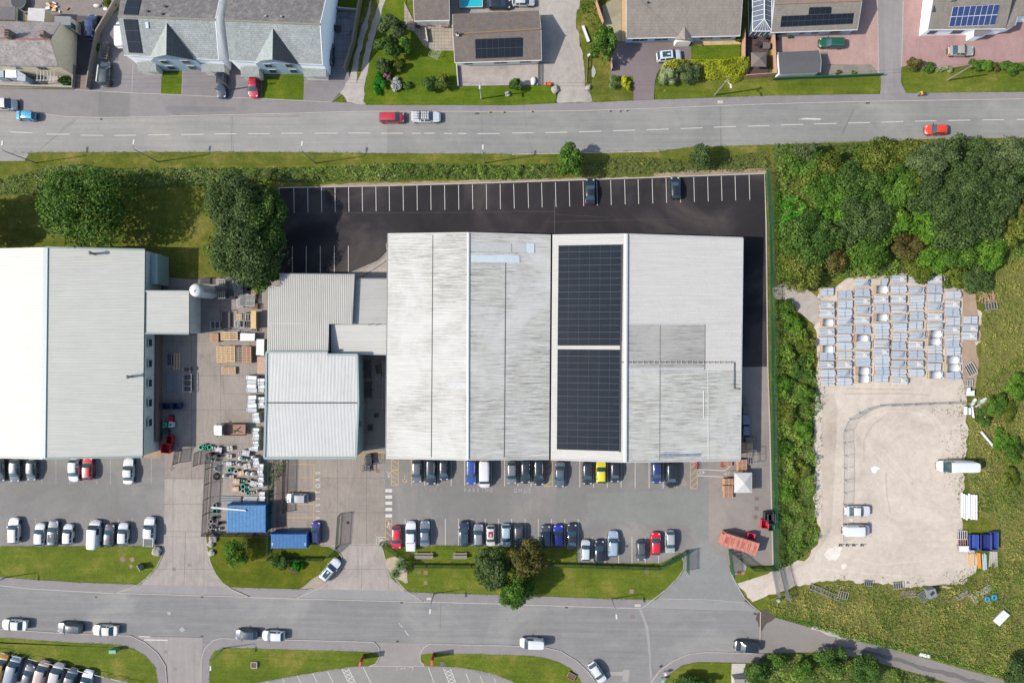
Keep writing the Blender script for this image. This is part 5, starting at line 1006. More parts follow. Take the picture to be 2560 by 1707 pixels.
for g, t, x, y in ((s1, '00', 1520, 65), (s1, '00', 1495, 135), (s1, '00', 1360, 110), (s2, '10', 90, 155), (s2, '10', 235, 160)): p = g['B'].at(t, x, y); b = MB(); b.box((p[0], p[1], p[2]+.12), (.35, .35, .3)); b.build('roof_vent', DARK if y < 140 else GREYM, g['o'], True)
# bungalows
g3 = gable('bungalow', 'bungalow with brown tiled roof and a block of black solar panels', 'house', ('10', 1826, 580), ('20', 270, 556), ('10', 1810, 318), ('20', 265, 268), ('10', 1806, 130), ('20', 250, 100), 2.3, 4.2, 2.3, TILEB, RC, .3, barge=WHITE)
solar(g3['o'], g3['A'], '10', [(2010, 362), ('20', 88, 345), ('20', 92, 523), (2016, 540)], 8, 2)
b = MB(); p = g3['pts']; b.tube([(p[2][0], p[2][1], 4.24), (p[3][0], p[3][1], 4.24)], .15, 6); b.build('ridge_tile', mk('tan_ridge', (150, 122, 95), .9, .15), g3['o'], True); gutter(g3['o'], p[0], p[1], WHITE, .08)
q = g3['A'].at('10', 1850, 325); b = MB(); b.box((q[0], q[1]-.1, q[2]+.2), (.5, .35, .4)); b.build('chimney', WHITE, g3['o'], True); b = MB(); b.cyl((q[0], q[1], q[2]+.3), (q[0], q[1], q[2]+1.1), .14, n=10); b.build('flue', DARK, g3['o'], True)
for u0, u1 in ((.1, .2), (.45, .6), (.75, .88)): window_on(g3['o'], (p[0][0], p[0][1]+.3), (p[1][0], p[1][1]+.3), .9, 2.0, u0, u1)
g3b = gable('garage', 'garage wing with ribbed brown tiled roof at the top edge left of the bungalow', 'garage', ('10', 1455, 198), ('10', 1776, 190), ('10', 1440, -120), ('10', 1768, -120), ('10', 1440, -400), ('10', 1768, -400), 2.4, 4.2, 2.4, TILEB, RC, .2, barge=WHITE)
gutter(g3b['o'], g3b['pts'][0], g3b['pts'][1], WHITE, .08)
g4 = gable('bungalow', 'wide bungalow with plain buff tiled roof and small gabled porch', 'house', ('20', 1050, 358), ('20', 2092, 333), ('20', 1052, 72), ('20', 2112, 55), ('20', 1055, -240), ('20', 2130, -260), 2.4, 4.7, 2.4, TILEG, RB, .3, barge=WHITE)
p = g4['pts']; gutter(g4['o'], p[0], p[1], WHITE, .08)
pa = g4['A'].at('20', 1585, 240, .02); l, r_ = W('20', 1493, 368, 2.3), W('20', 1668, 392, 2.3); tp = W('20', 1588, 365, pa[2]); b = MB(); b.slab3([pa, tp, l], .08); b.build('porch_roof', TILEG, g4['o'], True); b = MB(); b.slab3([pa, r_, tp], .08); b.build('porch_roof', TILEG, g4['o'], True)
b = MB(); b.box(((l[0]+r_[0])/2, (l[1]+r_[1])/2+.9, 1.1), (2.6, 1.8, 2.2)); b.build('porch_wall', RC, g4['o'], True)
for u0, u1 in ((.06, .2), (.26, .38), (.66, .78), (.84, .94)): window_on(g4['o'], (p[0][0], p[0][1]+.3), (p[1][0], p[1][1]+.3), .9, 2.0, u0, u1)
q = g4['B'].at('20', 1248, 30); b = MB(); b.box((q[0], q[1], q[2]+.15), (.3, .3, .3)); b.build('roof_vent', DARK, g4['o'], True)
g5 = gable('bungalow', 'bungalow with grey tiled roof and a long row of black solar panels', 'house', ('30', 30, 303), ('30', 820, 277), ('30', 58, 40), ('30', 862, 8), ('30', 70, -220), ('30', 890, -250), 2.5, 4.7, 2.5, TILEC, RB, .3, barge=WHITE)
solar(g5['o'], g5['A'], '30', [(125, 150), (788, 122), (775, 220), (113, 250)], 12, 2); solar(g5['o'], g5['A'], '30', [(380, 70), (582, 65), (578, 128), (372, 136)], 4, 1)
p = g5['pts']; gutter(g5['o'], p[0], p[1], WHITE, .08); b = MB(); b.tube([(p[2][0], p[2][1], 4.74), (p[3][0], p[3][1], 4.74)], .13, 6); b.build('ridge_tile', mk('rust_ridge', (172, 128, 105), .9, .15), g5['o'], True)
for u0, u1 in ((.08, .22), (.36, .42), (.5, .58), (.72, .84)): window_on(g5['o'], (p[0][0], p[0][1]+.3), (p[1][0], p[1][1]+.3), .9, 2.0, u0, u1)
g6 = gable('house', 'white gabled house with grey tiles and sixteen blue solar panels', 'house', ('30', 1465, 277), ('30', 2180, 268), ('30', 1545, -180), ('30', 2290, -200), ('30', 1560, -560), ('30', 2300, -560), 2.6, 6.2, 2.6, TILEC, RW, .12, uo=.06)
BL = mk('blue_cell', (60, 78, 125), .2, .1, 2); solar(g6['o'], g6['A'], '30', [(1700, 64), (2132, 42), (2085, 232), (1660, 248)], 8, 2, .05, BL, mk('white_frame', (225, 228, 220), .5))
p = g6['pts']; gutter(g6['o'], p[0], p[1], WHITE, .08); b = MB(); b.cyl(p[0], p[2], .09, n=4); b.build('bargeboard', WHITE, g6['o'], True)
for u0, u1 in ((.06, .16), (.36, .5), (.66, .78)): window_on(g6['o'], (p[0][0], p[0][1]+.12), (p[1][0], p[1][1]+.12), .9, 2.0, u0, u1)
q = g6['A'].at('30', 1690, 5); b = MB(); b.box((q[0], q[1], q[2]+.2), (.6, .4, .5)); b.build('chimney', GREYM, g6['o'], True)
o = shed('porch', 'open white porch canopy with dark side against the white gabled house', 'porch', '30', [(1905, 262), (2040, 262), (2050, 290), (1975, 330), (1890, 332), (1892, 300)], 2.3, mk('porch_felt', (130, 122, 126), .8), RW)
q = [W('30', 2175, 268, 2.5), W('30', 2268, 242, 2.5), W('30', 2290, 148, 3.0), W('30', 2700, 140, 3.0), W('30', 2700, -300, 4), W('30', 2190, -300, 4)]; roofpart(g6['o'], 'wing_roof', TILEC, q); skirt(g6['o'], q, RW, 'wing_wall', .2)
for y, z in ((90, 4.0), (150, 2.8), (195, 1.5)): c = W('30', 1440, y, z); b = MB(); b.box((p[0][0]+.02, c[1], z), (.12, .9, .9)); b.build('window', GLASS, g6['o'], True)
g7 = gable('garage', 'dark grey roofed garage on the pink block paving', 'garage', ('30', 108, 680), ('30', 480, 664), ('30', 100, 575), ('30', 488, 562), ('30', 95, 482), ('30', 470, 465), 2.3, 2.75, 2.3, mk('felt_grey', (96, 96, 98), .85, .07, 2), RC, .15, barge=WHITE)
# conservatory
p = W('20', 2290, 110, 2.5); o = thing('conservatory', 'white framed glass conservatory beside the buff roofed bungalow', 'conservatory', (p[0], p[1], 0)); hw, y0, y1 = 2.0, -4.0, 9
sw = W('20', 2208, 290, 2.3); se = W('30', 35, 290, 2.3); hw = (se[0]-sw[0])/2; xm = (se[0]+sw[0])/2-p[0]; ys = sw[1]-p[1]; yr = W('20', 0, 180, 3.2)[1]-p[1]; yn = 12
b = MB(); b.slab3([(xm-hw, ys, 2.3), (xm, yr, 3.3), (xm, yn, 3.3), (xm-hw, yn, 2.3)], .03); b.slab3([(xm+hw, ys, 2.3), (xm+hw, yn, 2.3), (xm, yn, 3.3), (xm, yr, 3.3)], .03); b.slab3([(xm-hw, ys, 2.3), (xm+hw, ys, 2.3), (xm, yr, 3.3)], .03); b.build('roof_glass', mk('roof_glass', (110, 118, 132), .12, .2, 1), o)
b = MB(); b.tube([(xm, yr, 3.36), (xm, yn, 3.36)], .1); b.tube([(xm-hw, ys, 2.34), (xm, yr, 3.36), (xm+hw, ys, 2.34)], .07)
b.tube([(xm-hw, yn, 2.33), (xm-hw, ys, 2.33), (xm+hw, ys, 2.33), (xm+hw, yn, 2.33)], .09)
k = yr
while k < yn: b.tube([(xm-hw, k, 2.34), (xm, k, 3.36), (xm+hw, k, 2.34)], .045, 4); k += .85
for f in (-.66, -.33, 0, .33, .66): b.tube([(xm+hw*f, ys, 2.34), (xm+f*.15, yr, 3.36)], .04, 4)
b.build('frame', WHITE, o); b = MB(); b.box((xm, (ys+yn)/2, .3), (hw*2, yn-ys, .6)); b.build('dwarf_wall', RC, o)
b = MB(); b.box((xm, ys+.02, 1.4), (hw*2, .05, 1.7)); b.box((xm-hw, (ys+yn)/2, 1.4), (.05, yn-ys, 1.7)); b.box((xm+hw, (ys+yn)/2, 1.4), (.05, yn-ys, 1.7)); b.build('side_glazing', GLASS_L, o)
for i in range(5): b = MB(); b.box((xm-hw+i*hw/2, ys-.02, 1.4), (.09, .09, 1.8)); b.build('mullion', WHITE, o)
# substation hut bottom right
o = thing('utility_hut', 'small pale concrete hut with grey pitched cap between bushes at the bottom', 'hut', W('23', 2085, 1530)[:2]); b = MB(); c = W('23', 2085, 1545); hw = 1.45; b.box((c[0], c[1]-.5, 1.1), (2.9, 3.4, 2.3)); b.build('wall', CONCW, o, True)
b = MB(); b.slab3([(c[0]-1.6, c[1]+1.4, 2.25), (c[0]-1.6, c[1]+.2, 2.75), (c[0]+1.6, c[1]+.2, 2.75), (c[0]+1.6, c[1]+1.4, 2.25)], .1); b.slab3([(c[0]-1.6, c[1]+.2, 2.75), (c[0]-1.6, c[1]-2.4, 2.25), (c[0]+1.6, c[1]-2.4, 2.25), (c[0]+1.6, c[1]+.2, 2.75)], .1); b.build('roof', mk('hut_roof', (165, 160, 148), .85, .1, 2), o, True)
# ---------------------------------------------------------------- vehicles
for a in (
 ('00', 20, 960, 0, 'van', (235, 235, 232), 'white van cut by the left edge beside the main road', '', 'van'),
 ('00', 240, 1065, 177, 'small', (60, 170, 215), 'bright cyan hatchback behind the white van on the main road'),
 ('00', 842, 250, 87, 'mpv', (40, 62, 125), 'dark blue people carrier parked in the alley beside the beige gable'),
 ('00', 968, 680, 88, 'suv', (66, 74, 76), 'dark grey green car parked by the wooden fence end'),
 ('00', 1118, 320, 90, 'van', (235, 235, 235), 'white van half hidden beneath the eaves of the semi-detached house', '', 'van'),
 ('00', 2035, 785, 270, 'estate', (38, 44, 56), 'very dark blue car on the semi driveway next to the red one'),
 ('00', 2330, 795, 270, 'hatch', (205, 30, 50), 'red hatchback on the semi driveway beside the square lawn'),
 ('10', 1245, 1080, 0, 'mpv', (200, 40, 45), 'red car following the white pickup on the main road', 'm'),
 ('10', 1560, 1075, 0, 'pickup', (238, 238, 238), 'white pickup carrying a metal roof rack on the main road', 'fw', 'pickup'),
 ('10', 672, 500, 90, 'hatch', (40, 44, 50), 'dark car in the shade against the white gable wall'),
 ('10', 2235, 42, 0, 'hatch', (36, 34, 36), 'black car by the turquoise pool'),
 ('20', 105, 15, 0, 'hatch', (205, 208, 208), 'silver car behind the bungalow next to the black car'),
 ('20', 1440, 517, 5, 'suv', (225, 230, 235), 'white car with black glass roof on the brown driveway', 's'),
 ('30', 583, 398, 179, 'estate', (18, 88, 62), 'dark green car on pink block paving'),
 ('30', 1765, 472, 0, 'saloon', (182, 172, 160), 'beige saloon on the right hand pink forecourt'),
 ('30', 1545, 1193, 181, 'hatch', (232, 66, 22), 'orange red hatchback driving along the main road'),
 ('21', 716, 190, 90, 'saloon', (30, 32, 36), 'black saloon in the black car park nearest the round tree'),
 ('21', 1497, 160, 92, 'hatch', (28, 30, 34), 'black hatchback alone in the right part of the black car park'),
 ('02', 5, 1180, 270, 'hatch', (38, 40, 44), 'black car cut by the left edge below the warehouse'),
 ('02', 140, 1185, 270, 'hatch', (92, 100, 102), 'grey hatchback below the warehouse second from the left edge'),
 ('02', 293, 1182, 270, 'small', (92, 100, 98), 'small grey hatchback below the warehouse third from the left edge'),
 ('02', 680, 1180, 270, 'hatch', (232, 232, 234), 'white hatchback side by side with a red car below the warehouse'),
 ('02', 808, 1165, 90, 'hatch', (215, 52, 55), 'red hatchback beside a white one below the warehouse'),
 ('02', 1182, 1188, 90, 'saloon', (225, 226, 224), 'white saloon alone at the right end below the warehouse'),
 ('03', 130, 170, 90, 'estate', (232, 234, 232), 'white estate car leftmost in the row by the grass', 'm'),
 ('03', 370, 207, 88, 'hatch', (222, 224, 222), 'pale silver hatchback left of the grey car with glass roof'),
 ('03', 492, 192, 88, 'estate', (108, 114, 122), 'dark grey car with black glass roof between two white cars', 's'),
 ('03', 628, 205, 88, 'small', (232, 232, 232), 'small white hatchback right of the grey car with glass roof'),
 ('03', 866, 205, 87, 'van', (236, 236, 236), 'white van in the row by the grass beside a black car', '', 'van'),
 ('03', 1008, 212, 86, 'hatch', (62, 62, 68), 'black and grey car right of the white van by the grass'),
 ('03', 1133, 202, 88, 'hatch', (215, 218, 220), 'silver car between a black car and empty bays by the grass'),
 ('03', 1372, 180, 88, 'pickup', (228, 230, 230), 'silver pickup with dark load cover at the right end of the row', 'b', 'pickup'),
 ('03', 138, 1030, 177, 'saloon', (236, 238, 240), 'white car parked on the estate road at the far left'),
 ('03', 645, 1060, 176, 'estate', (52, 58, 66), 'black estate car parked left of the cream saloon'),
 ('03', 970, 1080, 178, 'saloon', (232, 230, 220), 'cream white saloon parked right of the black estate car'),
 ('03', 2262, 1118, 178, 'hatch', (52, 62, 82), 'dark blue grey hatchback parked left of a white car'),
 ('13', 162, 1130, 178, 'hatch', (232, 236, 238), 'white hatchback parked right of the dark blue grey one'),
 ('23', 185, 1200, 178, 'smallvan', (232, 234, 234), 'small white van parked on the estate road', '', 'van'),
 ('23', 782, 1470, -56, 'hatch', (232, 234, 236), 'white car with roof rails waiting at the side street junction', 'r'),
 ('23', 2155, 1232, 174, 'suv', (30, 36, 42), 'black car at the right end of the estate road'),
 ('12', 378, 1435, 179, 'hatch', (186, 182, 184), 'silver car in the yellow visitor bays', 'm'),
 ('12', 1477, 1190, 270, 'hatch', (110, 110, 112), 'grey hatchback leftmost in the row under the halls'),
 ('12', 1607, 1195, 270, 'estate', (48, 50, 54), 'black estate car second from the left under the halls'),
 ('12', 1725, 1180, 270, 'small', (46, 48, 52), 'small black car third from the left under the halls'),
 ('12', 1975, 1192, 270, 'estate', (48, 80, 165), 'mid blue estate car next to the white van', 'm'),
 ('12', 2097, 1215, 270, 'van', (236, 236, 236), 'white van with ribbed roof parked beside the mid blue car', 'p', 'van'),
 ('22', -2, 1205, 270, 'hatch', (120, 122, 126), 'grey car with dark roof right of the white van', 'k'),
 ('22', 125, 1195, 270, 'hatch', (44, 42, 46), 'black hatchback left of the hatched yellow box'),
 ('22', 247, 1200, 270, 'estate', (42, 40, 42), 'black estate car touching the hatched yellow box'),
 ('22', 438, 1220, 268, 'saloon', (96, 102, 112), 'slate grey saloon right of the hatched yellow box'),
 ('22', 692, 1208, 270, 'hatch', (48, 46, 46), 'black hatchback left of the yellow car'),
 ('22', 817, 1200, 90, 'hatch', (240, 226, 30), 'bright yellow hatchback between two black cars'),
 ('22', 943, 1198, 270, 'small', (42, 36, 38), 'black hatchback right of the yellow car'),
 ('22', 1326, 1196, 270, 'hatch', (46, 52, 110), 'navy blue hatchback beside a black saloon below the east hall'),
 ('22', 1460, 1225, 270, 'suv', (30, 32, 36), 'large black car near the wheelchair symbol below the east hall'),
 ('13', 1290, 230, 270, 'hatch', (222, 25, 48), 'red hatchback leftmost in the front row by the hatched walkway', 'm'),
 ('13', 1422, 220, 90, 'pickup', (236, 238, 238), 'white pickup with hard white cover next to the red hatchback', 'w', 'pickup'),
 ('13', 1553, 195, 90, 'saloon', (112, 122, 132), 'grey saloon right of the white pickup'),
 ('13', 550, 190, 90, 'hatch', (50, 50, 120), 'purple blue car beside the blue container', ''),
 ('13', 1910, 200, 90, 'suv', (38, 46, 66), 'navy estate with roof rails opposite the benches', 'rs'),
 ('13', 2043, 212, 90, 'hatch', (132, 138, 146), 'mid grey hatchback right of the navy estate'),
 ('13', 2155, 215, 270, 'small', (226, 222, 216), 'small cream car with red roof', 'R'),
 ('13', 2295, 212, 270, 'hatch', (176, 196, 208), 'pale blue hatchback right of the cream car with red roof', 'm'),
 ('23', 62, 215, 270, 'hatch', (78, 76, 78), 'dark grey hatchback right of the pale blue hatchback'),
 ('23', 310, 222, 90, 'hatch', (68, 72, 80), 'charcoal hatchback left of the strong blue car'),
 ('23', 425, 218, 90, 'hatch', (34, 42, 168), 'strong blue hatchback beside the tree shade', 'm'),
 ('23', 548, 222, 88, 'saloon', (36, 40, 46), 'black saloon right of the strong blue hatchback'),
 ('23', 675, 350, 89, 'small', (212, 218, 222), 'silver white hatchback leftmost in the lower bays'),
 ('23', 800, 358, 88, 'hatch', (34, 34, 42), 'black hatchback between two pale cars in the lower bays'),
 ('23', 928, 290, 89, 'estate', (164, 184, 200), 'light blue estate standing forward in the lower bays', 'm'),
 ('23', 1183, 350, 272, 'small', (86, 86, 90), 'small dark grey car in the lower bays left of the red one'),
 ('23', 1318, 288, 89, 'hatch', (222, 22, 34), 'red car in the lower bays near the green gate', 'm'),
 ('23', 1450, 272, 270, 'hatch', (176, 178, 176), 'silver car rightmost in the lower bays'),
 ('13', 680, 528, 50, 'estate', (236, 238, 242), 'white car with dark roof rail turning at the entrance', 'sm'),
 ('32', 1740, 1145, 180, 'longvan', (238, 240, 240), 'long white van on the right edge of the gravel yard', '', 'van'),
 ('32', 820, 1552, 0, 'saloon', (236, 238, 240), 'white saloon parked on the gravel above a white van'),
 ('33', 812, 168, 0, 'van', (238, 240, 240), 'white van parked on the gravel below a white saloon', '', 'van'),
 ('03', 10, 1430, 78, 'van', (205, 150, 40), 'mustard yellow van at the bottom left corner', '', 'van'),
 ('03', 125, 1450, 76, 'van', (120, 136, 150), 'blue grey ribbed roof van beside the mustard van', 'p', 'van'),
 ('03', 268, 1495, 76, 'hatch', (70, 76, 86), 'dark grey car low between two vans at the bottom left'),
 ('03', 385, 1490, 76, 'van', (176, 150, 140), 'pinkish beige van in the bottom left car park', '', 'van'),
 ('03', 520, 1510, 77, 'van', (182, 182, 178), 'pale grey van with ribbed roof in the bottom left car park', 'p', 'van'),
 ('03', 655, 1555, 78, 'van', (84, 88, 94), 'charcoal ribbed roof van in the bottom left car park', 'p', 'van'),
 ('03', 795, 1560, 76, 'estate', (226, 234, 238), 'white estate rightmost in the bottom left car park'),
):
    t, x, y, dg, kd, rgb, lab = a[:7]; ex = a[7] if len(a) > 7 else ''; ct = a[8] if len(a) > 8 else 'car'
    nm = {'van': 'parked_van', 'pickup': 'pickup_truck'}.get(ct, 'parked_car')
    z0 = {'0': .11, '1': .11, '2': .11, '3': .13}[t[0]] if (t[1] == '0' and y < 900) else (.15 if t == '03' and y > 1350 else .05)
    if t[1] == '0' and y > 1040: z0 = .03
    vehicle(t, x, y, dg, kd, rgb, lab, ex, ct, {'car': 'parked and driving cars', 'van': 'vans', 'pickup': 'pickup trucks'}[ct], z0, nm)
# flatbed truck: cab front part with a wooden drop-side bed
p = W('02', 2112, 808, 1); o = thing('flatbed_truck', 'white tipper truck with open wooden load bed in the yard', 'truck', (p[0], p[1], .04), math.pi)
b = MB(); b.prism([(.9, -.95), (2.45, -.95), (2.72, -.7), (2.78, 0), (2.72, .7), (2.45, .95), (.9, .95)], .45, 1.25); b.slab3([(1.0, -.88, 2.1), (2.0, -.84, 2.1), (2.0, .84, 2.1), (1.0, .88, 2.1)], .85); b.build('cab', paint((236, 238, 238)), o)
b = MB(); b.add([(2.03, -.8, 2.06), (2.5, -.85, 1.3), (2.5, .85, 1.3), (2.03, .8, 2.06), (2.0, -.8, 1.26), (2.0, .8, 1.26)], [(0, 1, 2, 3), (0, 4, 1), (3, 2, 5), (4, 5, 2, 1), (0, 3, 5, 4)]); b.build('windscreen', GLASS, o)
b = MB(); b.box((-1.0, 0, .75), (3.6, 1.9, .12)); b.build('bed_floor', mk('bed_rust', (165, 130, 110), .9, .25, 3), o)
for q in (((-1.0, .97, 1.0), (3.6, .06, .5)), ((-1.0, -.97, 1.0), (3.6, .06, .5)), ((-2.8, 0, 1.0), (.06, 1.9, .5)), ((.82, 0, 1.2), (.08, 1.9, .9))): b = MB(); b.box(*q); b.build('bed_side', mk('bed_side', (140, 112, 92), .8, .2), o)
b = MB(); b.tube([(-1.8, -.5, .9), (-.6, .5, .92)], .06); b.tube([(-2.0, .4, .9), (-.5, .1, .9)], .06); b.build('loose_bar', DARK, o).name = 'loose_bars'
for x in (1.9, -1.6):
    for s in (.82, -.82): b = MB(); b.cyl((x, s-.13, .38), (x, s+.13, .38), .38, n=16); b.build('wheel', BLACK, o)
for s in (1.08, -1.08): b = MB(); b.box((2.0, s, 1.5), (.1, .2, .35)); b.build('door_mirror', BLACK, o)
# ---------------------------------------------------------------- street lamps, poles, cables
def lamp(t, base, h, arm, label, group='street lamps', col=None, z=.1):
    p = W(t, *base); o = thing('street_lamp', label, 'street lamp', (p[0], p[1], z), 0, group); m = col or GREYM
    b = MB(); b.cyl((0, 0, 0), (0, 0, 1.2), .12, .11, 10); b.cyl((0, 0, 1.2), (0, 0, h-.3), .09, .06, 8); b.build('pole', m, o)
    a = Vector((arm[0], arm[1], 0)); b = MB(); b.tube([(0, 0, h-.32), (a.x*.3, a.y*.3, h-.08), (a.x, a.y, h)], .04); b.build('arm', m, o)
    an = math.atan2(a.y, a.x); n = a.normalized(); b = MB(); c = a+n*.38; b.box((c.x, c.y, h), (.8, .26, .14), an); b.build('lantern', mk('lantern', (214, 214, 210), .4, .05), o); return o
lamp('00', (330, 1497), 8, (0.1, .75), 'tall street lamp on the grass verge at the far left')
lamp('00', (1455, 1487), 8, (0.1, .75), 'tall street lamp on the verge below the square lawn')
lamp('10', (545, 1500), 8, (0.1, .75), 'tall street lamp on the verge below the semi-detached houses')
lamp('10', (2100, 1497), 8, (0, .1), 'straight grey lamp column on the verge near the middle')
lamp('03', (62, 593), 5.2, (0, -.7), 'lamp post on the kerbside path at the left edge', z=.12)
lamp('03', (2055, 1243), 5.2, (0, -.7), 'lamp post at the corner of the side street', z=.12)
lamp('13', (1635, 743), 5.2, (-.05, -.7), 'lamp post on the pavement right of the concrete entrance', z=.12)
lamp('23', (912, 790), 5.2, (.05, -.7), 'lamp post on the pavement below the long green fence', z=.12)
p0 = W('10', 2070, 910); o = thing('telegraph_pole', 'pale concrete pole on the verge in front of the bungalow', 'pole', (p0[0], p0[1], .1)); b = MB(); b.cyl((0, 0, 0), (0, 0, 7.2), .13, .1, 10); b.build('pole', CONCW, o); b = MB(); b.box((0, -.35, 6.6), (.25, .8, .14)); b.build('lantern', WHITE, o)
p1 = W('20', 1860, 878); o = thing('telegraph_pole', 'wooden telegraph pole with lamp on the verge beside the yellow green hedge', 'pole', (p1[0], p1[1], .1)); b = MB(); b.cyl((0, 0, 0), (0, 0, 7.6), .15, .11, 10); b.build('pole', WOODG, o); b = MB(); b.box((0, 0, 7.1), (1.2, .1, .1), .9); b.build('cross_arm', WOODG, o); b = MB(); b.tube([(0, 0, 6.6), (.5, -.7, 6.9)], .04); b.box((.6, -1.0, 6.9), (.24, .7, .14), .15); b.build('lantern', WHITE, o)
p2 = W('30', 1640, 742); o = thing('telegraph_pole', 'weathered wooden pole on the grass by the beige shrubs', 'pole', (p2[0], p2[1], .1)); b = MB(); b.cyl((0, 0, 0), (0, 0, 6.4), .15, .11, 10); b.build('pole', WOODG, o)
p3 = W('00', 2130, 826); o = thing('telegraph_pole', 'dark wooden pole leaning in view over the very dark blue car', 'pole', (p3[0], p3[1], .1)); b = MB(); b.cyl((0, 0, 0), (0, 0, 7.0), .13, .1, 10); b.build('pole', WOODG, o)
def cable(label, pts, r=.014, sag=.5):
    o = thing('overhead_cable', label, 'cable', (0, 0, 0), 0, 'overhead cables'); b = MB()
    for a, c in zip(pts[:-1], pts[1:]):
        a, c = Vector(a), Vector(c); q = []
        for i in range(9): f = i/8; v = a.lerp(c, f); v.z -= sag*4*f*(1-f); q.append(v)
        b.tube(q, r, 4)
    b.build('wire', mk('cable_black', (66, 66, 66), .6), o)
for i, (dz, lab) in enumerate(((7.0, 'upper thin black overhead cable along the northern verge'), (6.3, 'lower thin black overhead cable along the northern verge'))):
    dy = .6-i*.9; cable(lab, [W('00', -600, 690+i*70, dz)]+[(p[0], p[1]+dy*.3, dz-.1) for p in (p3, p0, p1, p2)]+[W('30', 3000, 720+i*60, dz)], .017)
cable('thin cable crossing the main road to the straight lamp column', [(p0[0], p0[1], 6.9), W('10', 2100, 1497, 0)[:2]+(7.8,)], .014)
cable('thin cable sloping over the buff roofed bungalow', [(p1[0], p1[1], 7.2), W('20', 1180, 0, 4.9)], .014, .2)
# ---------------------------------------------------------------- fences and gates
palisade('long green palisade fence between the east yard and the bramble strip', [W('S', 1915, 434), W('S', 1922, 560), W('S', 1924, 760), W('S', 1927, 920), W('S', 1930, 1100), W('S', 1934, 1412)], 2.4)
palisade('green palisade fence across the front lawn between gate and entrance', WP('13', [(1150, 275), (1185, 440)])[:1]+WP('13', [(1180, 290), (1440, 478), (1980, 482)])+WP('23', [(340, 470), (1345, 500), (1590, 350)]), 2.0)
palisade('short green fence beside the red skip and east gate', WP('23', [(1985, 345), (2195, 510)])+WP('33', [(60, 505)]), 2.0)
palisade('green palisade fence behind the blue containers beside the visitor bays', WP('12', [(145, 1075), (140, 1568)])+WP('13', [(135, 410)]), 2.2, pitch=.2)
palisade('green fence round the small lawn below the blue containers', WP('13', [(140, 412), (640, 418), (760, 308)]), 1.9)
palisade('grey palisade fence along the left side of the cluttered yard', WP('02', [(1935, 1015), (1905, 1568)])+WP('03', [(1895, 190), (2350, 195)])+WP('13', [(120, 198)]), 2.2, DARK)
def gate(label, a, c, h=2.0, mat=None, cat='gate'): return palisade(label, [a, c], h, mat, cat, None, 'gate', .15, 20)
gate('open green gate leaf at the left side of the visitor entrance', W('13', 775, 10), W('13', 755, 300), 2.2)
gate('open green gate leaf left of the east entrance', W('23', 1600, 345), W('23', 1600, 530), 2.2); gate('open green gate leaf right of the east entrance', W('23', 1985, 350), W('23', 2012, 560), 2.2)
gate('dark metal gate leaf below the warehouse corner', W('02', 1655, 990), W('02', 1635, 1110), 2.2, DARK); gate('dark metal gate leaf at the mouth of the cluttered yard', W('02', 1830, 1005), W('02', 1820, 1125), 2.2, DARK)
gate('pair of galvanised gates across the gravel track, left leaf', W('33', 30, 520), W('33', 75, 740), 2.2, GREYM); gate('pair of galvanised gates across the gravel track, right leaf', W('33', 95, 500), W('33', 165, 780), 2.2, GREYM)
gate('small dark palisade gate at the left of the visitor bays', W('12', 280, 1080), W('12', 265, 1560), 2.0, DARK, 'gate')
def heras(label, pts, name='mesh_fence_panel'):
    for i, (a, c) in enumerate(zip(pts[:-1], pts[1:])):
        A, B = Vector(a[:2]), Vector(c[:2]); o = thing(name, label % ORD[i], 'fence panel', (A.x, A.y, .02), math.atan2((B-A).y, (B-A).x), 'mesh fence panels on the gravel'); l = (B-A).length-.06
        b = MB(); b.tube([(0, 0, .1), (0, 0, 1.7), (l, 0, 1.7), (l, 0, .1), (0, 0, .1)], .025); b.build('frame', GREYM, o)
        b = MB(); n = int(l/.3)
        for k in range(1, n): b.cyl((k*l/n, 0, .1), (k*l/n, 0, 1.7), .006, n=4)
        for k in range(1, 6): b.cyl((0, 0, .1+k*.27), (l, 0, .1+k*.27), .005, n=4)
        b.build('mesh', GREYM, o); b = MB(); b.box((0, 0, .06), (.24, .6, .12)); b.build('foot', CONCW, o)
ORD = ['first', 'second', 'third', 'fourth', 'fifth', 'sixth', 'seventh', 'eighth', 'ninth', 'tenth', 'eleventh', 'twelfth']
heras('galvanised mesh fence panel, %s from the top along the wheel track', [W('32', 690, 820), W('32', 690, 930), W('32', 698, 1045), W('32', 695, 1160), W('32', 697, 1270), W('32', 695, 1385), W('32', 688, 1495), W('33', 688, 150), W('33', 690, 260)])
heras('galvanised mesh fence panel, %s counting right from the bend near the stone stacks', [W('32', 700, 812), W('32', 745, 712), W('32', 830, 655), W('32', 910, 615), W('32', 1025, 582), W('32', 1130, 584), W('32', 1240, 580), W('32', 1340, 575), W('32', 1470, 570), W('32', 1650, 562), W('32', 1830, 560)])
solid_fence('tall timber fence and wall beside the blue people carrier', WP('00', [(1105, 15), (925, 320), (905, 430), (855, 700), (835, 830)]), 1.5, WOODG, .14)
solid_fence('rendered block wall between the semi patio and the gravel lane', WP('10', [(1010, -200), (955, 110), (905, 420), (830, 665)]), 1.9, mk('lane_wall', (150, 144, 120), .9, .15), .18, 'wall', 'garden_wall')
solid_fence('low front wall of the old terrace garden', WP('00', [(-300, 785), (690, 815), (700, 610)]), .9, STONE, .2, 'wall', 'garden_wall')
solid_fence('orange timber fence beside the bramble mound', WP('20', [(860, -60), (765, 45), (830, 240)]), 1.6, WOODO); solid_fence('short orange timber fence below the round green tree', WP('20', [(905, 560), (908, 660)]), 1.5, WOODO)
solid_fence('orange timber fence between the lawn and the dark deck', WP('20', [(2110, 310), (2108, 560)]), 1.7, WOODO); solid_fence('orange timber fence between conservatory and pink paving', WP('30', [(25, 310), (45, 705)])+WP('20', [(2120, 725)]), 1.7, WOODO)
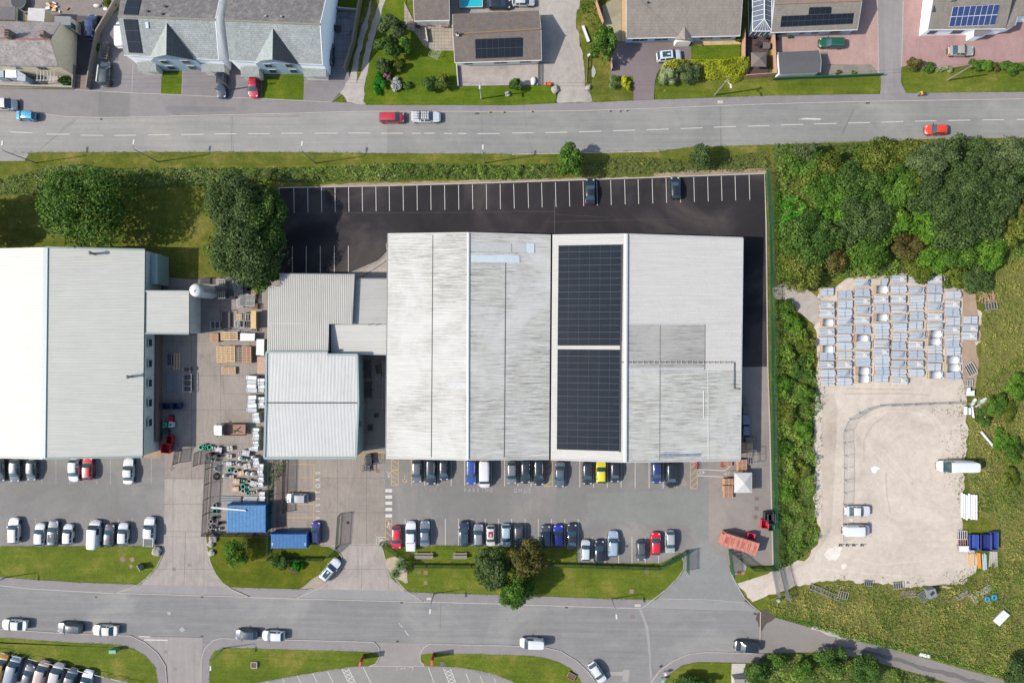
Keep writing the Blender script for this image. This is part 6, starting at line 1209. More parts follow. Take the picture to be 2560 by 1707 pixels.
solid_fence('green metal fence along the verge below the grey garage', WP('30', [(40, 738), (1034, 700)]), 1.1, STEEL_G, .1); solid_fence('low white wall behind the semi-detached lawn', WP('10', [(738, 90), (945, 110)]), .9, CONCW, .12, 'wall', 'garden_wall')
solid_fence('thin edging wall left of the gravel court', WP('10', [(1843, 605), (1858, 800)]), .7, CONCW, .12, 'wall', 'garden_wall'); solid_fence('low weathered garden wall at the terrace steps', WP('10', [(1560, 275), (1580, 400)]), .8, CONCW, .14, 'wall', 'garden_wall')
palisade('dark metal ladder like railing right of the gravel court', WP('20', [(240, 585), (240, 785)]), 1.0, DARK, 'railing', None, 'railing', .12); palisade('wooden picket fence beside the track', WP('20', [(690, 500), (678, 770)]), 1.0, WOODG, 'fence', None, 'picket_fence', .2)
# hoops
for i, (x, y) in enumerate(((45, 1262), (192, 1300), (342, 1330), (490, 1365), (640, 1402), (790, 1440), (945, 1475), (1098, 1512), (1230, 1545))):
    p = W('03', x, y); o = thing('hoop_barrier', 'white tubular hoop barrier, %s from the left along the bottom left car park' % ORD[i], 'barrier', (p[0], p[1], .13), math.radians(-14), 'white hoop barriers'); b = MB()
    b.tube([(-.95, 0, 0), (-.95, 0, .75), (-.85, 0, .95), (.85, 0, .95), (.95, 0, .75), (.95, 0, 0)], .05, 8); b.build('hoop', WHITE, o)
# ---------------------------------------------------------------- trees, hedges, shrubs
tree('01', 800, 330, 400, 395, 12, 'mid', 'large broad green tree above the warehouse roof', 6.8, leaf=.42, lobes=110)
o = tree('01', -420, 430, 330, 300, 12, 'mid', 'tree just beyond the left edge casting shade on the lawn', 6, leaf=.5, lobes=40)
tree('S', 600, 515, 80, 92, 11, 'blue', 'upper of two dark trees beside the black car park', 6, leaf=.36, lobes=70)
tree('S', 612, 628, 92, 88, 11, 'blue', 'lower of two dark trees beside the black car park', 6, leaf=.36, lobes=70)
tree('S', 668, 560, 50, 100, 10, 'dark', 'dark olive tree overhanging the left edge of the black car park', 5.5, leaf=.36, lobes=40)
tree('S', 658, 690, 38, 38, 6.5, 'bright', 'bright green small tree at the corner of the grey annex', 4.5)
tree('20', 540, 1490, 135, 165, 6, 'bright', 'round bright green tree at the top of the black car park', 3.6, leaf=.34, lobes=34)
tree('20', 1730, 1432, 98, 112, 5, 'blue', 'round dark tree on the verge right of the round bright one', 2.8, leaf=.32, lobes=26); tree('30', 325, 1385, 105, 100, 5, 'grey', 'grey green tree at the road edge above the woodland', 2.8, leaf=.32)
tree('20', 850, 410, 135, 178, 5.5, 'mid', 'round green tree between the track and the brown driveway', 3.3, leaf=.32, lobes=34)
SG = 'garden shrubs'
for a in (('20', 45, 765, 75, 70, 2.2, 'mid', 'dark green round shrub at the right of the gravel court'), ('10', 1260, 265, 130, 110, 4.5, 'grey', 'grey green conifer at the top of the garden'), ('10', 1190, 440, 130, 100, 4.5, 'dark', 'very dark conifer in the middle of the garden clump'), ('10', 1370, 430, 85, 105, 3.5, 'bright', 'bright green bush right of the dark conifer'),
          ('10', 1170, 600, 75, 80, 3, 'blue', 'blue green bush at the lower end of the garden clump'), ('10', 1200, 690, 38, 42, 1.3, 'pink', 'pink flowering bush by the garden clump'), ('10', 1290, 778, 60, 60, 1.1, 'white', 'white flowering hydrangea at the lawn edge'), ('10', 1610, 765, 90, 80, 2.3, 'dark', 'dark green rounded bush paired with a variegated one'), ('10', 1715, 758, 72, 82, 2.2, 'olive', 'yellow variegated bush paired with a dark one'),
          ('10', 1385, 782, 40, 36, 1, 'mid', 'small green bush between hydrangea and rounded bush'), ('10', 1285, 590, 60, 65, 2, 'olive', 'olive bush on the shaded lawn'), ('10', 1135, 760, 60, 110, 1.2, 'lush', 'bright green undergrowth left of the pink bush'), ('20', 1435, 718, 92, 100, 2.3, 'pale', 'pale variegated bush at the left end of the hedge'), ('20', 1635, 670, 118, 108, 2.4, 'grey', 'grey green bush with white specks in the hedge'),
          ('20', 1050, 757, 50, 68, 1.5, 'yellow', 'clipped yellow green ball bush by the brown driveway'), ('30', 1345, 592, 74, 62, 1.8, 'red', 'dark red bush right of the lane'), ('30', 1465, 622, 62, 52, 1.5, 'bright', 'green bush right of the dark red one'), ('30', 1572, 640, 34, 26, .8, 'pale', 'small beige shrub left of the wooden pole'), ('30', 1650, 640, 48, 32, .9, 'pale', 'beige spreading shrub by the wooden pole'), ('30', 1900, 602, 68, 58, 1.4, 'mid', 'green bush along the right forecourt, leftmost'), ('30', 2010, 605, 80, 55, 1.4, 'hedge', 'green bush along the right forecourt, middle'), ('30', 2085, 612, 48, 42, 1.1, 'brown', 'brownish bush along the right forecourt'),
          ('30', 2250, 620, 120, 68, 1.3, 'bright', 'spreading yellow green bush at the right edge'), ('13', 215, 465, 88, 92, 2.4, 'dark', 'dark bush below the blue container'), ('13', 375, 480, 60, 52, 1.3, 'lush', 'light green bush right of the dark one below the container'), ('13', 355, 532, 50, 20, .6, 'pink', 'low pink flowering patch below the container'), ('00', 590, 745, 80, 50, .9, 'mid', 'leafy planting in the terrace front garden'), ('20', 2080, 365, 25, 25, .8, 'olive', 'small plant at the end of the buff paving'),
          ('00', 1000, 20, 60, 60, 1.5, 'olive', 'scruffy bush at the top behind the fence'), ('30', 645, 665, 26, 22, .5, 'red', 'small red plant in a white pot'), ('30', 790, 668, 26, 20, .5, 'mid', 'small green plant in the gravel bed'), ('30', 75, 350, 22, 26, 1.0, 'olive', 'potted plant by the bungalow wall'), ('30', 205, 343, 20, 14, .6, 'mid', 'small green plant below the bungalow window'), ('23', 1660, 1590, 200, 90, 3, 'dark', 'dark clipped tree at the bottom edge left of the hut'), ('00', 890, 430, 30, 40, .7, 'bright', 'weedy tuft at the foot of the alley wall')):
    tree(*a[:8], cat='shrub', group=SG, leaf=.26 if a[5] < 2.6 else .32)
def palm(t, x, y, r, h, label):
    p = W(t, x, y, h*.8); o = thing('palm', label, 'palm', (p[0], p[1], .1)); P = []; N = []
    n = 420
    th = nr.uniform(0, 2*math.pi, n); el = nr.uniform(.0, 1.25, n); f = nr.uniform(.15, 1, n); rr = r*f
    P = np.stack([np.cos(th)*np.cos(el)*rr, np.sin(th)*np.cos(el)*rr, h*.75+np.sin(el)*rr*.7-.3*r*f**2], 1); N = np.stack([-np.sin(th), np.cos(th), np.full(n, 1.3)], 1)
    b = MB()
    for a, e in zip(np.linspace(0, 6.283*13, 75), np.tile([.1, .5, .9, 1.2, .3], 15)):
        c = Vector((math.cos(a)*math.cos(e), math.sin(a)*math.cos(e), math.sin(e)*.8)); s = Vector((-math.sin(a), math.cos(a), 0))*.05
        q0 = Vector((0, 0, h*.75)); q1 = q0+c*r*.6; q2 = q0+c*r; q2.z -= r*.35
        b.add([q0-s, q0+s, q1+s, q1-s, q2], [(0, 1, 2, 3), (3, 2, 4)])
    b.build('fronds', mk('frond', (88, 118, 58), .7, .3, 3), o); b = MB(); b.cyl((0, 0, 0), (0, 0, h*.75), .14, .1, 8); b.build('trunk', BARK, o)
palm('13', 1325, 480, 1.35, 2.8, 'spiky palm, upper of two on the pale rock bed'); palm('13', 1280, 560, 1.3, 2.4, 'spiky palm, lower of two on the pale rock bed'); palm('20', 930, 720, .85, 1.6, 'spiky yucca plant above another by the driveway'); palm('20', 922, 788, .8, 1.4, 'spiky yucca plant nearest the verge by the driveway')
tree('13', 2170, 520, 185, 200, 8, 'blue', 'dark green tree at the left of the front lawn clump', 4.8, leaf=.34, lobes=44)
tree('23', 135, 430, 190, 165, 8, 'brown', 'brown tinged tree at the right of the front lawn clump', 4.8, leaf=.32, lobes=44)
tree('S', 1287, 1470, 44, 48, 7, 'bright', 'green tree overhanging the estate road kerb', 4.2, leaf=.34, lobes=26)
tree('03', 2170, 370, 105, 140, 4.5, 'hedge', 'thin sparse tree on the lawn below the cluttered yard', 2.6, leaf=.28, dens=.45); tree('03', 2275, 300, 60, 70, 3.4, 'olive', 'olive sapling right of the thin sparse tree', 2.2, leaf=.26, dens=.5)
tree('23', 2240, 1470, 110, 130, 3.6, 'dark', 'dark bush right of the utility hut', 2.2, leaf=.32); tree('33', 2290, 1470, 170, 140, 4.5, 'blue', 'dark blue green tree at the bottom right corner', 2.8, leaf=.34)
# wood north of the gravel yard: each crown a tree
WD = [(1862, 545, 72, 6, 'dark'), (1838, 612, 62, 5, 'olive'), (1905, 590, 40, 4.5, 'red'), (1985, 500, 66, 6.5, 'blue'), (1990, 572, 55, 4.5, 'mid'), (2085, 562, 42, 3.6, 'red'), (2055, 430, 66, 6, 'mid'), (1960, 430, 58, 6, 'dark'), (1850, 375, 48, 4.5, 'mid'), (1895, 395, 55, 4.5, 'olive'), (1885, 440, 46, 5, 'mid'), (2010, 370, 52, 5, 'olive'), (2075, 365, 45, 4.5, 'olive'), (2145, 375, 62, 6.5, 'grey'),
      (2215, 365, 58, 7, 'blue'), (2290, 360, 62, 7, 'grey'), (2345, 370, 50, 6.5, 'blue'), (2145, 450, 66, 7, 'blue'), (2222, 440, 66, 7.5, 'blue'), (2300, 440, 58, 7, 'blue'), (2190, 520, 58, 6.5, 'blue'), (2260, 510, 52, 6, 'blue'), (2335, 520, 50, 5, 'olive'), (2125, 520, 48, 5, 'hedge'), (2200, 580, 44, 4.5, 'mid'), (2148, 590, 42, 3.6, 'hedge'), (2340, 470, 35, 5, 'brown'), (2265, 575, 45, 4, 'hedge'), (1915, 470, 46, 5, 'hedge'), (1928, 530, 40, 5, 'blue'), (2050, 500, 45, 5, 'hedge'), (2110, 620, 34, 2.4, 'olive'), (2245, 640, 40, 2.0, 'blue'), (2195, 640, 34, 2.0, 'olive'), (2100, 420, 30, 5.5, 'olive')]
DESC = {'dark': 'dark green', 'olive': 'olive', 'red': 'rusty red brown', 'blue': 'blue green', 'mid': 'mid green', 'grey': 'grey green', 'hedge': 'dull green', 'brown': 'brownish', 'yellow': 'yellow green', 'bright': 'bright green'}
cnt = {}
for x, y, r, h, pal in WD:
    cnt.setdefault((pal, y//130), []).append(x)
for k in cnt: cnt[k].sort()
for x, y, r, h, pal in WD:
    L_ = cnt[(pal, y//130)]; row = {2: 'nearest the road', 3: 'mid wood', 4: 'beside the stone yard'}[y//130]; n = L_.index(x)
    tree('D', x, y, r*1.0, r*rng.uniform(.88, 1.05), h, pal, '%s tree %s%s' % (DESC[pal], row, '' if len(L_) == 1 else ', %s of its colour from the left' % ORD[n]), h*.6, group='trees of the small wood', leaf=.36, dens=.85)
TP = [(1775, 330), (2400, 330), (2400, 560), (2300, 620), (2230, 660), (2150, 640), (2000, 640), (1880, 640), (1780, 650)]
scrub('undergrowth', WP('D', TP), 1.3, LM('hedge'), 14, .34, kind='stuff', label='tangled green undergrowth between the trees of the wood', cat='undergrowth')
scrub('bramble_patch', WP('31', [(60, 180), (120, 220), (330, 290), (310, 420), (180, 560), (100, 590), (60, 560)]), 2.2, LM('lush'), 36, .26, .8, kind='stuff', label='vivid green bramble patch beside the green fence', cat='brambles')
scrub('bramble_strip', MW(('31', [(60, 1190), (180, 1230), (330, 1400), (400, 1568)]), ('32', [(430, 300), (490, 590), (420, 700), (440, 1100), (430, 1568)]), ('33', [(420, 100), (470, 180), (400, 350), (200, 480), (100, 500), (75, 0)]), ('32', [(60, 1000), (50, 0)])), 1.5, LM('hedge'), 34, .27, kind='stuff', label='long strip of dull green brambles between fence and gravel', cat='brambles', lump=.5, rough=.8)
HP = [('00', [(-900, 1620), (0, 1640), (360, 1560), (700, 1508), (1000, 1545), (2350, 1545)]), ('10', [(700, 1530), (1250, 1500), (1700, 1505), (2350, 1520)]), ('20', [(400, 1500), (480, 1568)]), ('21', [(400, 60), (0, 90)]), ('11', [(1800, 80), (600, 105), (200, 110), (0, 60), (-260, 130)]), ('01', [(1000, 170), (400, 215), (-900, 250)])]
scrub('bramble_hedge', MW(*HP), 1.5, LM('hedge'), 30, .28, kind='stuff', label='long bramble hedge between the main road verge and the black car park', cat='hedge', lump=.7, tb=.52)
fl = samp(MW(*HP), 900); fl = fl[nz(fl, .12, 4.0) > .05]; zz = nr.uniform(1.0, 1.6, len(fl)); N = nr.normal(size=(len(fl), 3))*.4; N[:, 2] += 1
tag(leaf_mesh('bindweed_flowers', np.column_stack([fl, zz]), N, .14, np.ones(len(fl)), LM('white')), 'white bindweed flowers dotted over the bramble hedge', 'flowers', None, 'stuff')
scrub('verge_scrub', MW(('20', [(640, 1500), (1000, 1440), (1350, 1450), (1700, 1480), (2350, 1380)]), ('30', [(0, 1390), (40, 1568)]), ('31', [(0, 20), (-60, 0)]), ('21', [(2200, 10), (1400, 25), (900, 60), (640, 75)])), .9, LM('olive'), 22, .24, kind='stuff', label='rough olive scrub on the verge above the right part of the black car park', cat='scrub', lump=.7)
scrub('rough_meadow', MW(('31', [(1620, 740), (2000, 680), (2500, 500), (2500, 1568), (1960, 1568), (1950, 1300), (2100, 1220), (1780, 1080), (1640, 950)])), .8, LM('meadow'), 28, .24, kind='stuff', label='rough weedy meadow right of the stone stacks', cat='meadow', lump=.5)
scrub('weedy_margin', MW(('32', [(1960, 0), (2500, 0), (2500, 1568), (1900, 1568), (1830, 1250), (1850, 780), (1800, 640), (1950, 420)])), .7, LM('meadow'), 28, .22, kind='stuff', label='tall weeds along the right edge of the gravel yard', cat='weeds', lump=.5, tb=.6)
scrub('meadow', MW(('33', [(1930, 0), (2700, 0), (2700, 1750), (2180, 1535), (1300, 1300), (700, 1150), (60, 960), (-60, 830), (230, 720), (640, 640), (1400, 700), (1850, 650), (1960, 540), (2150, 480), (2120, 150)])), .55, LM('meadow'), 26, .23, kind='stuff', label='long dry grass and weeds between gravel yard and lane', cat='meadow', lump=.45, tb=.5)
scrub('lush_margin', MW(('33', [(60, 930), (400, 1010), (800, 1090), (1500, 1290), (2100, 1450), (2170, 1525), (1300, 1296), (700, 1155), (400, 1055), (60, 965)])), .3, LM('lush'), 26, .2, kind='stuff', label='bright green grass margin along the lane', cat='grass', edge=.3)
scrub('thicket', MW(('23', [(2200, 1330), (2350, 1290)]), ('33', [(0, 1300), (540, 1275), (900, 1360), (1200, 1440), (1650, 1570), (1900, 2000), (-200, 2000)])), 2.0, LM('hedge'), 20, .32, kind='stuff', label='dense thicket below the lane at the bottom right', cat='thicket', lump=.35, rough=1.0, edge=1.2)
for q, hh, nm in (([(600, 1330), (150)], 4.2, 'tree crown rising from the thicket nearest the lane'), ([(900, 1440), (150)], 4.0, 'tree crown rising from the thicket, further right'), ([(330, 1440), (110)], 3.2, 'bushy crown in the middle of the thicket'), ([(80, 1360), (90)], 3.0, 'bushy crown at the left end of the thicket')):
    tree('33', q[0][0], q[0][1], q[1], q[1]*.8, hh, 'dark' if hh > 3.5 else 'mid', nm, hh*.6, group='trees of the thicket', leaf=.32)
scrub('hedge_infill', WP('20', [(620, 60), (700, 0), (790, 30), (760, 120), (830, 240), (760, 290), (700, 200), (640, 180)]), 1.6, LM('mid'), 34, .26, kind='stuff', label='overgrown bramble mound left of the orange fence', cat='brambles')
o = scrub('clipped_hedge', WP('20', [(1360, 640), (1400, 570), (1480, 545), (1560, 555), (1700, 560), (1950, 555), (2080, 532), (2170, 535), (2172, 640), (2120, 720), (2040, 775), (1950, 760), (1880, 745), (1750, 740), (1700, 600), (1530, 600), (1500, 640)]), 1.9, LM('yellow'), 110, .2, .9, label='bright yellow green clipped hedge in front of the buff bungalow', cat='hedge', lump=.5, rough=.15, edge=.7)
scrub('ivy', WP('20', [(1330, 700), (1370, 720), (1390, 790), (1345, 820), (1320, 760)]), .6, LM('lush'), 40, .22, kind='stuff', label='green ground cover at the hedge foot', cat='ground cover')
scrub('fence_ivy', WP('12', [(150, 1090), (270, 1080), (285, 1160), (170, 1300), (150, 1568), (100, 1568), (110, 1200)]), .5, LM('dark'), 40, .22, kind='stuff', label='ivy and weeds between fence and cluttered yard', cat='weeds')
# grass tufts softening edges of the verge
def tufts(name, poly, dens, pal, label, h=.18, size=.2):
    n = int(parea(poly)*dens); P = samp(poly, n); m = nz(P, .35, 5.5+sum(map(ord, pal)))+nr.normal(size=len(P))*.25 > .05; P = P[m]; N = nr.normal(size=(len(P), 3))*.5; N[:, 2] += 1
    c = nz(P, .2, 2.0); return tag(leaf_mesh(name, np.column_stack([P, nr.uniform(.1, .12+h, len(P))]), N, size, .5+.5*c+nr.normal(size=len(P))*.15, LM(pal)), label, 'weeds', None, 'stuff')
tufts('gravel_weeds', MW(('32', [(1500, 560), (1830, 560), (1810, 1200), (1780, 1568), (1600, 1400), (1640, 1000), (1480, 700)])), 7, 'olive', 'sparse weeds spreading over the right edge of the gravel', .1)
tufts('stack_weeds', MW(('31', [(440, 960), (780, 880), (1620, 850), (1650, 960), (1600, 1000), (800, 1000), (600, 1150), (440, 1180)])), 9, 'olive', 'thin weeds above the stone stacks', .2)
tufts('margin_weeds', MW(('33', [(600, 560), (1400, 600), (1900, 500), (1900, 700), (1400, 720), (900, 680), (600, 680)])), 10, 'olive', 'sparse weeds along the bottom edge of the gravel', .12)
tufts('track_weeds', MW(('32', [(400, 200), (470, 500), (500, 800), (490, 1568), (420, 1568), (410, 700)])), 8, 'olive', 'sparse weeds on the left edge of the track', .12)
tufts('yard_edge_weeds', MW(('32', [(440, 380), (520, 400), (510, 560), (430, 700)]), ('31', [(440, 1568), (380, 1300), (440, 1200), (480, 1200), (465, 1568)])), 16, 'olive', 'weeds creeping over the gravel beside the leftmost stone column', .15)
tufts('patch_weeds', WP('31', [(40, 1040), (270, 960), (480, 1180), (490, 1250), (330, 1060), (240, 1010), (110, 1080), (190, 1190), (440, 1400), (430, 1460), (160, 1230), (40, 1200)]), 16, 'olive', 'weeds fringing the stony patch by the fence gate', .2)
tufts('yard_right_weeds', MW(('32', [(1740, 400), (1880, 380), (1850, 700), (1870, 1000), (1840, 1568), (1720, 1568), (1770, 1000), (1740, 620)])), 14, 'mid', 'weeds breaking up the right edge of the gravel yard', .18)
MH = [(1990, 700, 1.1, 1.2, 'dark'), (2080, 560, 1.4, 1.8, 'mid'), (2180, 640, 1.3, 1.4, 'olive'), (2130, 900, 1.2, 1.1, 'hedge'), (2250, 1000, 1.4, 1.6, 'mid'), (2220, 1250, 1.1, 1.2, 'olive'), (2290, 420, 1.5, 1.6, 'hedge')]
for i, (x, y, r, h, pal) in enumerate(MH): tree('32', x, y, r*75, r*90, h, pal, '%s wild bush on the right edge meadow, %s listed from left' % (DESC[pal], ORD[i]) if 0 else '%s wild bush in the weeds %s' % (DESC[pal], ['right of the white pipes', 'above and right of the pipes', 'right of the long loose pipe', 'below the long loose pipe', 'level with the long white van', 'right of the white columns', 'nearest the right edge beside the stacks'][i]), cat='shrub', group='wild bushes', leaf=.26)
SB = [(150, 1250, 'mid'), (230, 1420, 'hedge'), (330, 1568, 'olive'), (160, 1700, 'mid'), (300, 1820, 'dark'), (140, 1960, 'hedge'), (350, 2060, 'mid'), (180, 2240, 'olive'), (330, 2400, 'hedge'), (160, 2560, 'mid'), (300, 2760, 'olive'), (170, 2950, 'hedge')]
for i, (x, y, pal) in enumerate(SB): tree('31', x, y, 85+12*(i%3), 100, 1.7, pal, 'bramble mound in the strip beside the green fence, %s from the top' % ORD[i], cat='shrub', group='bramble mounds', leaf=.26, dens=.8)
RM = MW(('32', [(1900, 450), (2450, 0), (2450, 1568), (1880, 1568), (1850, 780)])); LMW = MW(('33', [(1960, 560), (2450, 0), (2600, 1700), (2180, 1535), (1300, 1290), (700, 1140), (60, 930), (230, 740), (640, 660), (1400, 710)]))
for q, nm in ((RM, 'right of the gravel yard'), (LMW, 'below the gravel yard')):
    tufts('weed_patch', q, 15, 'mid', 'patches of fresh green weeds '+nm, .45, .24); tufts('weed_patch', q, 8, 'lush', 'vivid green weed patches '+nm, .3, .2); tufts('dry_patch', q, 9, 'brown', 'dry brown patches in the long grass '+nm, .35, .22)
def edge_tufts(name, lines, label, pal='mid', per=14, w_=.22, z=.13):
    P = []
    for L_ in lines:
        for a, c in zip(L_[:-1], L_[1:]):
            l = math.dist(a[:2], c[:2]); n = int(l*per); f = nr.uniform(0, 1, n)[:, None]; P.append(np.array(a[:2])*(1-f)+np.array(c[:2])*f+nr.normal(size=(n, 2))*w_*.5)
    P = np.concatenate(P); P = P[nz(P, .9, 3.3)+nr.normal(size=len(P))*.3 > .0]; N = nr.normal(size=(len(P), 3))*.5; N[:, 2] += 1
    tag(leaf_mesh(name, np.column_stack([P, nr.uniform(z, z+.06, len(P))]), N, .16, .5+nr.normal(size=len(P))*.25, LM(pal)), label, 'grass', None, 'stuff')
edge_tufts('kerb_grass', [MW(('23', [(598, 330), (600, 470)])), WP('23', [(1560, 400), (1572, 520), (1512, 606), (1412, 706), (1316, 798), (900, 790), (160, 763)]), WP('13', [(2350, 758), (1392, 728), (1260, 590)]), WP('03', [(1490, 400), (1430, 510), (1360, 585), (1275, 658), (700, 638), (300, 613), (0, 590)]), WP('03', [(1932, 450), (1982, 560), (2050, 648), (2115, 686), (2350, 692)]), WP('13', [(0, 694), (395, 704)]), WP('03', [(0, 312), (1330, 312)]), WP('13', [(1240, 302), (2350, 310)])], 'ragged tufts of grass along the edges of the lower banks', 'meadow')
edge_tufts('kerb_grass', [WP('03', [(0, 1145), (550, 1185), (1080, 1210), (1230, 1245), (1350, 1320), (1430, 1420), (1455, 1568)]), WP('03', [(1925, 1568), (1925, 1350), (1965, 1275), (2050, 1240), (2350, 1245)]), WP('13', [(0, 1247), (1000, 1275), (1115, 1290)]), WP('13', [(850, 1415), (420, 1485), (60, 1550)]), WP('13', [(1680, 1290), (2350, 1305)]), WP('23', [(150, 1310), (300, 1330), (430, 1370), (540, 1430), (620, 1520)]), WP('13', [(1545, 1405), (1880, 1420), (2150, 1470), (2350, 1540)]), WP('23', [(1445, 1485), (1560, 1403), (1700, 1373), (2010, 1378)])], 'ragged tufts of grass along the bottom edge banks', 'meadow')
edge_tufts('kerb_grass', [BOTK[1:-1], WP('10', [(1012, 962), (2350, 966)]), WP('20', [(740, 942), (1115, 924)]), WP('20', [(1308, 917), (2350, 880)]), WP('30', [(0, 884), (850, 866), (1010, 860)]), WP('30', [(1262, 855), (2350, 845)])], 'ragged tufts of grass along the main road verges', 'meadow', z=.1)

# ---------------------------------------------------------------- stone yard stacks
SLB = [mk('slab_grey', (184, 189, 194), .6, .1, 4), mk('slab_pale', (214, 212, 208), .6, .08, 4), mk('slab_blue', (188, 201, 213), .6, .1, 4)]
STRAP = mk('blue_strap', (70, 160, 220), .5, .05)
def stack_thing(kind, seed):
    R = random.Random(seed); o = thing('stone_stack', '', '', (0, 0, 0)); L, D = 2.75, 1.35; m = SLB[seed % 3]; m2 = SLB[(seed+1) % 3]
    b = MB()
    for i in range(9): b.box((-L/2+.1+i*(L-.2)/8+R.uniform(-.02, .02), 0, .06), (.1, D+.12, .1))
    for y in (-D*.4, D*.4): b.box((0, y, .125), (L, .1, .02))
    b.build('pallet', WOODO if seed % 4 == 0 else WOOD, o)
    if kind == 'shell':
        b = MB(); n = 10; vs = []
        for x in (-L*.33, L*.33):
            for i in range(n+1): a = math.pi*(i/n); vs.append((x, -D*.5*math.cos(a), .2+.42*math.sin(a)))
        b.add(vs, [(i, i+1, n+2+i, n+1+i) for i in range(n)]+[tuple(range(n+1)), tuple(range(n+1, 2*n+2))[::-1]], True); b.build('moulded_shell', mk('white_shell', (222, 221, 218), .3, .04), o)
        b = MB(); b.box((L*.42, 0, .3), (.28, D*.8, .3)); b.build('offcut', m, o)
        return o
    n = R.choice([3, 4, 5]); y = -D/2; k = 0
    zt = .14
    for i in range(n):
        w_ = D/n; hh = R.uniform(.28, .46); xo = R.uniform(-.08, .08); b = MB(); b.box((xo, -D/2+w_*(i+.5), .15+hh/2), (L*R.uniform(.82, .95), w_*.93, hh), R.uniform(-.015, .015)); b.build('slab', m if i % 2 else m2, o); zt = max(zt, .15+hh)
    if kind == 'strap':
        b = MB(); b.strip([(0, -D/2-.02), (R.uniform(-.05, .05), D/2+.02)], .05, zt, zt+.02); b.strip([(-.2, R.uniform(-.25, .25)), (.25, R.uniform(-.25, .25))], .045, zt+.02, zt+.035); b.build('strap', STRAP, o)
    elif kind == 'block':
        x0 = R.uniform(.1, .6); b = MB(); b.box((x0, 0, zt+.1), (1.1, .85, .2)); b.box((x0, 0, zt+.26), (.7, .5, .14)); b.build('carved_block', SLB[1], o); b = MB(); b.lathe([(0, .5), (.16, .45), (.2, .34), (.2, .3)], 12, (x0, 0, zt)); b.build('finial', SLB[0], o)
    elif kind == 'wedge':
        b = MB(); x0 = R.uniform(-.4, .2); b.add([(x0, -.5, zt), (x0+1.1, -.5, zt), (x0+1.0, .55, zt), (x0+.1, -.5, zt+.35), (x0+1.0, .5, zt+.3)], [(0, 1, 2), (0, 3, 1), (1, 4, 2), (1, 3, 4), (0, 2, 4), (0, 4, 3)]); b.build('wedge_slab', SLB[0], o)
    return o
COLS = [('31', 542, [(1110, 's'), (1235, 'b'), (1310, 'b'), (1393, 'h'), (1480, 'b'), (1560, 's'), (1568+72, 'h'), (1568+135, 's'), (1568+212, 'b'), (1568+290, 's'), (1568+370, 's')]),
        ('31', 705, [(1140, 's'), (1225, 's'), (1302, 's'), (1377, 'w'), (1457, 'p'), (1534, 'p'), (1568+40, 's'), (1568+127, 's'), (1568+210, 'b'), (1568+287, 'w'), (1568+365, 's')]),
        ('31', 868, [(1028, 'w'), (1120, 's'), (1198, 'b'), (1280, 'w'), (1370, 'b'), (1460, 's'), (1540, 'h'), (1568+32, 'p'), (1568+122, 'b'), (1568+192, 'p'), (1568+270, 'h'), (1568+342, 'h')]),
        ('31', 1045, [(1090, 'h'), (1182, 'b'), (1265, 's'), (1347, 'h'), (1430, 's'), (1502, 's'), (1568+15, 'w'), (1568+92, 'b'), (1568+160, 's'), (1568+222, 's'), (1568+280, 's'), (1568+338, 's')]),
        ('31', 1205, [(997, 'b'), (1090, 's'), (1180, 'b'), (1267, 'w'), (1355, 'w'), (1437, 'p'), (1525, 's'), (1568+38, 's'), (1568+120, 'w'), (1568+205, 'w'), (1568+285, 's'), (1568+358, 'b')]),
        ('31', 1363, [(1013, 'b'), (1100, 'w'), (1178, 'p'), (1250, 's'), (1332, 's'), (1417, 's'), (1510, 'w'), (1568+30, 'b'), (1568+120, 's'), (1568+205, 'b'), (1568+285, 's')]),
        ('31', 1530, [(1002, 'b'), (1088, 's'), (1168, 's'), (1250, 'w'), (1343, 'b'), (1428, 'w'), (1497, 'h'), (1568+0, 'h'), (1568+70, 's'), (1568+150, 's'), (1568+232, 's'), (1568+305, 'h')]),
        ('31', 1695, [(1137, 's'), (1228, 'b'), (1300, 's'), (1380, 's'), (1460, 'b'), (1568-22, 's'), (1568+15, 's'), (1568+90, 's'), (1568+168, 'h'), (1568+243, 'h'), (1568+315, 's')]),
        ('31', 1855, [(1368, 's'), (1445, 'b'), (1518, 'b')])]
KK = {'s': 'strap', 'b': 'block', 'w': 'wedge', 'h': 'shell', 'p': 'plain'}
KD = {'s': 'tied with a blue strap', 'b': 'topped by a carved block', 'w': 'with tilted wedge', 'h': 'holding a white curved shell', 'p': 'with plain slabs'}
CN = ['leftmost', 'second', 'third', 'fourth', 'fifth', 'sixth', 'seventh', 'eighth', 'rightmost']; protos = {}
for ci, (t, x, rows) in enumerate(COLS):
    for ri, (y, kd) in enumerate(rows):
        sd_ = (ci*5+ri*3) % 4; key = (kd, sd_)
        if key not in protos: protos[key] = o = stack_thing(KK[kd], sd_+ord(kd))
        else: o = copy_tree(protos[key])
        p = W(t, x+rng.uniform(-8, 8), y, .4); o.location = (p[0], p[1], .025); o.rotation_euler = (0, 0, rng.uniform(-.03, .03)); sc = rng.uniform(.96, 1.06); o.scale = (sc, rng.uniform(.97, 1.05), 1)
        tag(o, 'pale stone stack %s, %s from the top in the %s column' % (KD[kd], ORD[ri], CN[ci]), 'stone stack', 'stone stacks in columns on the gravel')
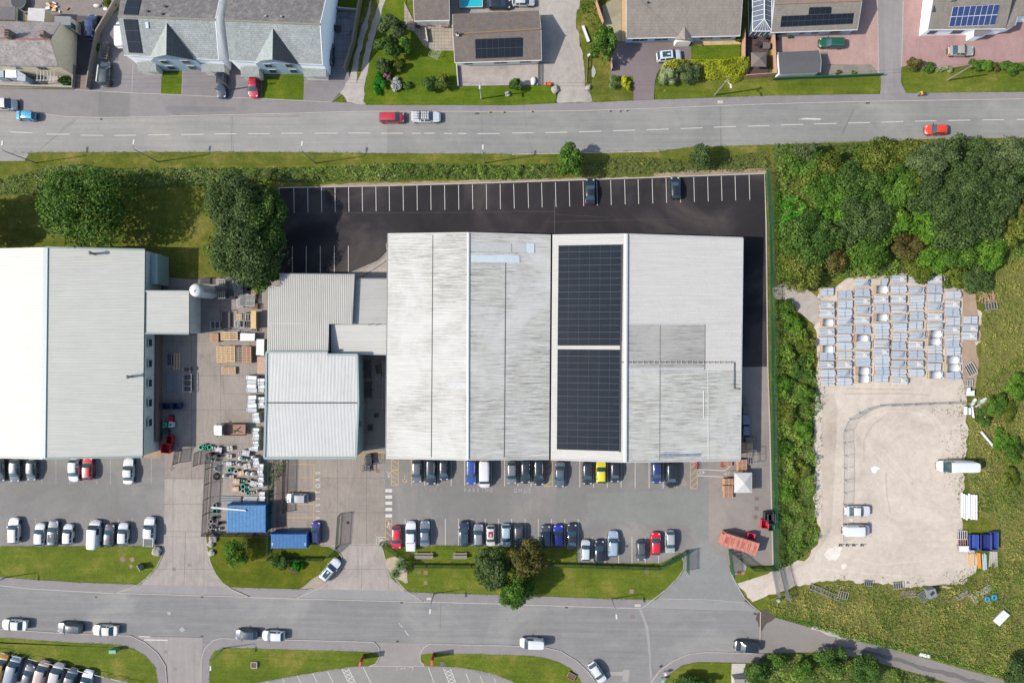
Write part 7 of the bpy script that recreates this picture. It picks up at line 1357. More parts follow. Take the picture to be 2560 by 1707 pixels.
# ---------------------------------------------------------------- pallets
_pal = {}
def pallet(p, rot, label, m=WOOD, z=0, group='wooden pallets', L=1.2, D=1.0, ns=7):
    key = (m.name, L, D, ns)
    if key not in _pal:
        b = MB()
        for i in range(ns): b.box((0, -D/2+D/ns*(i+.5), .13), (L, D/ns*.58, .022))
        for x in (-L/2+.06, 0, L/2-.06): b.box((x, 0, .07), (.1, D, .09)); b.box((x, 0, .012), (.1, D, .02))
        o = b.build('pallet', m); _pal[key] = o
    else: o = _pal[key].copy(); COL.objects.link(o)
    o.location = (p[0], p[1], z); o.rotation_euler = (0, 0, rot); return tag(o, label, 'pallet', group)
def pstack(t, x, y, n, rot, where, m=WOOD, z=.05, **k):
    for i in range(n):
        p = W(t, x, y, .15*n); top = i == n-1
        pallet((p[0]+rng.uniform(-.03, .03), p[1]+rng.uniform(-.03, .03)), rot+rng.uniform(-.03, .03), ('topmost wooden pallet of the stack ' if top else 'lower wooden pallet in the stack ')+where, m, z+i*.155, 'pallets in the stack '+where, **k)
for a in (('02', 2030, 115, 5, 1.57, 'leftmost of four in the concrete yard', WOOD), ('02', 2118, 112, 5, 1.57, 'second of four in the concrete yard', WOOD), ('02', 2188, 120, 4, 1.57, 'third of four with grey boards in the yard', WOODG), ('02', 2265, 120, 7, 1.57, 'orange brown, rightmost of four in the yard', WOODO)): pstack(*(a[:4]+(0,)+a[5:]), L=1.6, D=2.9, ns=10)
pstack('01', 1965, 1530, 4, 1.57, 'reddish, left of the white trestle pallet', WOODO, L=1.6, D=1.5); pstack('01', 2105, 1515, 5, 0, 'with pale boards between reddish pallets and a white sheet', WOOD, L=3.0, D=1.5, ns=4); pstack('02', 2098, 265, 3, 0, 'pale board covered in the middle of the yard', WOOD, L=2.5, D=1.3, ns=20)
pstack('02', 1625, 180, 1, 1.57, 'open frame one in the warehouse shade', WOOD, L=2.9, D=1.4, ns=3); pstack('01', 2195, 1340, 4, 0, 'by the annex wall with round gaps', WOOD, L=.9, D=1.1, ns=4)
for a in (('22', 1990, 1285, 8, 0, 'upper right of three by the white canopy', WOODO), ('22', 1985, 1350, 6, 0, 'middle of three by the white canopy', WOODO), ('22', 1988, 1405, 4, 0, 'lowest of three by the white canopy', WOODO), ('22', 2115, 1165, 6, 0, 'directly above the white canopy', WOODO), ('22', 2115, 1108, 8, 0, 'second above the white canopy', WOODO), ('22', 1980, 1112, 3, 0, 'beside the cones below the east hall', WOODO),
          ('22', 2150, 625, 6, 1.57, 'upper one at the east wall', WOODG), ('22', 2128, 565, 5, 1.57, 'highest one at the east wall', WOODG), ('22', 2190, 905, 6, 0, 'small one in the east wall shade', WOODG), ('22', 2182, 970, 6, 1.57, 'tilted one at the east wall', WOOD), ('22', 2130, 965, 4, 1.57, 'open one beside the tilted pallets', WOOD)):
    pstack(*a, L=1.6 if a[0] == '22' and a[1] > 1950 else 1.2, D=1.1)
# ---------------------------------------------------------------- containers, skips, canopy
def container(t, pts, h, label, rgb, txt=None):
    q = [W(t, x, y, h) for x, y in pts]; cx = sum(p[0] for p in q)/4; cy = sum(p[1] for p in q)/4; a = math.atan2(q[1][1]-q[0][1], q[1][0]-q[0][0])
    L = math.dist(q[0][:2], q[1][:2]); D = math.dist(q[1][:2], q[2][:2]); o = thing('shipping_container', label, 'container', (cx, cy, .05), a); m = mk('container_paint', rgb, .6, .2, 2); b = MB(); b.box((0, 0, h/2), (L-.1, D-.1, h-.1)); b.build('body', m, o)
    b = MB(); n = int(L/.25)
    for i in range(n): b.box((-L/2+.12+(i+.5)*(L-.24)/n, 0, h-.035), ((L-.24)/n*.5, D-.12, .05))
    b.build('roof_corrugation', m, o)
    b = MB()
    for i in range(n):
        x = -L/2+.12+(i+.5)*(L-.24)/n
        for s in (1, -1): b.box((x, s*(D/2-.035), h/2), ((L-.24)/n*.5, .04, h-.3))
    b.build('side_corrugation', m, o)
    for x in (-L/2+.06, L/2-.06):
        for y in (-D/2+.06, D/2-.06): b = MB(); b.box((x, y, h/2), (.15, .15, h+.02)); b.build('corner_post', m, o)
    if txt:
        for sx in (-1, 1): b = MB(); [b.box((sx*(L/2-.28), -D*.28+j*.14, h+.005), (.16, .09, .012)) for j in range(4)]; b.build('roof_marks', WHITE, o)
    return o
container('02', [(2085, 1500), (2443, 1500), (2430, 1568+182), (2080, 1568+180)], 2.6, 'blue ribbed container inside the cluttered yard', (74, 140, 195))
container('13', [(140, 200), (470, 200), (455, 332), (140, 332)], 2.6, 'blue container below the visitor bays beside the purple blue car', (54, 120, 182), 1)
def skip(t, x, y, L, D, h, rot, label, m, cat='skip', inner=None, rib=True):
    p = W(t, x, y, h*.5); o = thing('skip', label, cat, (p[0], p[1], .05), rot); b = MB(); T = .05; q = .82
    for sy in (1, -1): b.add([(-L/2*q, sy*D/2*.9, .1), (L/2*q, sy*D/2*.9, .1), (L/2, sy*D/2, h), (-L/2, sy*D/2, h), (-L/2*q, sy*(D/2*.9-T), .1), (L/2*q, sy*(D/2*.9-T), .1), (L/2, sy*(D/2-T), h), (-L/2, sy*(D/2-T), h)], [(0, 1, 2, 3), (7, 6, 5, 4), (3, 2, 6, 7)])
    for sx in (1, -1): b.add([(sx*L/2*q, -D/2*.9, .1), (sx*L/2*q, D/2*.9, .1), (sx*L/2, D/2, h), (sx*L/2, -D/2, h), (sx*(L/2*q-T), -D/2*.9, .1), (sx*(L/2*q-T), D/2*.9, .1), (sx*(L/2-T), D/2, h), (sx*(L/2-T), -D/2, h)], [(0, 1, 2, 3), (7, 6, 5, 4), (3, 2, 6, 7)])
    b.build('hull', m, o); b = MB(); b.box((0, 0, .14), (L*q, D*.88, .08)); b.build('floor', inner or m, o)
    b = MB(); b.tube([(-L/2, -D/2, h), (L/2, -D/2, h), (L/2, D/2, h), (-L/2, D/2, h), (-L/2, -D/2, h)], .05); b.build('rim_rail', m, o); return o
# large covered roll-off skip: salmon ribs
p = W('23', 2090, 285, 1.6); o = thing('roll_off_skip', 'large salmon red ribbed roll-off skip with closed roof', 'skip', (p[0], p[1], .05), math.radians(-17)); SAL = mk('salmon_paint', (206, 138, 120), .7, .18, 1.2); b = MB(); b.box((0, 0, 1.15), (6.3, 2.2, 2.1)); b.build('body', SAL, o)
b = MB()
for i in range(9): b.box((-3.0+i*.75, 0, 2.24), (.12, 2.3, .08)); b.box((-3.0+i*.75, 1.12, 1.15), (.12, .08, 2.1)); b.box((-3.0+i*.75, -1.12, 1.15), (.12, .08, 2.1))
b.build('rib', SAL, o).name = 'ribs'; b = MB(); b.box((-3.3, 0, 1.5), (.25, 1.6, 1.2)); b.cyl((-3.5, -.4, 1.7), (-3.5, .4, 1.7), .07); b.build('hook_frame', SAL, o)
for i in range(6): b = MB(); b.box((-2.6+i*1.02, 0, 2.215), (.5, 1.2, .02)); b.build('rust_stain', mk('rust', (188, 104, 84), .9, .3, 3), o)
skip('23', 2185, 215, 1.25, 1.2, 1.2, -.2, 'pink red wheeled bin behind the salmon skip', mk('pink_red', (222, 50, 95), .5, .08), 'bin'); skip('23', 2312, 100, 1.3, 1.5, 1.1, -.05, 'red bin beside the east fence', mk('bin_red', (225, 45, 60), .5, .08), 'bin'); skip('23', 2345, 30, 1.6, 1.5, 1.3, 0, 'dark covered bin against the east fence', DARK, 'bin', WHITE)
skip('33', 20, 50, 1.3, 1.7, 1.4, 0, 'black bin above the small green box at the east fence', DARK, 'bin'); skip('33', 22, 135, 1.1, 1.0, 1.0, 0, 'small green box at the bottom of the east fence', STEEL_G, 'bin')
skip('02', 1540, 975, 1.6, 1.6, 1.3, -.1, 'red skip below the warehouse corner', REDP, 'skip'); skip('02', 1570, 895, 1.1, 1.5, 1.3, -.1, 'dark red skip above the other red skip', REDP, 'skip')
for i, x in enumerate((1540, 1635)): skip('02', x, 587, 1.6, 1.1, 1.2, 0, 'navy stillage box %s in the warehouse shade' % ('left' if i == 0 else 'right'), mk('navy', (40, 66, 110), .5, .15), 'stillage')
skip('33', 1875, 270, 1.5, 2.7, .9, 0, 'blue skip leftmost of the three on the gravel edge', mk('skip_blue', (46, 76, 160), .6, .2), 'skip', mk('blue_floor', (70, 96, 170), .8, .3)); skip('33', 1985, 272, 1.9, 2.8, 1.0, 0, 'dark blue skip with hole, middle of the three', mk('skip_navy', (36, 52, 120), .6, .2), 'skip'); skip('33', 2060, 255, 1.3, 3.1, 1.0, 0, 'blue skip rightmost of the three', mk('skip_blue2', (46, 70, 150), .6, .1), 'skip', mk('skip_lid', (52, 78, 158), .6, .1))
# white canopy
p = W('22', 2125, 1295, 2.4); o = thing('canopy', 'white fabric canopy tent by the east wall pallets', 'canopy', (p[0], p[1], .05)); b = MB(); b.add([(-1.5, -1.75, 2.3), (1.5, -1.75, 2.2), (1.5, 1.75, 2.2), (-1.5, 1.75, 2.4), (0, 0, 2.85)], [(0, 1, 4), (1, 2, 4), (2, 3, 4), (3, 0, 4)]); b.strip([(-1.5, -1.75), (1.5, -1.75), (1.5, 1.75), (-1.5, 1.75), (-1.5, -1.75)], .03, 1.9, 2.3); b.build('cover', mk('canvas', (208, 206, 202), .8, .05, 1), o)
for x in (-1.4, 1.4):
    for y in (-1.65, 1.65): b = MB(); b.cyl((x, y, 0), (x, y, 2.2), .04); b.build('leg', GREYM, o)
p = W('22', 2205, 1060, 1.8); o = thing('mesh_cage', 'tall grey mesh cage beside the east wall', 'cage', (p[0], p[1], .05)); b = MB()
for z in (.1, 1.2, 2.3): b.tube([(-.5, -1.3, z), (.5, -1.3, z), (.5, 1.3, z), (-.5, 1.3, z), (-.5, -1.3, z)], .03)
for x in (-.5, .5):
    for y in (-1.3, 0, 1.3): b.cyl((x, y, 0), (x, y, 2.3), .03)
b.build('frame', GREYM, o)
p = W('22', 2145, 765, .6); o = thing('wrapped_pallet', 'clear wrapped pale goods on a long trolley at the east wall', 'goods', (p[0], p[1], .05)); b = MB(); b.box((0, 0, .15), (1.5, 4.0, .12)); b.build('trolley', DARK, o); b = MB(); b.box((0, 1.0, .6), (1.3, 1.7, .8), .03); b.box((.1, -1.0, .5), (1.2, 1.6, .6), -.04); b.build('wrap', mk('grey_wrap', (130, 138, 150), .3, .3, 2), o)
# cones
CONE = mk('cone_red', (190, 45, 60), .5, .1)
def cone(t, x, y, label, m=CONE, h=.75, group='traffic cones', z=.04):
    p = W(t, x, y); o = thing('traffic_cone', label, 'cone', (p[0], p[1], z), 0, group); b = MB(); b.box((0, 0, .02), (.42, .42, .04)); b.build('base', BLACK if m is not CONE else CONE, o); b = MB(); b.lathe([(.17, .04), (.1, h*.5), (.04, h), (0, h+.01)], 12); b.build('cone_body', m, o); b = MB(); b.lathe([(.115, h*.42), (.085, h*.6)], 12); b.build('band', WHITE, o)
for i, y in enumerate((1108, 1125, 1142, 1162)): cone('22', 1695, y, 'red cone in the left row near the east hall, %s from the top' % ORD[i])
for i, y in enumerate((1108, 1128, 1146)): cone('22', 1925, y, 'red cone in the right row near the east hall, %s from the top' % ORD[i])
for i, x in enumerate((660, 722, 782, 858)): cone('33', x, 300, 'dark cone below the white van on the gravel, %s from the left' % ORD[i], DARK, .8)
# silo and its racks
p = W('01', 1950, 1120); o = thing('silo', 'white vertical cylindrical silo tank with domed top at the yard end', 'tank', (p[0], p[1], .05)); b = MB(); b.lathe([(1.15, .5), (1.15, 6.0), (1.05, 6.35), (.7, 6.6), (.2, 6.7), (0, 6.72)], 32); b.build('tank', mk('silo_white', (226, 228, 224), .4, .04, 1), o)
for a in range(4): b = MB(); b.cyl((.9*math.cos(a*1.57+.4), .9*math.sin(a*1.57+.4), 0), (.9*math.cos(a*1.57+.4), .9*math.sin(a*1.57+.4), .6), .07); b.build('leg', GREYM, o)
b = MB(); b.tube([(0, -1.2, .2), (0, -1.2, 6.2), (0, 0, 6.9)], .05); b.build('fill_pipe', GREYM, o)
b = MB()
for z in range(14): b.cyl((1.2, -.22, .6+z*.4), (1.2, .22, .6+z*.4), .02, n=4)
b.tube([(1.2, -.22, .3), (1.2, -.22, 6.3)], .025, 4); b.tube([(1.2, .22, .3), (1.2, .22, 6.3)], .025, 4); b.build('ladder', GREYM, o)
def rack(t, x, y, w_, d, h, label, m=GREYM, nx=3, ny=2, rot=0, cat='rack', z=.05):
    p = W(t, x, y, h); o = thing('storage_rack', label, cat, (p[0], p[1], z), rot, None); b = MB()
    for i in range(nx+1): b.box((-w_/2+i*w_/nx, 0, h), (.06, d, .06))
    for j in range(ny+1): b.box((0, -d/2+j*d/ny, h-.002), (w_, .06, .06))
    b.build('top_frame', m, o)
    for sx in (-1, 1):
        for sy in (-1, 1): b = MB(); b.box((sx*w_/2, sy*d/2, h/2), (.07, .07, h)); b.build('leg', m, o)
    b = MB(); b.box((0, 0, h*.4), (w_*.9, d*.85, .06)); b.build('shelf', mk('rack_shelf', (92, 90, 88), .8, .3, 4), o); return o
rack('01', 2025, 1030, 1.5, 1.1, 1.5, 'cream steel cage rack above the silo', mk('cream_steel', (198, 194, 180), .6), 4, 3); rack('01', 2025, 1142, 1.5, 1.1, 1.5, 'cream steel cage rack right of the silo', mk('cream_steel', (198, 194, 180), .6), 4, 3); rack('01', 2110, 1130, 1.6, 1.9, .8, 'dark empty stillage frame next to the cage racks', DARK, 2, 2); rack('01', 1875, 1010, 1.9, 1.1, .7, 'dark slatted rack at the top left of the silo', DARK, 9, 1)
rack('01', 2066, 1368, 1.6, 3.3, .9, 'long rusty grey open trough below the silo', mk('trough', (112, 104, 98), .8, .25, 3), 1, 1, cat='trough'); rack('02', 1550, 165, 1.0, 2.3, .9, 'grey cabinet in the warehouse shade', GREYM, 1, 1, cat='cabinet')
rack('02', 1718, 380, 1.5, 3.2, .8, 'pale wrapped trough in the warehouse shade', mk('wrap', (165, 175, 190), .35, .2, 2), 1, 3, cat='trough'); rack('02', 1712, 255, 1.3, .75, .8, 'small pale frame above the wrapped trough', GREYM, 1, 1, cat='frame')
rack('12', 1020, 215, 1.1, 1.4, 1.0, 'dark bin frame in the shaded passage, first from the top', DARK, 1, 1); rack('12', 1025, 300, 1.1, 1.3, 1.0, 'dark bin frame in the shaded passage, second from the top', DARK, 1, 1); rack('12', 1028, 405, 1.1, 1.4, 1.0, 'dark bin frame in the shaded passage, third from the top', DARK, 1, 1); rack('12', 1028, 480, 1.1, 1.3, 1.0, 'dark bin frame in the shaded passage, fourth from the top', DARK, 1, 1)
for i, y in enumerate((230, 340, 450, 560)): rack('12', 1180, y, .7, 1.9, 1.2, 'pale slatted trolley against the west hall wall, %s from the top' % ORD[i], mk('pale_slat', (170, 164, 150), .8), 2, 10)
# bundles of bars in the warehouse shade, ladder, pipes
def bars(t, x, y, L, n, w_, rot, label, m, r=.06, cat='bundle', z=.05, jit=.15, flat=False):
    p = W(t, x, y, .2); o = thing('bundle', label, cat, (p[0], p[1], z), rot); R = random.Random(int(x+y))
    for i in range(n):
        yy = -w_/2+w_*(i+.5)/n; dx = R.uniform(-jit, jit); b = MB()
        if flat: b.box((dx, yy, .1+R.uniform(0, .05)), (L*R.uniform(.85, 1), w_/n*.8, .06), R.uniform(-.03, .03)*jit*6)
        else: b.cyl((-L/2+dx, yy, r+.02), (L/2+dx, yy+R.uniform(-.03, .03), r+.02), r, n=10)
        b.build('board' if flat else 'bar', m, o)
    return o
bars('02', 1580, 375, 3.2, 10, 1.9, 1.57, 'bundle of grey metal bars in the warehouse shade', GREYM, .07); bars('02', 1470, 800, 3.0, 4, .7, 1.57, 'dark pipes leaning beside the red skips', DARK, .08); bars('02', 1465, 530, 3.6, 2, .2, 1.57, 'yellow pole lying along the warehouse foot', mk('yellow_pole', (185, 165, 60), .6), .06); bars('02', 1437, 430, 7.3, 2, .3, 1.57, 'long ladder rail along the warehouse foot', GREYM, .04)
bars('32', 1845, 1568-60, 4.4, 7, 3.0, 1.57, 'row of long white round columns at the right gravel edge', mk('white_column', (232, 234, 234), .4, .04), .2, 'columns', jit=.25)
WC = mk('pipe_white', (222, 224, 222), .45, .05)
for i, (x, y, L, r, a, lab) in enumerate(((1885, 558, 1.5, .28, 56, 'white drum pipe with teal band at the upper left of the pipe pile'), (1965, 540, 1.6, .26, 28, 'grey pipe leaning at the top right of the pipe pile'), (1958, 570, 2.2, .13, 30, 'thin pale pipe under the grey one'), (1813, 632, 1.4, .33, 90, 'stout white pipe leftmost of the upright three'), (1852, 637, 1.2, .27, 92, 'stout white pipe in the middle of the upright three'), (1882, 645, 2.1, .2, 98, 'slim white pipe rightmost of the upright three'), (1940, 648, 1.8, .28, 72, 'white pipe left of the lower pair'), (1968, 672, 1.5, .26, 75, 'white pipe left member of the lower pair'), (1993, 678, 1.6, .2, 78, 'white pipe right member of the lower pair'), (1970, 757, 1.2, .3, 68, 'short white pipe alone at the foot of the pile'), (2015, 895, 3.6, .24, -50, 'long white pipe lying apart on the grass'))):
    p = W('32', x, y, .3); o = thing('pipe', lab, 'pipe', (p[0], p[1], .05), math.radians(a), 'loose white pipes'); b = MB(); b.cyl((-L/2, 0, r), (L/2, 0, r), r, n=18, caps=False); b.cyl((-L/2, 0, r), (L/2, 0, r), r*.82, n=18); b.build('pipe_body', WC, o)
    if i in (0, 1): b = MB(); b.cyl((-L/2, 0, r), (-L/2+.12, 0, r), r*1.12, n=18); b.build('band', TEAL, o)
for a in (('33', 1862, 430, 2.4, 6, 1.3, 1.6, 'bundle of brown timber battens left of the orange boards', WOOD), ('33', 1938, 448, 2.9, 3, .7, 1.65, 'bundle of bright orange boards beside the blue skips', mk('orange_board', (240, 160, 60), .7, .1)), ('33', 1988, 455, 3.1, 3, .8, 1.6, 'blue grey boards bundle right of the orange boards', SLB[2]), ('33', 2070, 425, 2.9, 5, 1.5, 1.55, 'bundle of pale weathered boards at the far right', mk('pale_board', (190, 185, 170), .8, .15)), ('33', 1765, 775, 3.6, 5, 1.0, .45, 'heap of weathered timber on the meadow', WOODG), ('33', 1985, 722, 2.9, 6, 1.1, .5, 'heap of grey boards near the blue rings', STONE), ('33', 1890, 795, 2.1, 2, .8, -1.0, 'short grey boards left of the blue rings', STONE), ('33', 1637, 688, 1.6, 2, .35, -.15, 'two pale planks on the meadow edge', WOOD), ('33', 1290, 750, 2.9, 6, 1.3, 0, 'crate of brown timber on the gravel edge', mk('brown_timber', (148, 130, 116), .8, .2))):
    bars(*a, cat='boards', jit=.2, flat=True)
# lattice tower section lying in grass
p = W('33', 520, 735, .3); o = thing('lattice_frame', 'long grey lattice frame lying in the meadow', 'frame', (p[0], p[1], .05), math.radians(-23)); b = MB()
for s in (-.42, .42): b.box((0, s, .3), (5.9, .1, .12))
for i in range(12): b.box((-2.9+i*.53, 0, .3), (.07, .8, .08))
b.build('rails', GREYM, o)
for t, x, y, w_, d, r_, lab, m in (('33', 922, 655, 1.4, .8, -.1, 'small grey frame left on the gravel edge', GREYM), ('33', 1195, 675, 1.6, 1.1, .08, 'dark edged grey crate on the gravel edge', STONE), ('33', 1418, 775, 1.1, 1.7, .5, 'grey metal chair like frame on the meadow', GREYM), ('33', 690, 760, 1.7, 1.3, -.2, 'grey plates at the end of the lattice frame', STONE), ('32', 1862, 255, 1.6, 2.2, .5, 'tilted pale slatted crate right of the stone stacks', SLB[1]), ('32', 1845, 377, 1.1, 1.1, 0, 'square pale crate below the tilted crate', SLB[1]), ('31', 2050, 1240, 2.0, 1.3, .15, 'grey board near the broken pallets', STONE), ('33', 1785, 210, 1.5, 1.5, 0, 'white and dark lattice pile above the red streaked pile', WHITE), ('33', 1790, 275, 1.6, 1.2, 0, 'red streaked pale pile left of the blue skip', mk('redwhite', (205, 150, 140), .8, .5, 6))):
    rack(t, x, y, w_, d, .5, lab, m, 4, 1, r_, 'crate')
p = W('33', 1490, 735, .8); o = thing('cabinet', 'tilted grey cabinet casting a dark shadow on the meadow', 'cabinet', (p[0], p[1], .05), .5); b = MB(); b.prism([(-.9, -.7), (.6, -.9), (.9, .5), (-.5, .9)], 0, 1.3); b.build('housing', mk('cab_grey', (140, 144, 146), .6, .1), o); b = MB(); b.box((0, 0, 1.32), (.8, .5, .05), .3); b.build('lid', DARK, o)
for x, y, lab in ((2003, 793, 'blue ring reel left of its twin on the meadow'), (2067, 775, 'blue ring reel right of its twin on the meadow')):
    p = W('33', x, y); o = thing('cable_reel', lab, 'reel', (p[0], p[1], .1), 0, 'blue reels'); b = MB(); b.lathe([(.2, .0), (.5, .0), (.55, .2), (.5, .32), (.2, .32), (.2, 0)], 20); b.build('ring', mk('ring_blue', (50, 150, 195), .5), o)
def sheet(t, pts, z, label, m, th=.08, cat='sheet', name='sheet_stack'):
    q = WP(t, pts, z); cx = sum(p[0] for p in q)/len(q); cy = sum(p[1] for p in q)/len(q); o = thing(name, label, cat, (cx, cy, 0)); b = MB(); b.slab3(q, th); b.build('top_sheet', m, o, True); b = MB(); b.prism([(cx+(p[0]-cx)*.9, cy+(p[1]-cy)*.9) for p in q], .02, z-th-.01); b.build('stack', mk('stack_grey', (150, 150, 148), .8, .2), o, True); return o
WS = mk('white_sheeting', (236, 236, 236), .7, .03)
sheet('33', [(2165, 898), (2222, 945), (2125, 1045), (2065, 995)], .5, 'bright white sheet on a block far right on the meadow', WS); sheet('33', [(1400, 1290), (1490, 1310), (1482, 1340), (1385, 1318)], .25, 'crumpled white rubbish bag beside the lane', WS)
sheet('01', [(2205, 1492), (2340, 1492), (2336, 1560), (2203, 1560)], 1.2, 'white sheeted stack at the top of the yard', WS); sheet('11', [(5, 1545), (75, 1545), (72, 1695), (0, 1690)], 1.3, 'white sheeted stack tight against the annex', WS)
sheet('12', [(10, 135), (88, 140), (85, 292), (10, 290)], 1.1, 'rusty sheet tray against the workshop wall', mk('rust_sheet', (196, 160, 140), .8, .2, 3)); sheet('01', [(2305, 1285), (2350, 1285), (2350, 1450), (2300, 1450)], 1.4, 'yellowish board stack beside the annex', mk('ply', (225, 190, 130), .8, .08))
sheet('32', [(1830, 425), (1858, 418), (1862, 455), (1898, 445), (1895, 498), (1822, 495)], .7, 'white moulded part above the pipe pile', WS); sheet('33', [(1755, 310), (1845, 310), (1842, 365), (1760, 360)], .9, 'white box with dark marks left of the blue skips', WS); sheet('31', [(335, 968), (410, 962), (420, 1020), (350, 1030)], .6, 'grey frame on a dark tarpaulin below the wood', SLB[1])
sheet('20', [(640, 240), (662, 236), (716, 380), (692, 388)], .6, 'long white trough bench on the grass beside the track', WS, cat='bench'); sheet('31', [(1105, 985), (1050, 988), (1045, 1045), (1085, 1060), (1105, 1010)], .7, 'bent pale slab standing above the fourth column', SLB[0])
b = samp(WP('31', [(1900, 1110), (2060, 1100), (2070, 1190), (1910, 1200)]), 26)
for i, c in enumerate(b): o = MB().box((c[0], c[1], .1+.02*i), (1.1, .1, .04), rng.uniform(0, 3)).build('broken_board', mk('pinkish_wood', (205, 160, 140), .8, .15)); tag(o, 'broken pinkish pallet board in the scattered heap', 'board', 'broken pallet boards in the heap')
# ---------------------------------------------------------------- cluttered yard: stacked goods
sm = ['round concrete pot', 'pale crate', 'teal pipe flange', 'grey box', 'white drum', 'black drum', 'brown carton', 'metal frame']
def item(kind, x, y, label, s=1.0, t='02'):
    p = W(t, x, y, .5); o = thing(kind, label, kind.replace('_', ' '), (p[0], p[1], .05), rng.uniform(-.3, .3), 'goods in the cluttered yard')
    if kind == 'concrete_ring': b = MB(); b.lathe([(.35*s, 0), (.5*s, 0), (.5*s, .45), (.35*s, .45), (.35*s, 0)], 18); b.build('ring', CONCW if 'teal' not in label else TEAL, o); b = MB(); b.lathe([(.3*s, .1), (0, .1)], 14); b.build('core', BLACK, o)
    elif kind == 'drum': m = WHITE if 'white' in label else BLACK; b = MB(); b.lathe([(0, 0), (.33*s, 0), (.35*s, .35), (.33*s, .8), (.28*s, .86), (0, .86)], 18); b.build('drum_body', m, o); b = MB(); b.lathe([(.2*s, .86), (.2*s, .9), (0, .9)], 12); b.build('lid', GREYM if m is WHITE else DARK, o)
    elif kind == 'crate':
        m = mk('carton', (200, 165, 130), .8, .12) if 'brown' in label else GREYM if 'grey' in label else CONCW; b = MB(); b.box((0, 0, .32*s), (1.1*s, .85*s, .6*s)); b.build('box', m, o); b = MB(); b.box((0, 0, .65*s), (.8*s, .08, .05)); b.box((0, 0, .65*s), (.08, .75*s, .045)); b.build('lid_strap', DARK if 'pale' in label else WHITE, o)
    elif kind == 'valve': b = MB(); b.cyl((-.5*s, 0, .35), (.5*s, 0, .35), .16*s, n=12); b.cyl((0, 0, .3), (0, 0, .8*s), .14*s, n=12); b.build('valve_body', GREYM, o); [(lambda b: (b.cyl((sx*.5*s-.05, 0, .35), (sx*.5*s+.05, 0, .35), .3*s, n=16), b.build('flange', TEAL if 'teal' in label else WHITE, o)))(MB()) for sx in (-1, 1)]
    elif kind == 'hose_coil': b = MB(); [b.lathe([(.45*s-.06*k, .05+.08*k), (.5*s-.06*k, .09+.08*k), (.45*s-.06*k, .13+.08*k)], 18) for k in range(4)]; b.build('coil', BLACK if 'black' in label else WHITE, o)
    return o
ROWN = {'concrete_ring': 'round %s pipe ring', 'drum': '%s drum', 'crate': '%s crate', 'valve': '%s flanged pipe fitting', 'hose_coil': '%s hose coil'}
CL = [('concrete_ring', 'teal', 1842, 970, .8), ('concrete_ring', 'teal', 1878, 950, .6), ('concrete_ring', 'teal', 1875, 985, .5), ('concrete_ring', 'teal', 1922, 968, .9), ('valve', 'white', 1980, 970, 1), ('crate', 'grey', 2010, 990, 1), ('crate', 'pale', 2110, 980, .9), ('crate', 'pale', 2105, 1050, .8), ('drum', 'black', 1945, 1030, .9), ('valve', 'grey', 1950, 1090, 1), ('drum', 'black', 2000, 1050, .8), ('crate', 'grey', 2262, 1020, 1.2),
      ('drum', 'white', 2212, 1068, 1.1), ('valve', 'teal', 2275, 1080, 1.1), ('crate', 'grey', 2100, 1120, .9), ('valve', 'white', 2148, 1115, .9), ('drum', 'white', 2205, 1125, .8), ('crate', 'pale', 2272, 1140, 1.1), ('hose_coil', 'white', 1985, 1165, 1.2), ('hose_coil', 'black', 1980, 1240, 1.3), ('concrete_ring', 'teal', 2105, 1180, .8), ('concrete_ring', 'grey', 2165, 1190, .8), ('crate', 'brown', 2215, 1205, 1.0), ('drum', 'white', 2275, 1205, 1.0),
      ('drum', 'white', 2065, 1230, .9), ('crate', 'brown', 2172, 1280, 1.1), ('valve', 'teal', 2245, 1275, .9), ('concrete_ring', 'grey', 2285, 1280, .8), ('crate', 'brown', 2165, 1350, 1.1), ('concrete_ring', 'teal', 2230, 1330, .9), ('valve', 'teal', 2290, 1330, 1.0), ('concrete_ring', 'grey', 2230, 1370, .8), ('concrete_ring', 'teal', 2275, 1390, .7), ('valve', 'white', 2215, 1020, .8), ('concrete_ring', 'grey', 1970, 1500, .8), ('concrete_ring', 'teal', 1972, 1555, .9),
      ('drum', 'white', 2330, 1060, 1.0), ('drum', 'white', 2325, 1210, 1.1), ('crate', 'grey', 2330, 1300, 1.1), ('valve', 'white', 2335, 1380, 1.0), ('drum', 'black', 1960, 1568+50, .9), ('concrete_ring', 'white', 1935, 1568+80, .8), ('drum', 'black', 2010, 1568+100, .9), ('concrete_ring', 'white', 1930, 1568+135, .7), ('valve', 'grey', 1990, 1568+150, 1.0), ('drum', 'black', 1955, 1568+165, .7), ('crate', 'pale', 2125, 1240, .6), ('valve', 'grey', 2060, 1110, .7), ('crate', 'grey', 2310, 985, .9), ('drum', 'black', 2040, 1020, .5)]
seen = {}
for kd, c, x, y, s in CL: seen.setdefault((kd, c), []).append((y, x))
for k in seen: seen[k].sort()
for kd, c, x, y, s in CL:
    L_ = seen[(kd, c)]; n = L_.index((y, x)); o = item(kd, x, y, (ROWN[kd] % c)+' in the cluttered yard'+('' if len(L_) == 1 else ', %s from the top of its kind' % ORD[n]), s)
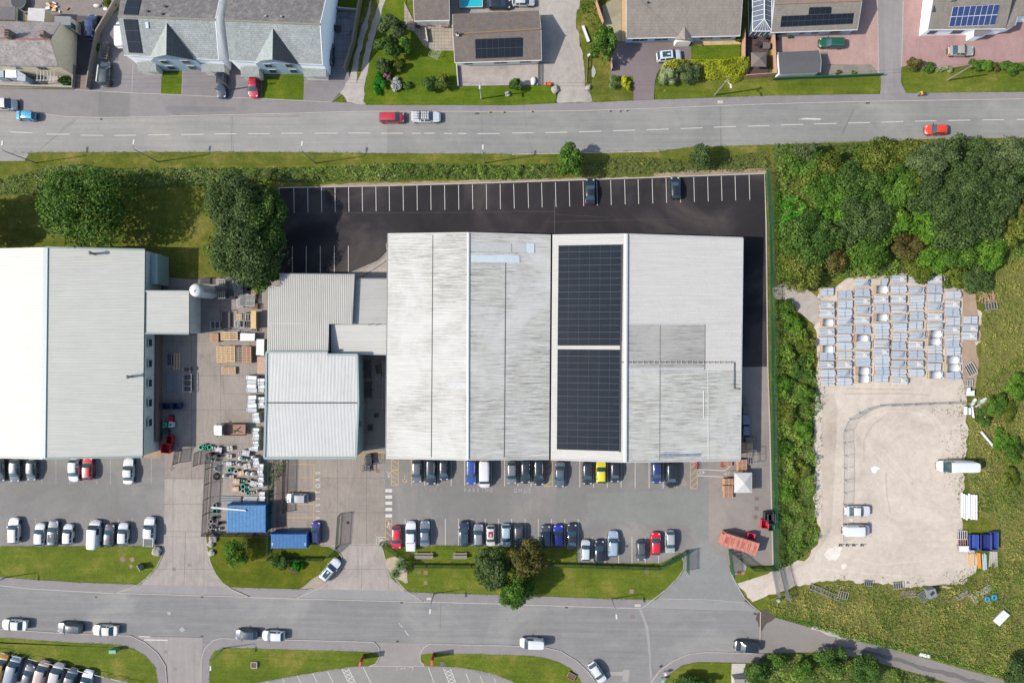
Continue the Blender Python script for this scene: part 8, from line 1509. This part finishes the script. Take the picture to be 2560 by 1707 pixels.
# column of wrapped white goods between yard and workshop
for i, (x, y, w_, d) in enumerate(((2305, 390, 2.0, 3.0), (2310, 570, 1.9, 3.0), (2345, 700, 1.3, 1.8), (2345, 850, 1.3, 2.2), (2345, 960, 1.2, 1.8), (2345, 1110, 1.1, 1.6), (2390, 1180, 1.0, 2.2), (2395, 400, 1.3, 2.4), (2400, 560, 1.1, 2.0), (2390, 1290, 1.1, 1.8), (2400, 1420, 1.2, 1.6))):
    p = W('02', x, y, 1.2); o = thing('wrapped_goods', 'white wrapped goods against the workshop, %s from the top' % (ORD+[])[i], 'goods', (p[0], p[1], .05), rng.uniform(-.05, .05), 'white wrapped goods'); R = random.Random(i)
    b = MB(); b.box((0, 0, .07), (w_, d, .12)); b.build('pallet', WOOD, o)
    for k in range(4): b = MB(); b.box((R.uniform(-.1, .1), -d/2+d/4*(k+.5), .15+.45), (w_*R.uniform(.75, .98), d/4*.9, R.uniform(.7, 1.1)), R.uniform(-.06, .06)); b.build('bundle', WHITE if k % 2 else mk('wrap_grey', (200, 204, 208), .35, .15, 2), o)
    b = MB(); b.tube([(-w_/2, -d/2, .1), (-w_/2, -d/2, 1.3), (-w_/2, d/2, 1.3), (-w_/2, d/2, .1)], .03); b.build('cage_bar', GREYM, o)
bars('02', 2130, 1448, 3.4, 4, 1.2, 0, 'grey metal trays stacked above the yard container', GREYM, .14); bars('02', 2300, 1445, 2.4, 4, 1.1, 0, 'striped grey pipes right of the metal trays', mk('stripe_pipe', (200, 202, 204), .5), .13); bars('02', 2155, 1500, 6.0, 2, .3, -.08, 'long white poles laid across the yard container', WHITE, .09, z=2.7)
for i, (x, y, c) in enumerate(((1565, 705, REDP), (1578, 757, WHITE), (1520, 760, TEAL), (1525, 830, STEEL_G))): p = W('02', x, y, .5); o = thing('machine', ['small red machine head above the green machine', 'white control box beside the red machine', 'teal pipe machine in the warehouse shade', 'green machine next to the red skips'][i], 'machine', (p[0], p[1], .05)); b = MB(); b.prism([(-.4, -.5), (.5, -.45), (.45, .4), (-.3, .55)], .1, .9); b.build('casing', c, o); b = MB(); b.cyl((0, 0, .8), (.1, 0, 1.3), .15); b.build('head', DARK, o); b = MB(); b.box((0, 0, .08), (1.1, 1.1, .12)); b.build('base', DARK, o)
# forklift
p = W('12', 1035, 1090, 1); o = thing('forklift', 'dark forklift at the mouth of the shaded passage', 'forklift', (p[0], p[1], .05), -1.5)
b = MB(); b.prism([(-1.0, -.5), (.6, -.5), (.7, -.3), (.7, .3), (.6, .5), (-1.0, .5), (-1.15, 0)], .25, .95); b.build('chassis', DARK, o); b = MB(); b.tube([(-.8, -.45, .9), (-.6, -.45, 2.0), (.4, -.45, 2.0), (.6, -.45, .9)], .04); b.tube([(-.8, .45, .9), (-.6, .45, 2.0), (.4, .45, 2.0), (.6, .45, .9)], .04)
for i in range(6): b.box((-.6+i*.2, 0, 2.02), (.05, .95, .04))
b.build('overhead_guard', BLACK, o); b = MB(); b.box((.85, -.3, 1.1), (.1, .1, 2.1)); b.box((.85, .3, 1.1), (.1, .1, 2.1)); b.box((.85, 0, 1.9), (.08, .6, .1)); b.build('mast', GREYM, o)
for s in (-.3, .3): b = MB(); b.box((1.45, s, .12), (1.15, .12, .05)); b.build('fork', GREYM, o)
for x in (-.7, .45):
    for s in (-.5, .5): b = MB(); b.cyl((x, s-.1, .25), (x, s+.1, .25), .25, n=14); b.build('wheel', BLACK, o)
rack('12', 1010, 1165, 1.3, 1.0, .95, 'dark wheeled crate below the forklift', mk('crate_grey', (110, 112, 116), .6), 2, 2)
for x, y, w_, d, h, r_, lab, m, nx, ny in ((2185, 1075, 1.5, 2.6, .9, .15, 'curved slatted rack under the dark tree', GREYM, 10, 1), (2240, 1185, 1.4, 2.2, .7, -.1, 'tilted grey slatted frame between silo and annex', GREYM, 9, 1), (2200, 1215, 1.0, 1.5, .6, .1, 'smaller grey slatted frame below the curved rack', SLB[1], 7, 1), (2300, 1190, 1.5, 2.0, .8, 0, 'pale tube rack beside the annex wall', SLB[1], 8, 2), (2330, 1245, 1.2, .9, .7, 0, 'rusty slat crate beside the annex wall', mk('rusty_slat', (190, 150, 125), .8, .2), 6, 1),
        (2235, 1335, .9, 1.2, .9, 0, 'dark speckled pallet box left of the white one', STONE, 2, 3), (2290, 1345, 1.4, 1.2, .9, 0, 'white slatted box left of the yellow boards', SLB[1], 3, 1), (2180, 1405, .9, 1.2, .8, .05, 'white crate with gap under the small pallets', SLB[1], 2, 1), (2215, 1405, 1.0, 1.2, .8, -.05, 'white crate second under the small pallets', WHITE, 1, 1), (2270, 1405, .9, 1.2, .9, 0, 'dark grey crate right of the white crates', DARK, 1, 1), (1975, 1415, 1.7, 1.3, .7, .05, 'pale blue tray left of the rusty trough', SLB[1], 2, 1), (2325, 1460, 1.2, .5, .6, 0, 'narrow grey tray under the yellow boards', GREYM, 4, 1), (2130, 1475, 2.6, .4, .4, .02, 'long thin grey rail frame above the pallets', GREYM, 8, 1),
        (2200, 1480, 3.4, .4, .4, .02, 'second thin rail frame above the white sheet', GREYM, 8, 1), (2330, 1130, .8, 1.6, .6, 0, 'brown slatted stand beside two black tubs', WOOD, 2, 6)): rack('01', x, y, w_, d, h, lab, m, nx, ny, r_)
for x, y, lab in ((2283, 1088, 'black round tub under the bright tree, left'), (2318, 1078, 'black round tub under the bright tree, right')): p = W('01', x, y, .6); o = thing('tub', lab, 'tub', (p[0], p[1], .05)); b = MB(); b.lathe([(.25, 0), (.36, .7), (.32, .7), (.24, .1), (0, .1)], 18); b.build('shell', BLACK, o); b = MB(); b.lathe([(.37, .66), (.4, .68), (.37, .72)], 18); b.build('rim', STONE, o)
p = W('01', 2343, 1115, .6); o = thing('gas_bottle', 'yellow topped bottle beside the black tubs', 'bottle', (p[0], p[1], .05)); b = MB(); b.lathe([(.16, 0), (.16, .6), (.1, .72), (0, .74)], 14); b.build('bottle_body', mk('yel', (230, 190, 50), .5), o); b = MB(); b.cyl((0, 0, .72), (0, 0, .85), .05); b.build('cap', DARK, o)
rack('12', 1118, 255, .9, 1.9, .7, 'yellow edged open bin in the shaded passage', mk('yellow_edge', (170, 160, 90), .7), 1, 1, .25, 'bin'); rack('12', 1130, 330, .9, 1.2, .6, 'pale tilted basket in the shaded passage', SLB[1], 3, 3, .5, 'basket'); rack('12', 1105, 675, .7, .7, .3, 'dark square plate frame in the lower shaded passage', DARK, 1, 1)
rack('12', 1050, 790, .8, .9, .4, 'dark open tray in the lower shaded passage', DARK, 2, 1)
# ---------------------------------------------------------------- benches, signs, rocks, garden things
def picnic(t, x, y, L, label, m=None):
    p = W(t, x, y); m = m or WOODG; o = thing('picnic_bench', label, 'bench', (p[0], p[1], .13), 0, 'benches on the front lawn'); b = MB()
    for i in range(4): b.box((0, -.35+i*.16, .74), (L, .14, .04))
    b.build('table_top', m, o)
    for s in (.42,): b = MB(); b.box((0, s, .45), (L, .26, .04)); b.build('seat', m, o)
    for x_ in (-L*.4, L*.4): b = MB(); b.box((x_, -.1, .38), (.08, .5, .74)); b.box((x_, .25, .3), (.08, .9, .07)); b.build('leg', m, o)
picnic('13', 1545, 392, 3.3, 'longer weathered bench table on the lawn behind the fence'); picnic('13', 1875, 392, 2.5, 'shorter weathered bench table on the lawn near the dark tree')
def totem(t, x, y, h, a, label):
    p = W(t, x, y); o = thing('sign_totem', label, 'sign', (p[0], p[1], .13), a, 'red totem signs'); b = MB(); b.box((0, 0, h/2), (.9, .28, h)); b.build('board', REDP, o); b = MB(); b.box((0, 0, h+.02), (.98, .34, .06)); b.build('cap', mk('pale_red', (225, 90, 85), .5), o)
totem('13', 990, 1318, 3.0, 1.35, 'red totem sign left of the car park entrance'); totem('13', 1632, 1305, 3.0, 1.5, 'red totem sign right of the car park entrance')
def rock(t, x, y, r, label):
    p = W(t, x, y, .3); bm = bmesh.new(); bmesh.ops.create_icosphere(bm, subdivisions=3, radius=r)
    for v in bm.verts: k = 1+.35*noise.noise(v.co*1.3/r+Vector((x, y, 0))); v.co = v.co*k; v.co.z *= .7
    me = bpy.data.meshes.new('boulder'); bm.to_mesh(me); bm.free(); me.materials.append(STONE); o = bpy.data.objects.new('boulder', me); COL.objects.link(o); o.location = (p[0], p[1], .25); tag(o, label, 'boulder', 'boulders by the drives')
rock('03', 1440, 355, .85, 'large boulder at the grass corner beside the pickup'); rock('03', 1955, 240, .8, 'upper boulder of three left of the sparse tree'); rock('03', 1935, 292, .6, 'middle boulder of three left of the sparse tree'); rock('03', 1940, 372, .6, 'lowest boulder of three left of the sparse tree')
rock('20', 395, 825, .7, 'low pale boulder at the edge of the track'); rock('20', 700, 805, .5, 'boulder below the picket fence'); rock('10', 2310, 862, .5, 'flat stone on the verge by the concrete pole')
p = W('03', 1300, 500, .6); o = thing('sign_board', 'tilted dark backed sign board on the left grass bank', 'sign', (p[0], p[1], .13), -1.0); b = MB(); b.box((0, 0, .75), (1.2, .1, 1.5)); b.build('board', mk('sign_grey', (170, 168, 160), .6), o); b = MB(); b.box((-.5, .1, .5), (.08, .08, 1.0)); b.box((.5, .1, .5), (.08, .08, 1.0)); b.build('posts', DARK, o)
p = W('03', 1045, 1270, 1); o = thing('utility_cabinet', 'green roadside cabinet on the bottom left bank', 'cabinet', (p[0], p[1], .13)); b = MB(); b.box((0, 0, .65), (1.15, .5, 1.3)); b.build('housing', mk('cab_green', (90, 165, 135), .6), o); b = MB(); b.box((0, 0, 1.32), (1.22, .58, .06)); b.build('lid', mk('cab_green2', (110, 180, 150), .6), o)
for t, x, y, lab, m in (('23', 1405, 1480, 'small white notice box on a post at the junction', WHITE), ('23', 1380, 1540, 'small pale green notice box at the bottom edge', mk('pgreen', (150, 200, 180), .6)), ('20', 705, 512, 'white post box above the picket fence', WHITE), ('33', 90, 810, 'grey blue marker post at the end of the galvanised gates', SLB[2])):
    p = W(t, x, y, 1); o = thing('post_box', lab, 'box', (p[0], p[1], .1), .6); b = MB(); b.box((0, 0, 1.05), (.45, .35, .5)); b.build('box', m, o); b = MB(); b.box((0, 0, .4), (.1, .1, .8)); b.build('post', GREYM, o)
p = W('03', 2340, 1392); o = thing('planter', 'square earth filled planter on the bottom centre bank', 'planter', (p[0], p[1], .13)); b = MB(); b.strip([(-.5, -.5), (.5, -.5), (.5, .5), (-.5, .5), (-.5, -.5)], .12, 0, .35); b.build('kerb', CONCW, o); b = MB(); b.box((0, 0, .15), (.9, .9, .2)); b.build('soil', mk('soil', (110, 90, 70), .9), o)
p = W('23', 545, 1495); o = thing('planter', 'small tilted brick planter near the junction bank', 'planter', (p[0], p[1], .13), -.5); b = MB(); b.strip([(-.7, -.5), (.7, -.5), (.7, .5), (-.7, .5), (-.7, -.5)], .12, 0, .35); b.build('kerb', mk('brickish', (150, 125, 105), .9), o); b = MB(); b.box((0, 0, .15), (1.3, .9, .2)); b.build('soil', mk('soil', (110, 90, 70), .9), o)
# pool, trampolines, airer, parasol, furniture
p = W('10', 1975, 20, .7); o = thing('frame_pool', 'rectangular turquoise frame pool at the top edge', 'pool', (p[0], p[1]+.4, .13), .02); b = MB(); b.strip([(-2.0, -1.4), (2.0, -1.4), (2.0, 1.4), (-2.0, 1.4), (-2.0, -1.4)], .1, 0, .75); b.build('liner', mk('liner', (120, 180, 190), .6), o); b = MB(); b.box((0, 0, .62), (3.9, 2.7, .05)); b.build('pool_water', mk('pool_water', (50, 190, 205), .05, .05), o); b = MB(); b.tube([(-2.0, -1.4, .78), (2.0, -1.4, .78), (2.0, 1.4, .78), (-2.0, 1.4, .78), (-2.0, -1.4, .78)], .05); b.build('rim', WHITE, o)
p = W('00', 170, 15, .8); o = thing('trampoline', 'round dark trampoline at the top left edge', 'trampoline', (p[0], p[1], .12)); b = MB(); b.lathe([(1.25, .8), (0, .79)], 24); b.build('mat', mk('tramp', (70, 72, 78), .8), o); b = MB(); b.lathe([(1.25, .82), (1.55, .82), (1.55, .76)], 24); b.build('pad', mk('tramp_pad', (92, 108, 110), .7), o)
for i in range(5): b = MB(); b.cyl((1.4*math.cos(i*1.257), 1.4*math.sin(i*1.257), 0), (1.4*math.cos(i*1.257), 1.4*math.sin(i*1.257), .8), .04); b.build('leg', GREYM, o)
p = W('10', 1655, 535); o = thing('rotary_airer', 'rotary clothes airer on the lawn', 'airer', (p[0], p[1], .11)); b = MB(); b.cyl((0, 0, 0), (0, 0, 1.5), .04); b.build('pole', GREYM, o); b = MB(); 
A4 = [(1.3*math.cos(a), 1.3*math.sin(a), 2.0) for a in (.3, 1.87, 3.44, 5.01)]
for q in A4: b.tube([(0, 0, 1.4), q], .025, 5)
b.build('arms', GREYM, o); b = MB()
for f in (.35, .55, .75, .95): b.tube([(q[0]*f, q[1]*f, 1.4+.6*f) for q in A4+A4[:1]], .012, 4)
b.build('line', WHITE, o)
p = W('20', 2262, 552, 2.0); o = thing('parasol', 'square grey brown parasol over the dark deck', 'parasol', (p[0], p[1], .25)); b = MB(); b.add([(-1.35, -1.25, 1.9), (1.35, -1.25, 1.9), (1.35, 1.25, 1.9), (-1.35, 1.25, 1.9), (0, 0, 2.5)], [(0, 1, 4), (1, 2, 4), (2, 3, 4), (3, 0, 4), (3, 2, 1, 0)]); b.build('canopy', mk('taupe', (122, 110, 104), .8, .06), o); b = MB(); b.cyl((0, 0, 0), (0, 0, 1.95), .04); b.build('pole', DARK, o)
def chair(t, x, y, rot, label, m=DARK, s=.9):
    p = W(t, x, y, .3); o = thing('garden_chair', label, 'chair', (p[0], p[1], .25 if t == '20' else .13), rot, 'garden seats'); b = MB(); b.box((0, 0, .38), (s, s, .1)); b.build('seat', m, o); b = MB(); b.box((-s/2, 0, .6), (.1, s, .5)); b.build('backrest', m, o); [(lambda b: (b.box((sx*s*.42, sy*s*.42, .17), (.06, .06, .34)), b.build('leg', m, o)))(MB()) for sx in (-1, 1) for sy in (-1, 1)]
chair('20', 2215, 335, .4, 'dark lounge chair at the conservatory corner'); chair('20', 2318, 335, 2.4, 'dark lounge chair right of the first by the conservatory'); chair('20', 2258, 415, 1.0, 'dark chair in the middle of the deck'); chair('20', 2325, 430, 3.1, 'grey armchair at the right of the deck', mk('armchair', (110, 104, 104), .8), 1.1)
chair('10', 1485, 238, 1.5, 'black chair at the left of the garage terrace', DARK, .8); chair('10', 1540, 215, 1.5, 'white seat beside the black chair on the terrace', WHITE, .7); chair('10', 1590, 222, 1.5, 'grey bistro seat on the terrace', GREYM, .8); chair('10', 1655, 208, 1.5, 'dark bench seat on the terrace', DARK, .9); chair('10', 1738, 225, 1.5, 'pale wooden seat at the right of the terrace', WOODG, 1.2)
chair('10', 755, 268, 0, 'dark seat on the shaded patio', DARK, 1.0)
p = W('10', 820, 165); o = thing('metal_railing', 'dark open square frame on the shaded patio', 'frame', (p[0], p[1], .13)); b = MB(); b.tube([(-.75, .4, .9), (-.75, -.4, .9), (.75, -.4, .9), (.75, .4, .9)], .04); [b.cyl((sx*.75, -.4, 0), (sx*.75, -.4, .9), .04) for sx in (-1, 1)]; b.build('rail', DARK, o)
p = W('10', 820, 340); o = thing('metal_railing', 'dark low curved frame on the shaded patio', 'frame', (p[0], p[1], .13)); b = MB(); b.tube([(-1.0, .6, .6), (-.9, -.1, .6), (.5, -.2, .6), (1.2, .5, .6), (1.5, 1.0, .6)], .04); b.build('rail', DARK, o)
p = W('20', 197, 748, .3); o = thing('covered_boat', 'small white covered tub on the gravel court', 'tub', (p[0], p[1], .13), 1.4); b = MB(); b.lathe([(0, .55), (.35, .5), (.5, .3), (.45, 0)], 16); b.build('cover', WS, o); o.scale = (1.5, 1, 1)
p = W('20', 333, 775, .3); o = thing('crate', 'orange crate beside the track', 'crate', (p[0], p[1], .13)); b = MB(); b.strip([(-.45, -.25), (.45, -.25), (.45, .25), (-.45, .25), (-.45, -.25)], .06, 0, .5); b.box((0, 0, .3), (.85, .45, .06)); b.build('tub', mk('orange_crate', (240, 110, 50), .6), o)
p = W('20', 747, 660, .1); o = thing('stone_slab', 'pointed pale stone slab set in the grass beside the picket fence', 'stone', (p[0], p[1], .1)); b = MB(); b.prism([(-.3, -.9), (.1, -1.1), (.4, -.3), (.35, .4), (-.1, 1.1), (-.35, .3)], 0, .12); b.build('slab', mk('slab_pale2', (178, 180, 170), .9, .1), o)
p = W('00', 905, 680, .8); o = thing('plank', 'long white plank standing against the fence beside the grey green car', 'plank', (p[0], p[1], .13), 1.45); b = MB(); b.box((0, 0, .6), (3.0, .18, 1.1)); b.build('board', WHITE, o)
for x, y, lab in ((955, 485, 'brown topped bin store against the alley fence'), (975, 405, 'small open crate above the bin store')): rack('00', x, y, 1.4 if y > 450 else .8, 2.0 if y > 450 else .5, 1.1, lab, WOODG, 1, 4 if y > 450 else 1, -.15, 'bin store', .12)
for i in range(12):
    c = samp(WP('00', [(420, 30), (600, 30), (640, 90), (560, 130), (440, 100)]), 1)[0]; o = MB().box((c[0], c[1], .25), (rng.uniform(.3, 1.0), rng.uniform(.2, .5), rng.uniform(.1, .4)), rng.uniform(0, 3)).build('rubbish', rng.choice([WHITE, mk('rub_o', (210, 120, 80), .8), STONE, WOOD])); tag(o, 'piece of loose rubbish in the heap behind the terrace', 'rubbish', 'loose rubbish in the heap behind the terrace')
for x, y, lab in ((890, 55, 'pale plastic sack at the top of the drive by the fence'), (980, 85, 'yellowish sack against the fence top')): p = W('00', x, y, .3); b = MB(); b.lathe([(0, .45), (.3, .38), (.42, .15), (.38, 0)], 12); o = b.build('sack', WS); o.location = (p[0], p[1], .13); o.scale = (1.6, .8, 1); tag(o, lab, 'sack')
# small beads: road markers, person
for i, (t, x, y, lab) in enumerate((('10', 2145, 1035, 'small grey marker block at the kerb left of the orange one'), ('10', 2272, 1035, 'orange marker at the kerb below the concrete pole'), ('20', 180, 1030, 'orange yellow marker on the kerb by the track'), ('20', 893, 1025, 'small marker at the kerb, left of three'), ('20', 985, 1025, 'small marker at the kerb, middle of three'), ('20', 1048, 1021, 'small marker at the kerb, right of three'))):
    p = W(t, x, y); o = thing('kerb_marker', lab, 'marker', (p[0], p[1], .03), 0, 'kerb markers'); b = MB(); b.lathe([(.14, 0), (.1, .3), (.03, .5), (0, .5)], 10); b.build('marker', mk('amber', (235, 160, 50), .6) if 'orange' in lab else STONE, o)
# pedestrian
p = W('30', 1403, 862, .9); o = thing('person', 'person in an orange yellow top walking along the pavement', 'person', (p[0], p[1], .10), math.radians(200))
def skin(name, J, E, rad, mat, parent, sub=2):
    me = bpy.data.meshes.new(name); me.from_pydata(J, E, []); ob = bpy.data.objects.new(name, me); link(ob, parent); m = ob.modifiers.new('s', 'SKIN'); 
    for i, r in enumerate(rad): me.skin_vertices[0].data[i].radius = (r, r)
    me.skin_vertices[0].data[0].use_root = True; s = ob.modifiers.new('d', 'SUBSURF'); s.levels = sub; s.render_levels = sub
    dg = bpy.context.evaluated_depsgraph_get(); m2 = bpy.data.meshes.new_from_object(ob.evaluated_get(dg)); ob.modifiers.clear(); ob.data = m2; m2.materials.clear(); m2.materials.append(mat); m2.polygons.foreach_set('use_smooth', [True]*len(m2.polygons)); return ob
SKN = mk('skin', (205, 160, 135), .6, .03); bd = bpy.data
def mkskin(name, J, E, rad, mat, parent):
    me = bpy.data.meshes.new(name); me.from_pydata(J, E, []); ob = bpy.data.objects.new(name, me); link(ob, parent)
    bpy.context.view_layer.objects.active = ob; ob.select_set(True); bpy.ops.object.modifier_add(type='SKIN'); ob.select_set(False)
    for i, r in enumerate(rad): me.skin_vertices[0].data[i].radius = (r, r)
    me.skin_vertices[0].data[0].use_root = True; ob.modifiers.new('d', 'SUBSURF').render_levels = 2; ob.modifiers['d'].levels = 2
    dg = bpy.context.evaluated_depsgraph_get(); m2 = bpy.data.meshes.new_from_object(ob.evaluated_get(dg)); ob.modifiers.clear(); ob.data = m2; m2.materials.clear(); m2.materials.append(mat); m2.polygons.foreach_set('use_smooth', [True]*len(m2.polygons)); return ob
J = [(0, 0, .95), (.02, 0, 1.15), (.05, 0, 1.38), (.07, 0, 1.5), (.1, 0, 1.6), (.11, 0, 1.7),
     (.02, .1, .9), (.22, .1, .5), (.18, .1, .08), (.34, .1, .04), (-.0, -.1, .9), (-.1, -.1, .5), (-.32, -.1, .14), (-.2, -.1, .05),
     (.05, .19, 1.38), (-.08, .24, 1.12), (.06, .25, .9), (.05, -.19, 1.38), (.14, -.25, 1.12), (.34, -.24, 1.0)]
E = [(0, 1), (1, 2), (2, 3), (3, 4), (4, 5), (0, 6), (6, 7), (7, 8), (8, 9), (0, 10), (10, 11), (11, 12), (12, 13), (2, 14), (14, 15), (15, 16), (2, 17), (17, 18), (18, 19)]
R_ = [.14, .13, .15, .06, .09, .085, .09, .06, .045, .04, .09, .06, .045, .04, .065, .045, .035, .065, .045, .035]
body = mkskin('body', J, E, R_, SKN, o)
mkskin('jacket', [(0, 0, .9), (.02, 0, 1.1), (.05, 0, 1.4), (.05, .2, 1.4), (-.09, .26, 1.12), (.03, .27, .96), (.05, -.2, 1.4), (.14, -.27, 1.12), (.28, -.26, 1.03)], [(0, 1), (1, 2), (2, 3), (3, 4), (4, 5), (2, 6), (6, 7), (7, 8)], [.19, .18, .2, .095, .07, .06, .095, .07, .06], mk('jacket_orange', (245, 170, 40), .7, .05), o)
mkskin('trousers', [(0, 0, .93), (.02, .1, .86), (.22, .1, .5), (.18, .1, .14), (0, -.1, .86), (-.1, -.1, .5), (-.3, -.1, .2)], [(0, 1), (1, 2), (2, 3), (0, 4), (4, 5), (5, 6)], [.165, .11, .08, .065, .11, .08, .065], mk('trousers', (45, 45, 55), .8, .05), o)
b = MB(); b.lathe([(.0, .13), (.06, .12), (.1, .06), (.108, 0), (.1, -.05)], 14, (.095, 0, 1.68)); b.build('hair', mk('hair', (70, 55, 42), .8), o)
b = MB(); [b.box((.195, s*.035, 1.67), (.015, .022, .012)) for s in (-1, 1)]; b.build('eyes', BLACK, o); b = MB(); b.box((.205, 0, 1.645), (.03, .022, .035)); b.box((.19, 0, 1.60), (.012, .045, .01)); b.build('nose_and_mouth', SKN, o)
for sy, hx, hz in ((1, .07, .87), (-1, .36, .98)):
    b = MB(); y = sy*.25; b.box((hx, y, hz-.03), (.03, .075, .085))
    for k in range(4): b.cyl((hx, y-.028+k*.019, hz-.07), (hx+.012, y-.028+k*.019, hz-.15+abs(k-1.5)*.008), .009, .007, 6)
    b.cyl((hx, y-sy*.035, hz-.02), (hx+.02, y-sy*.06, hz-.08), .01, .008, 6); b.build('hand', SKN, o)
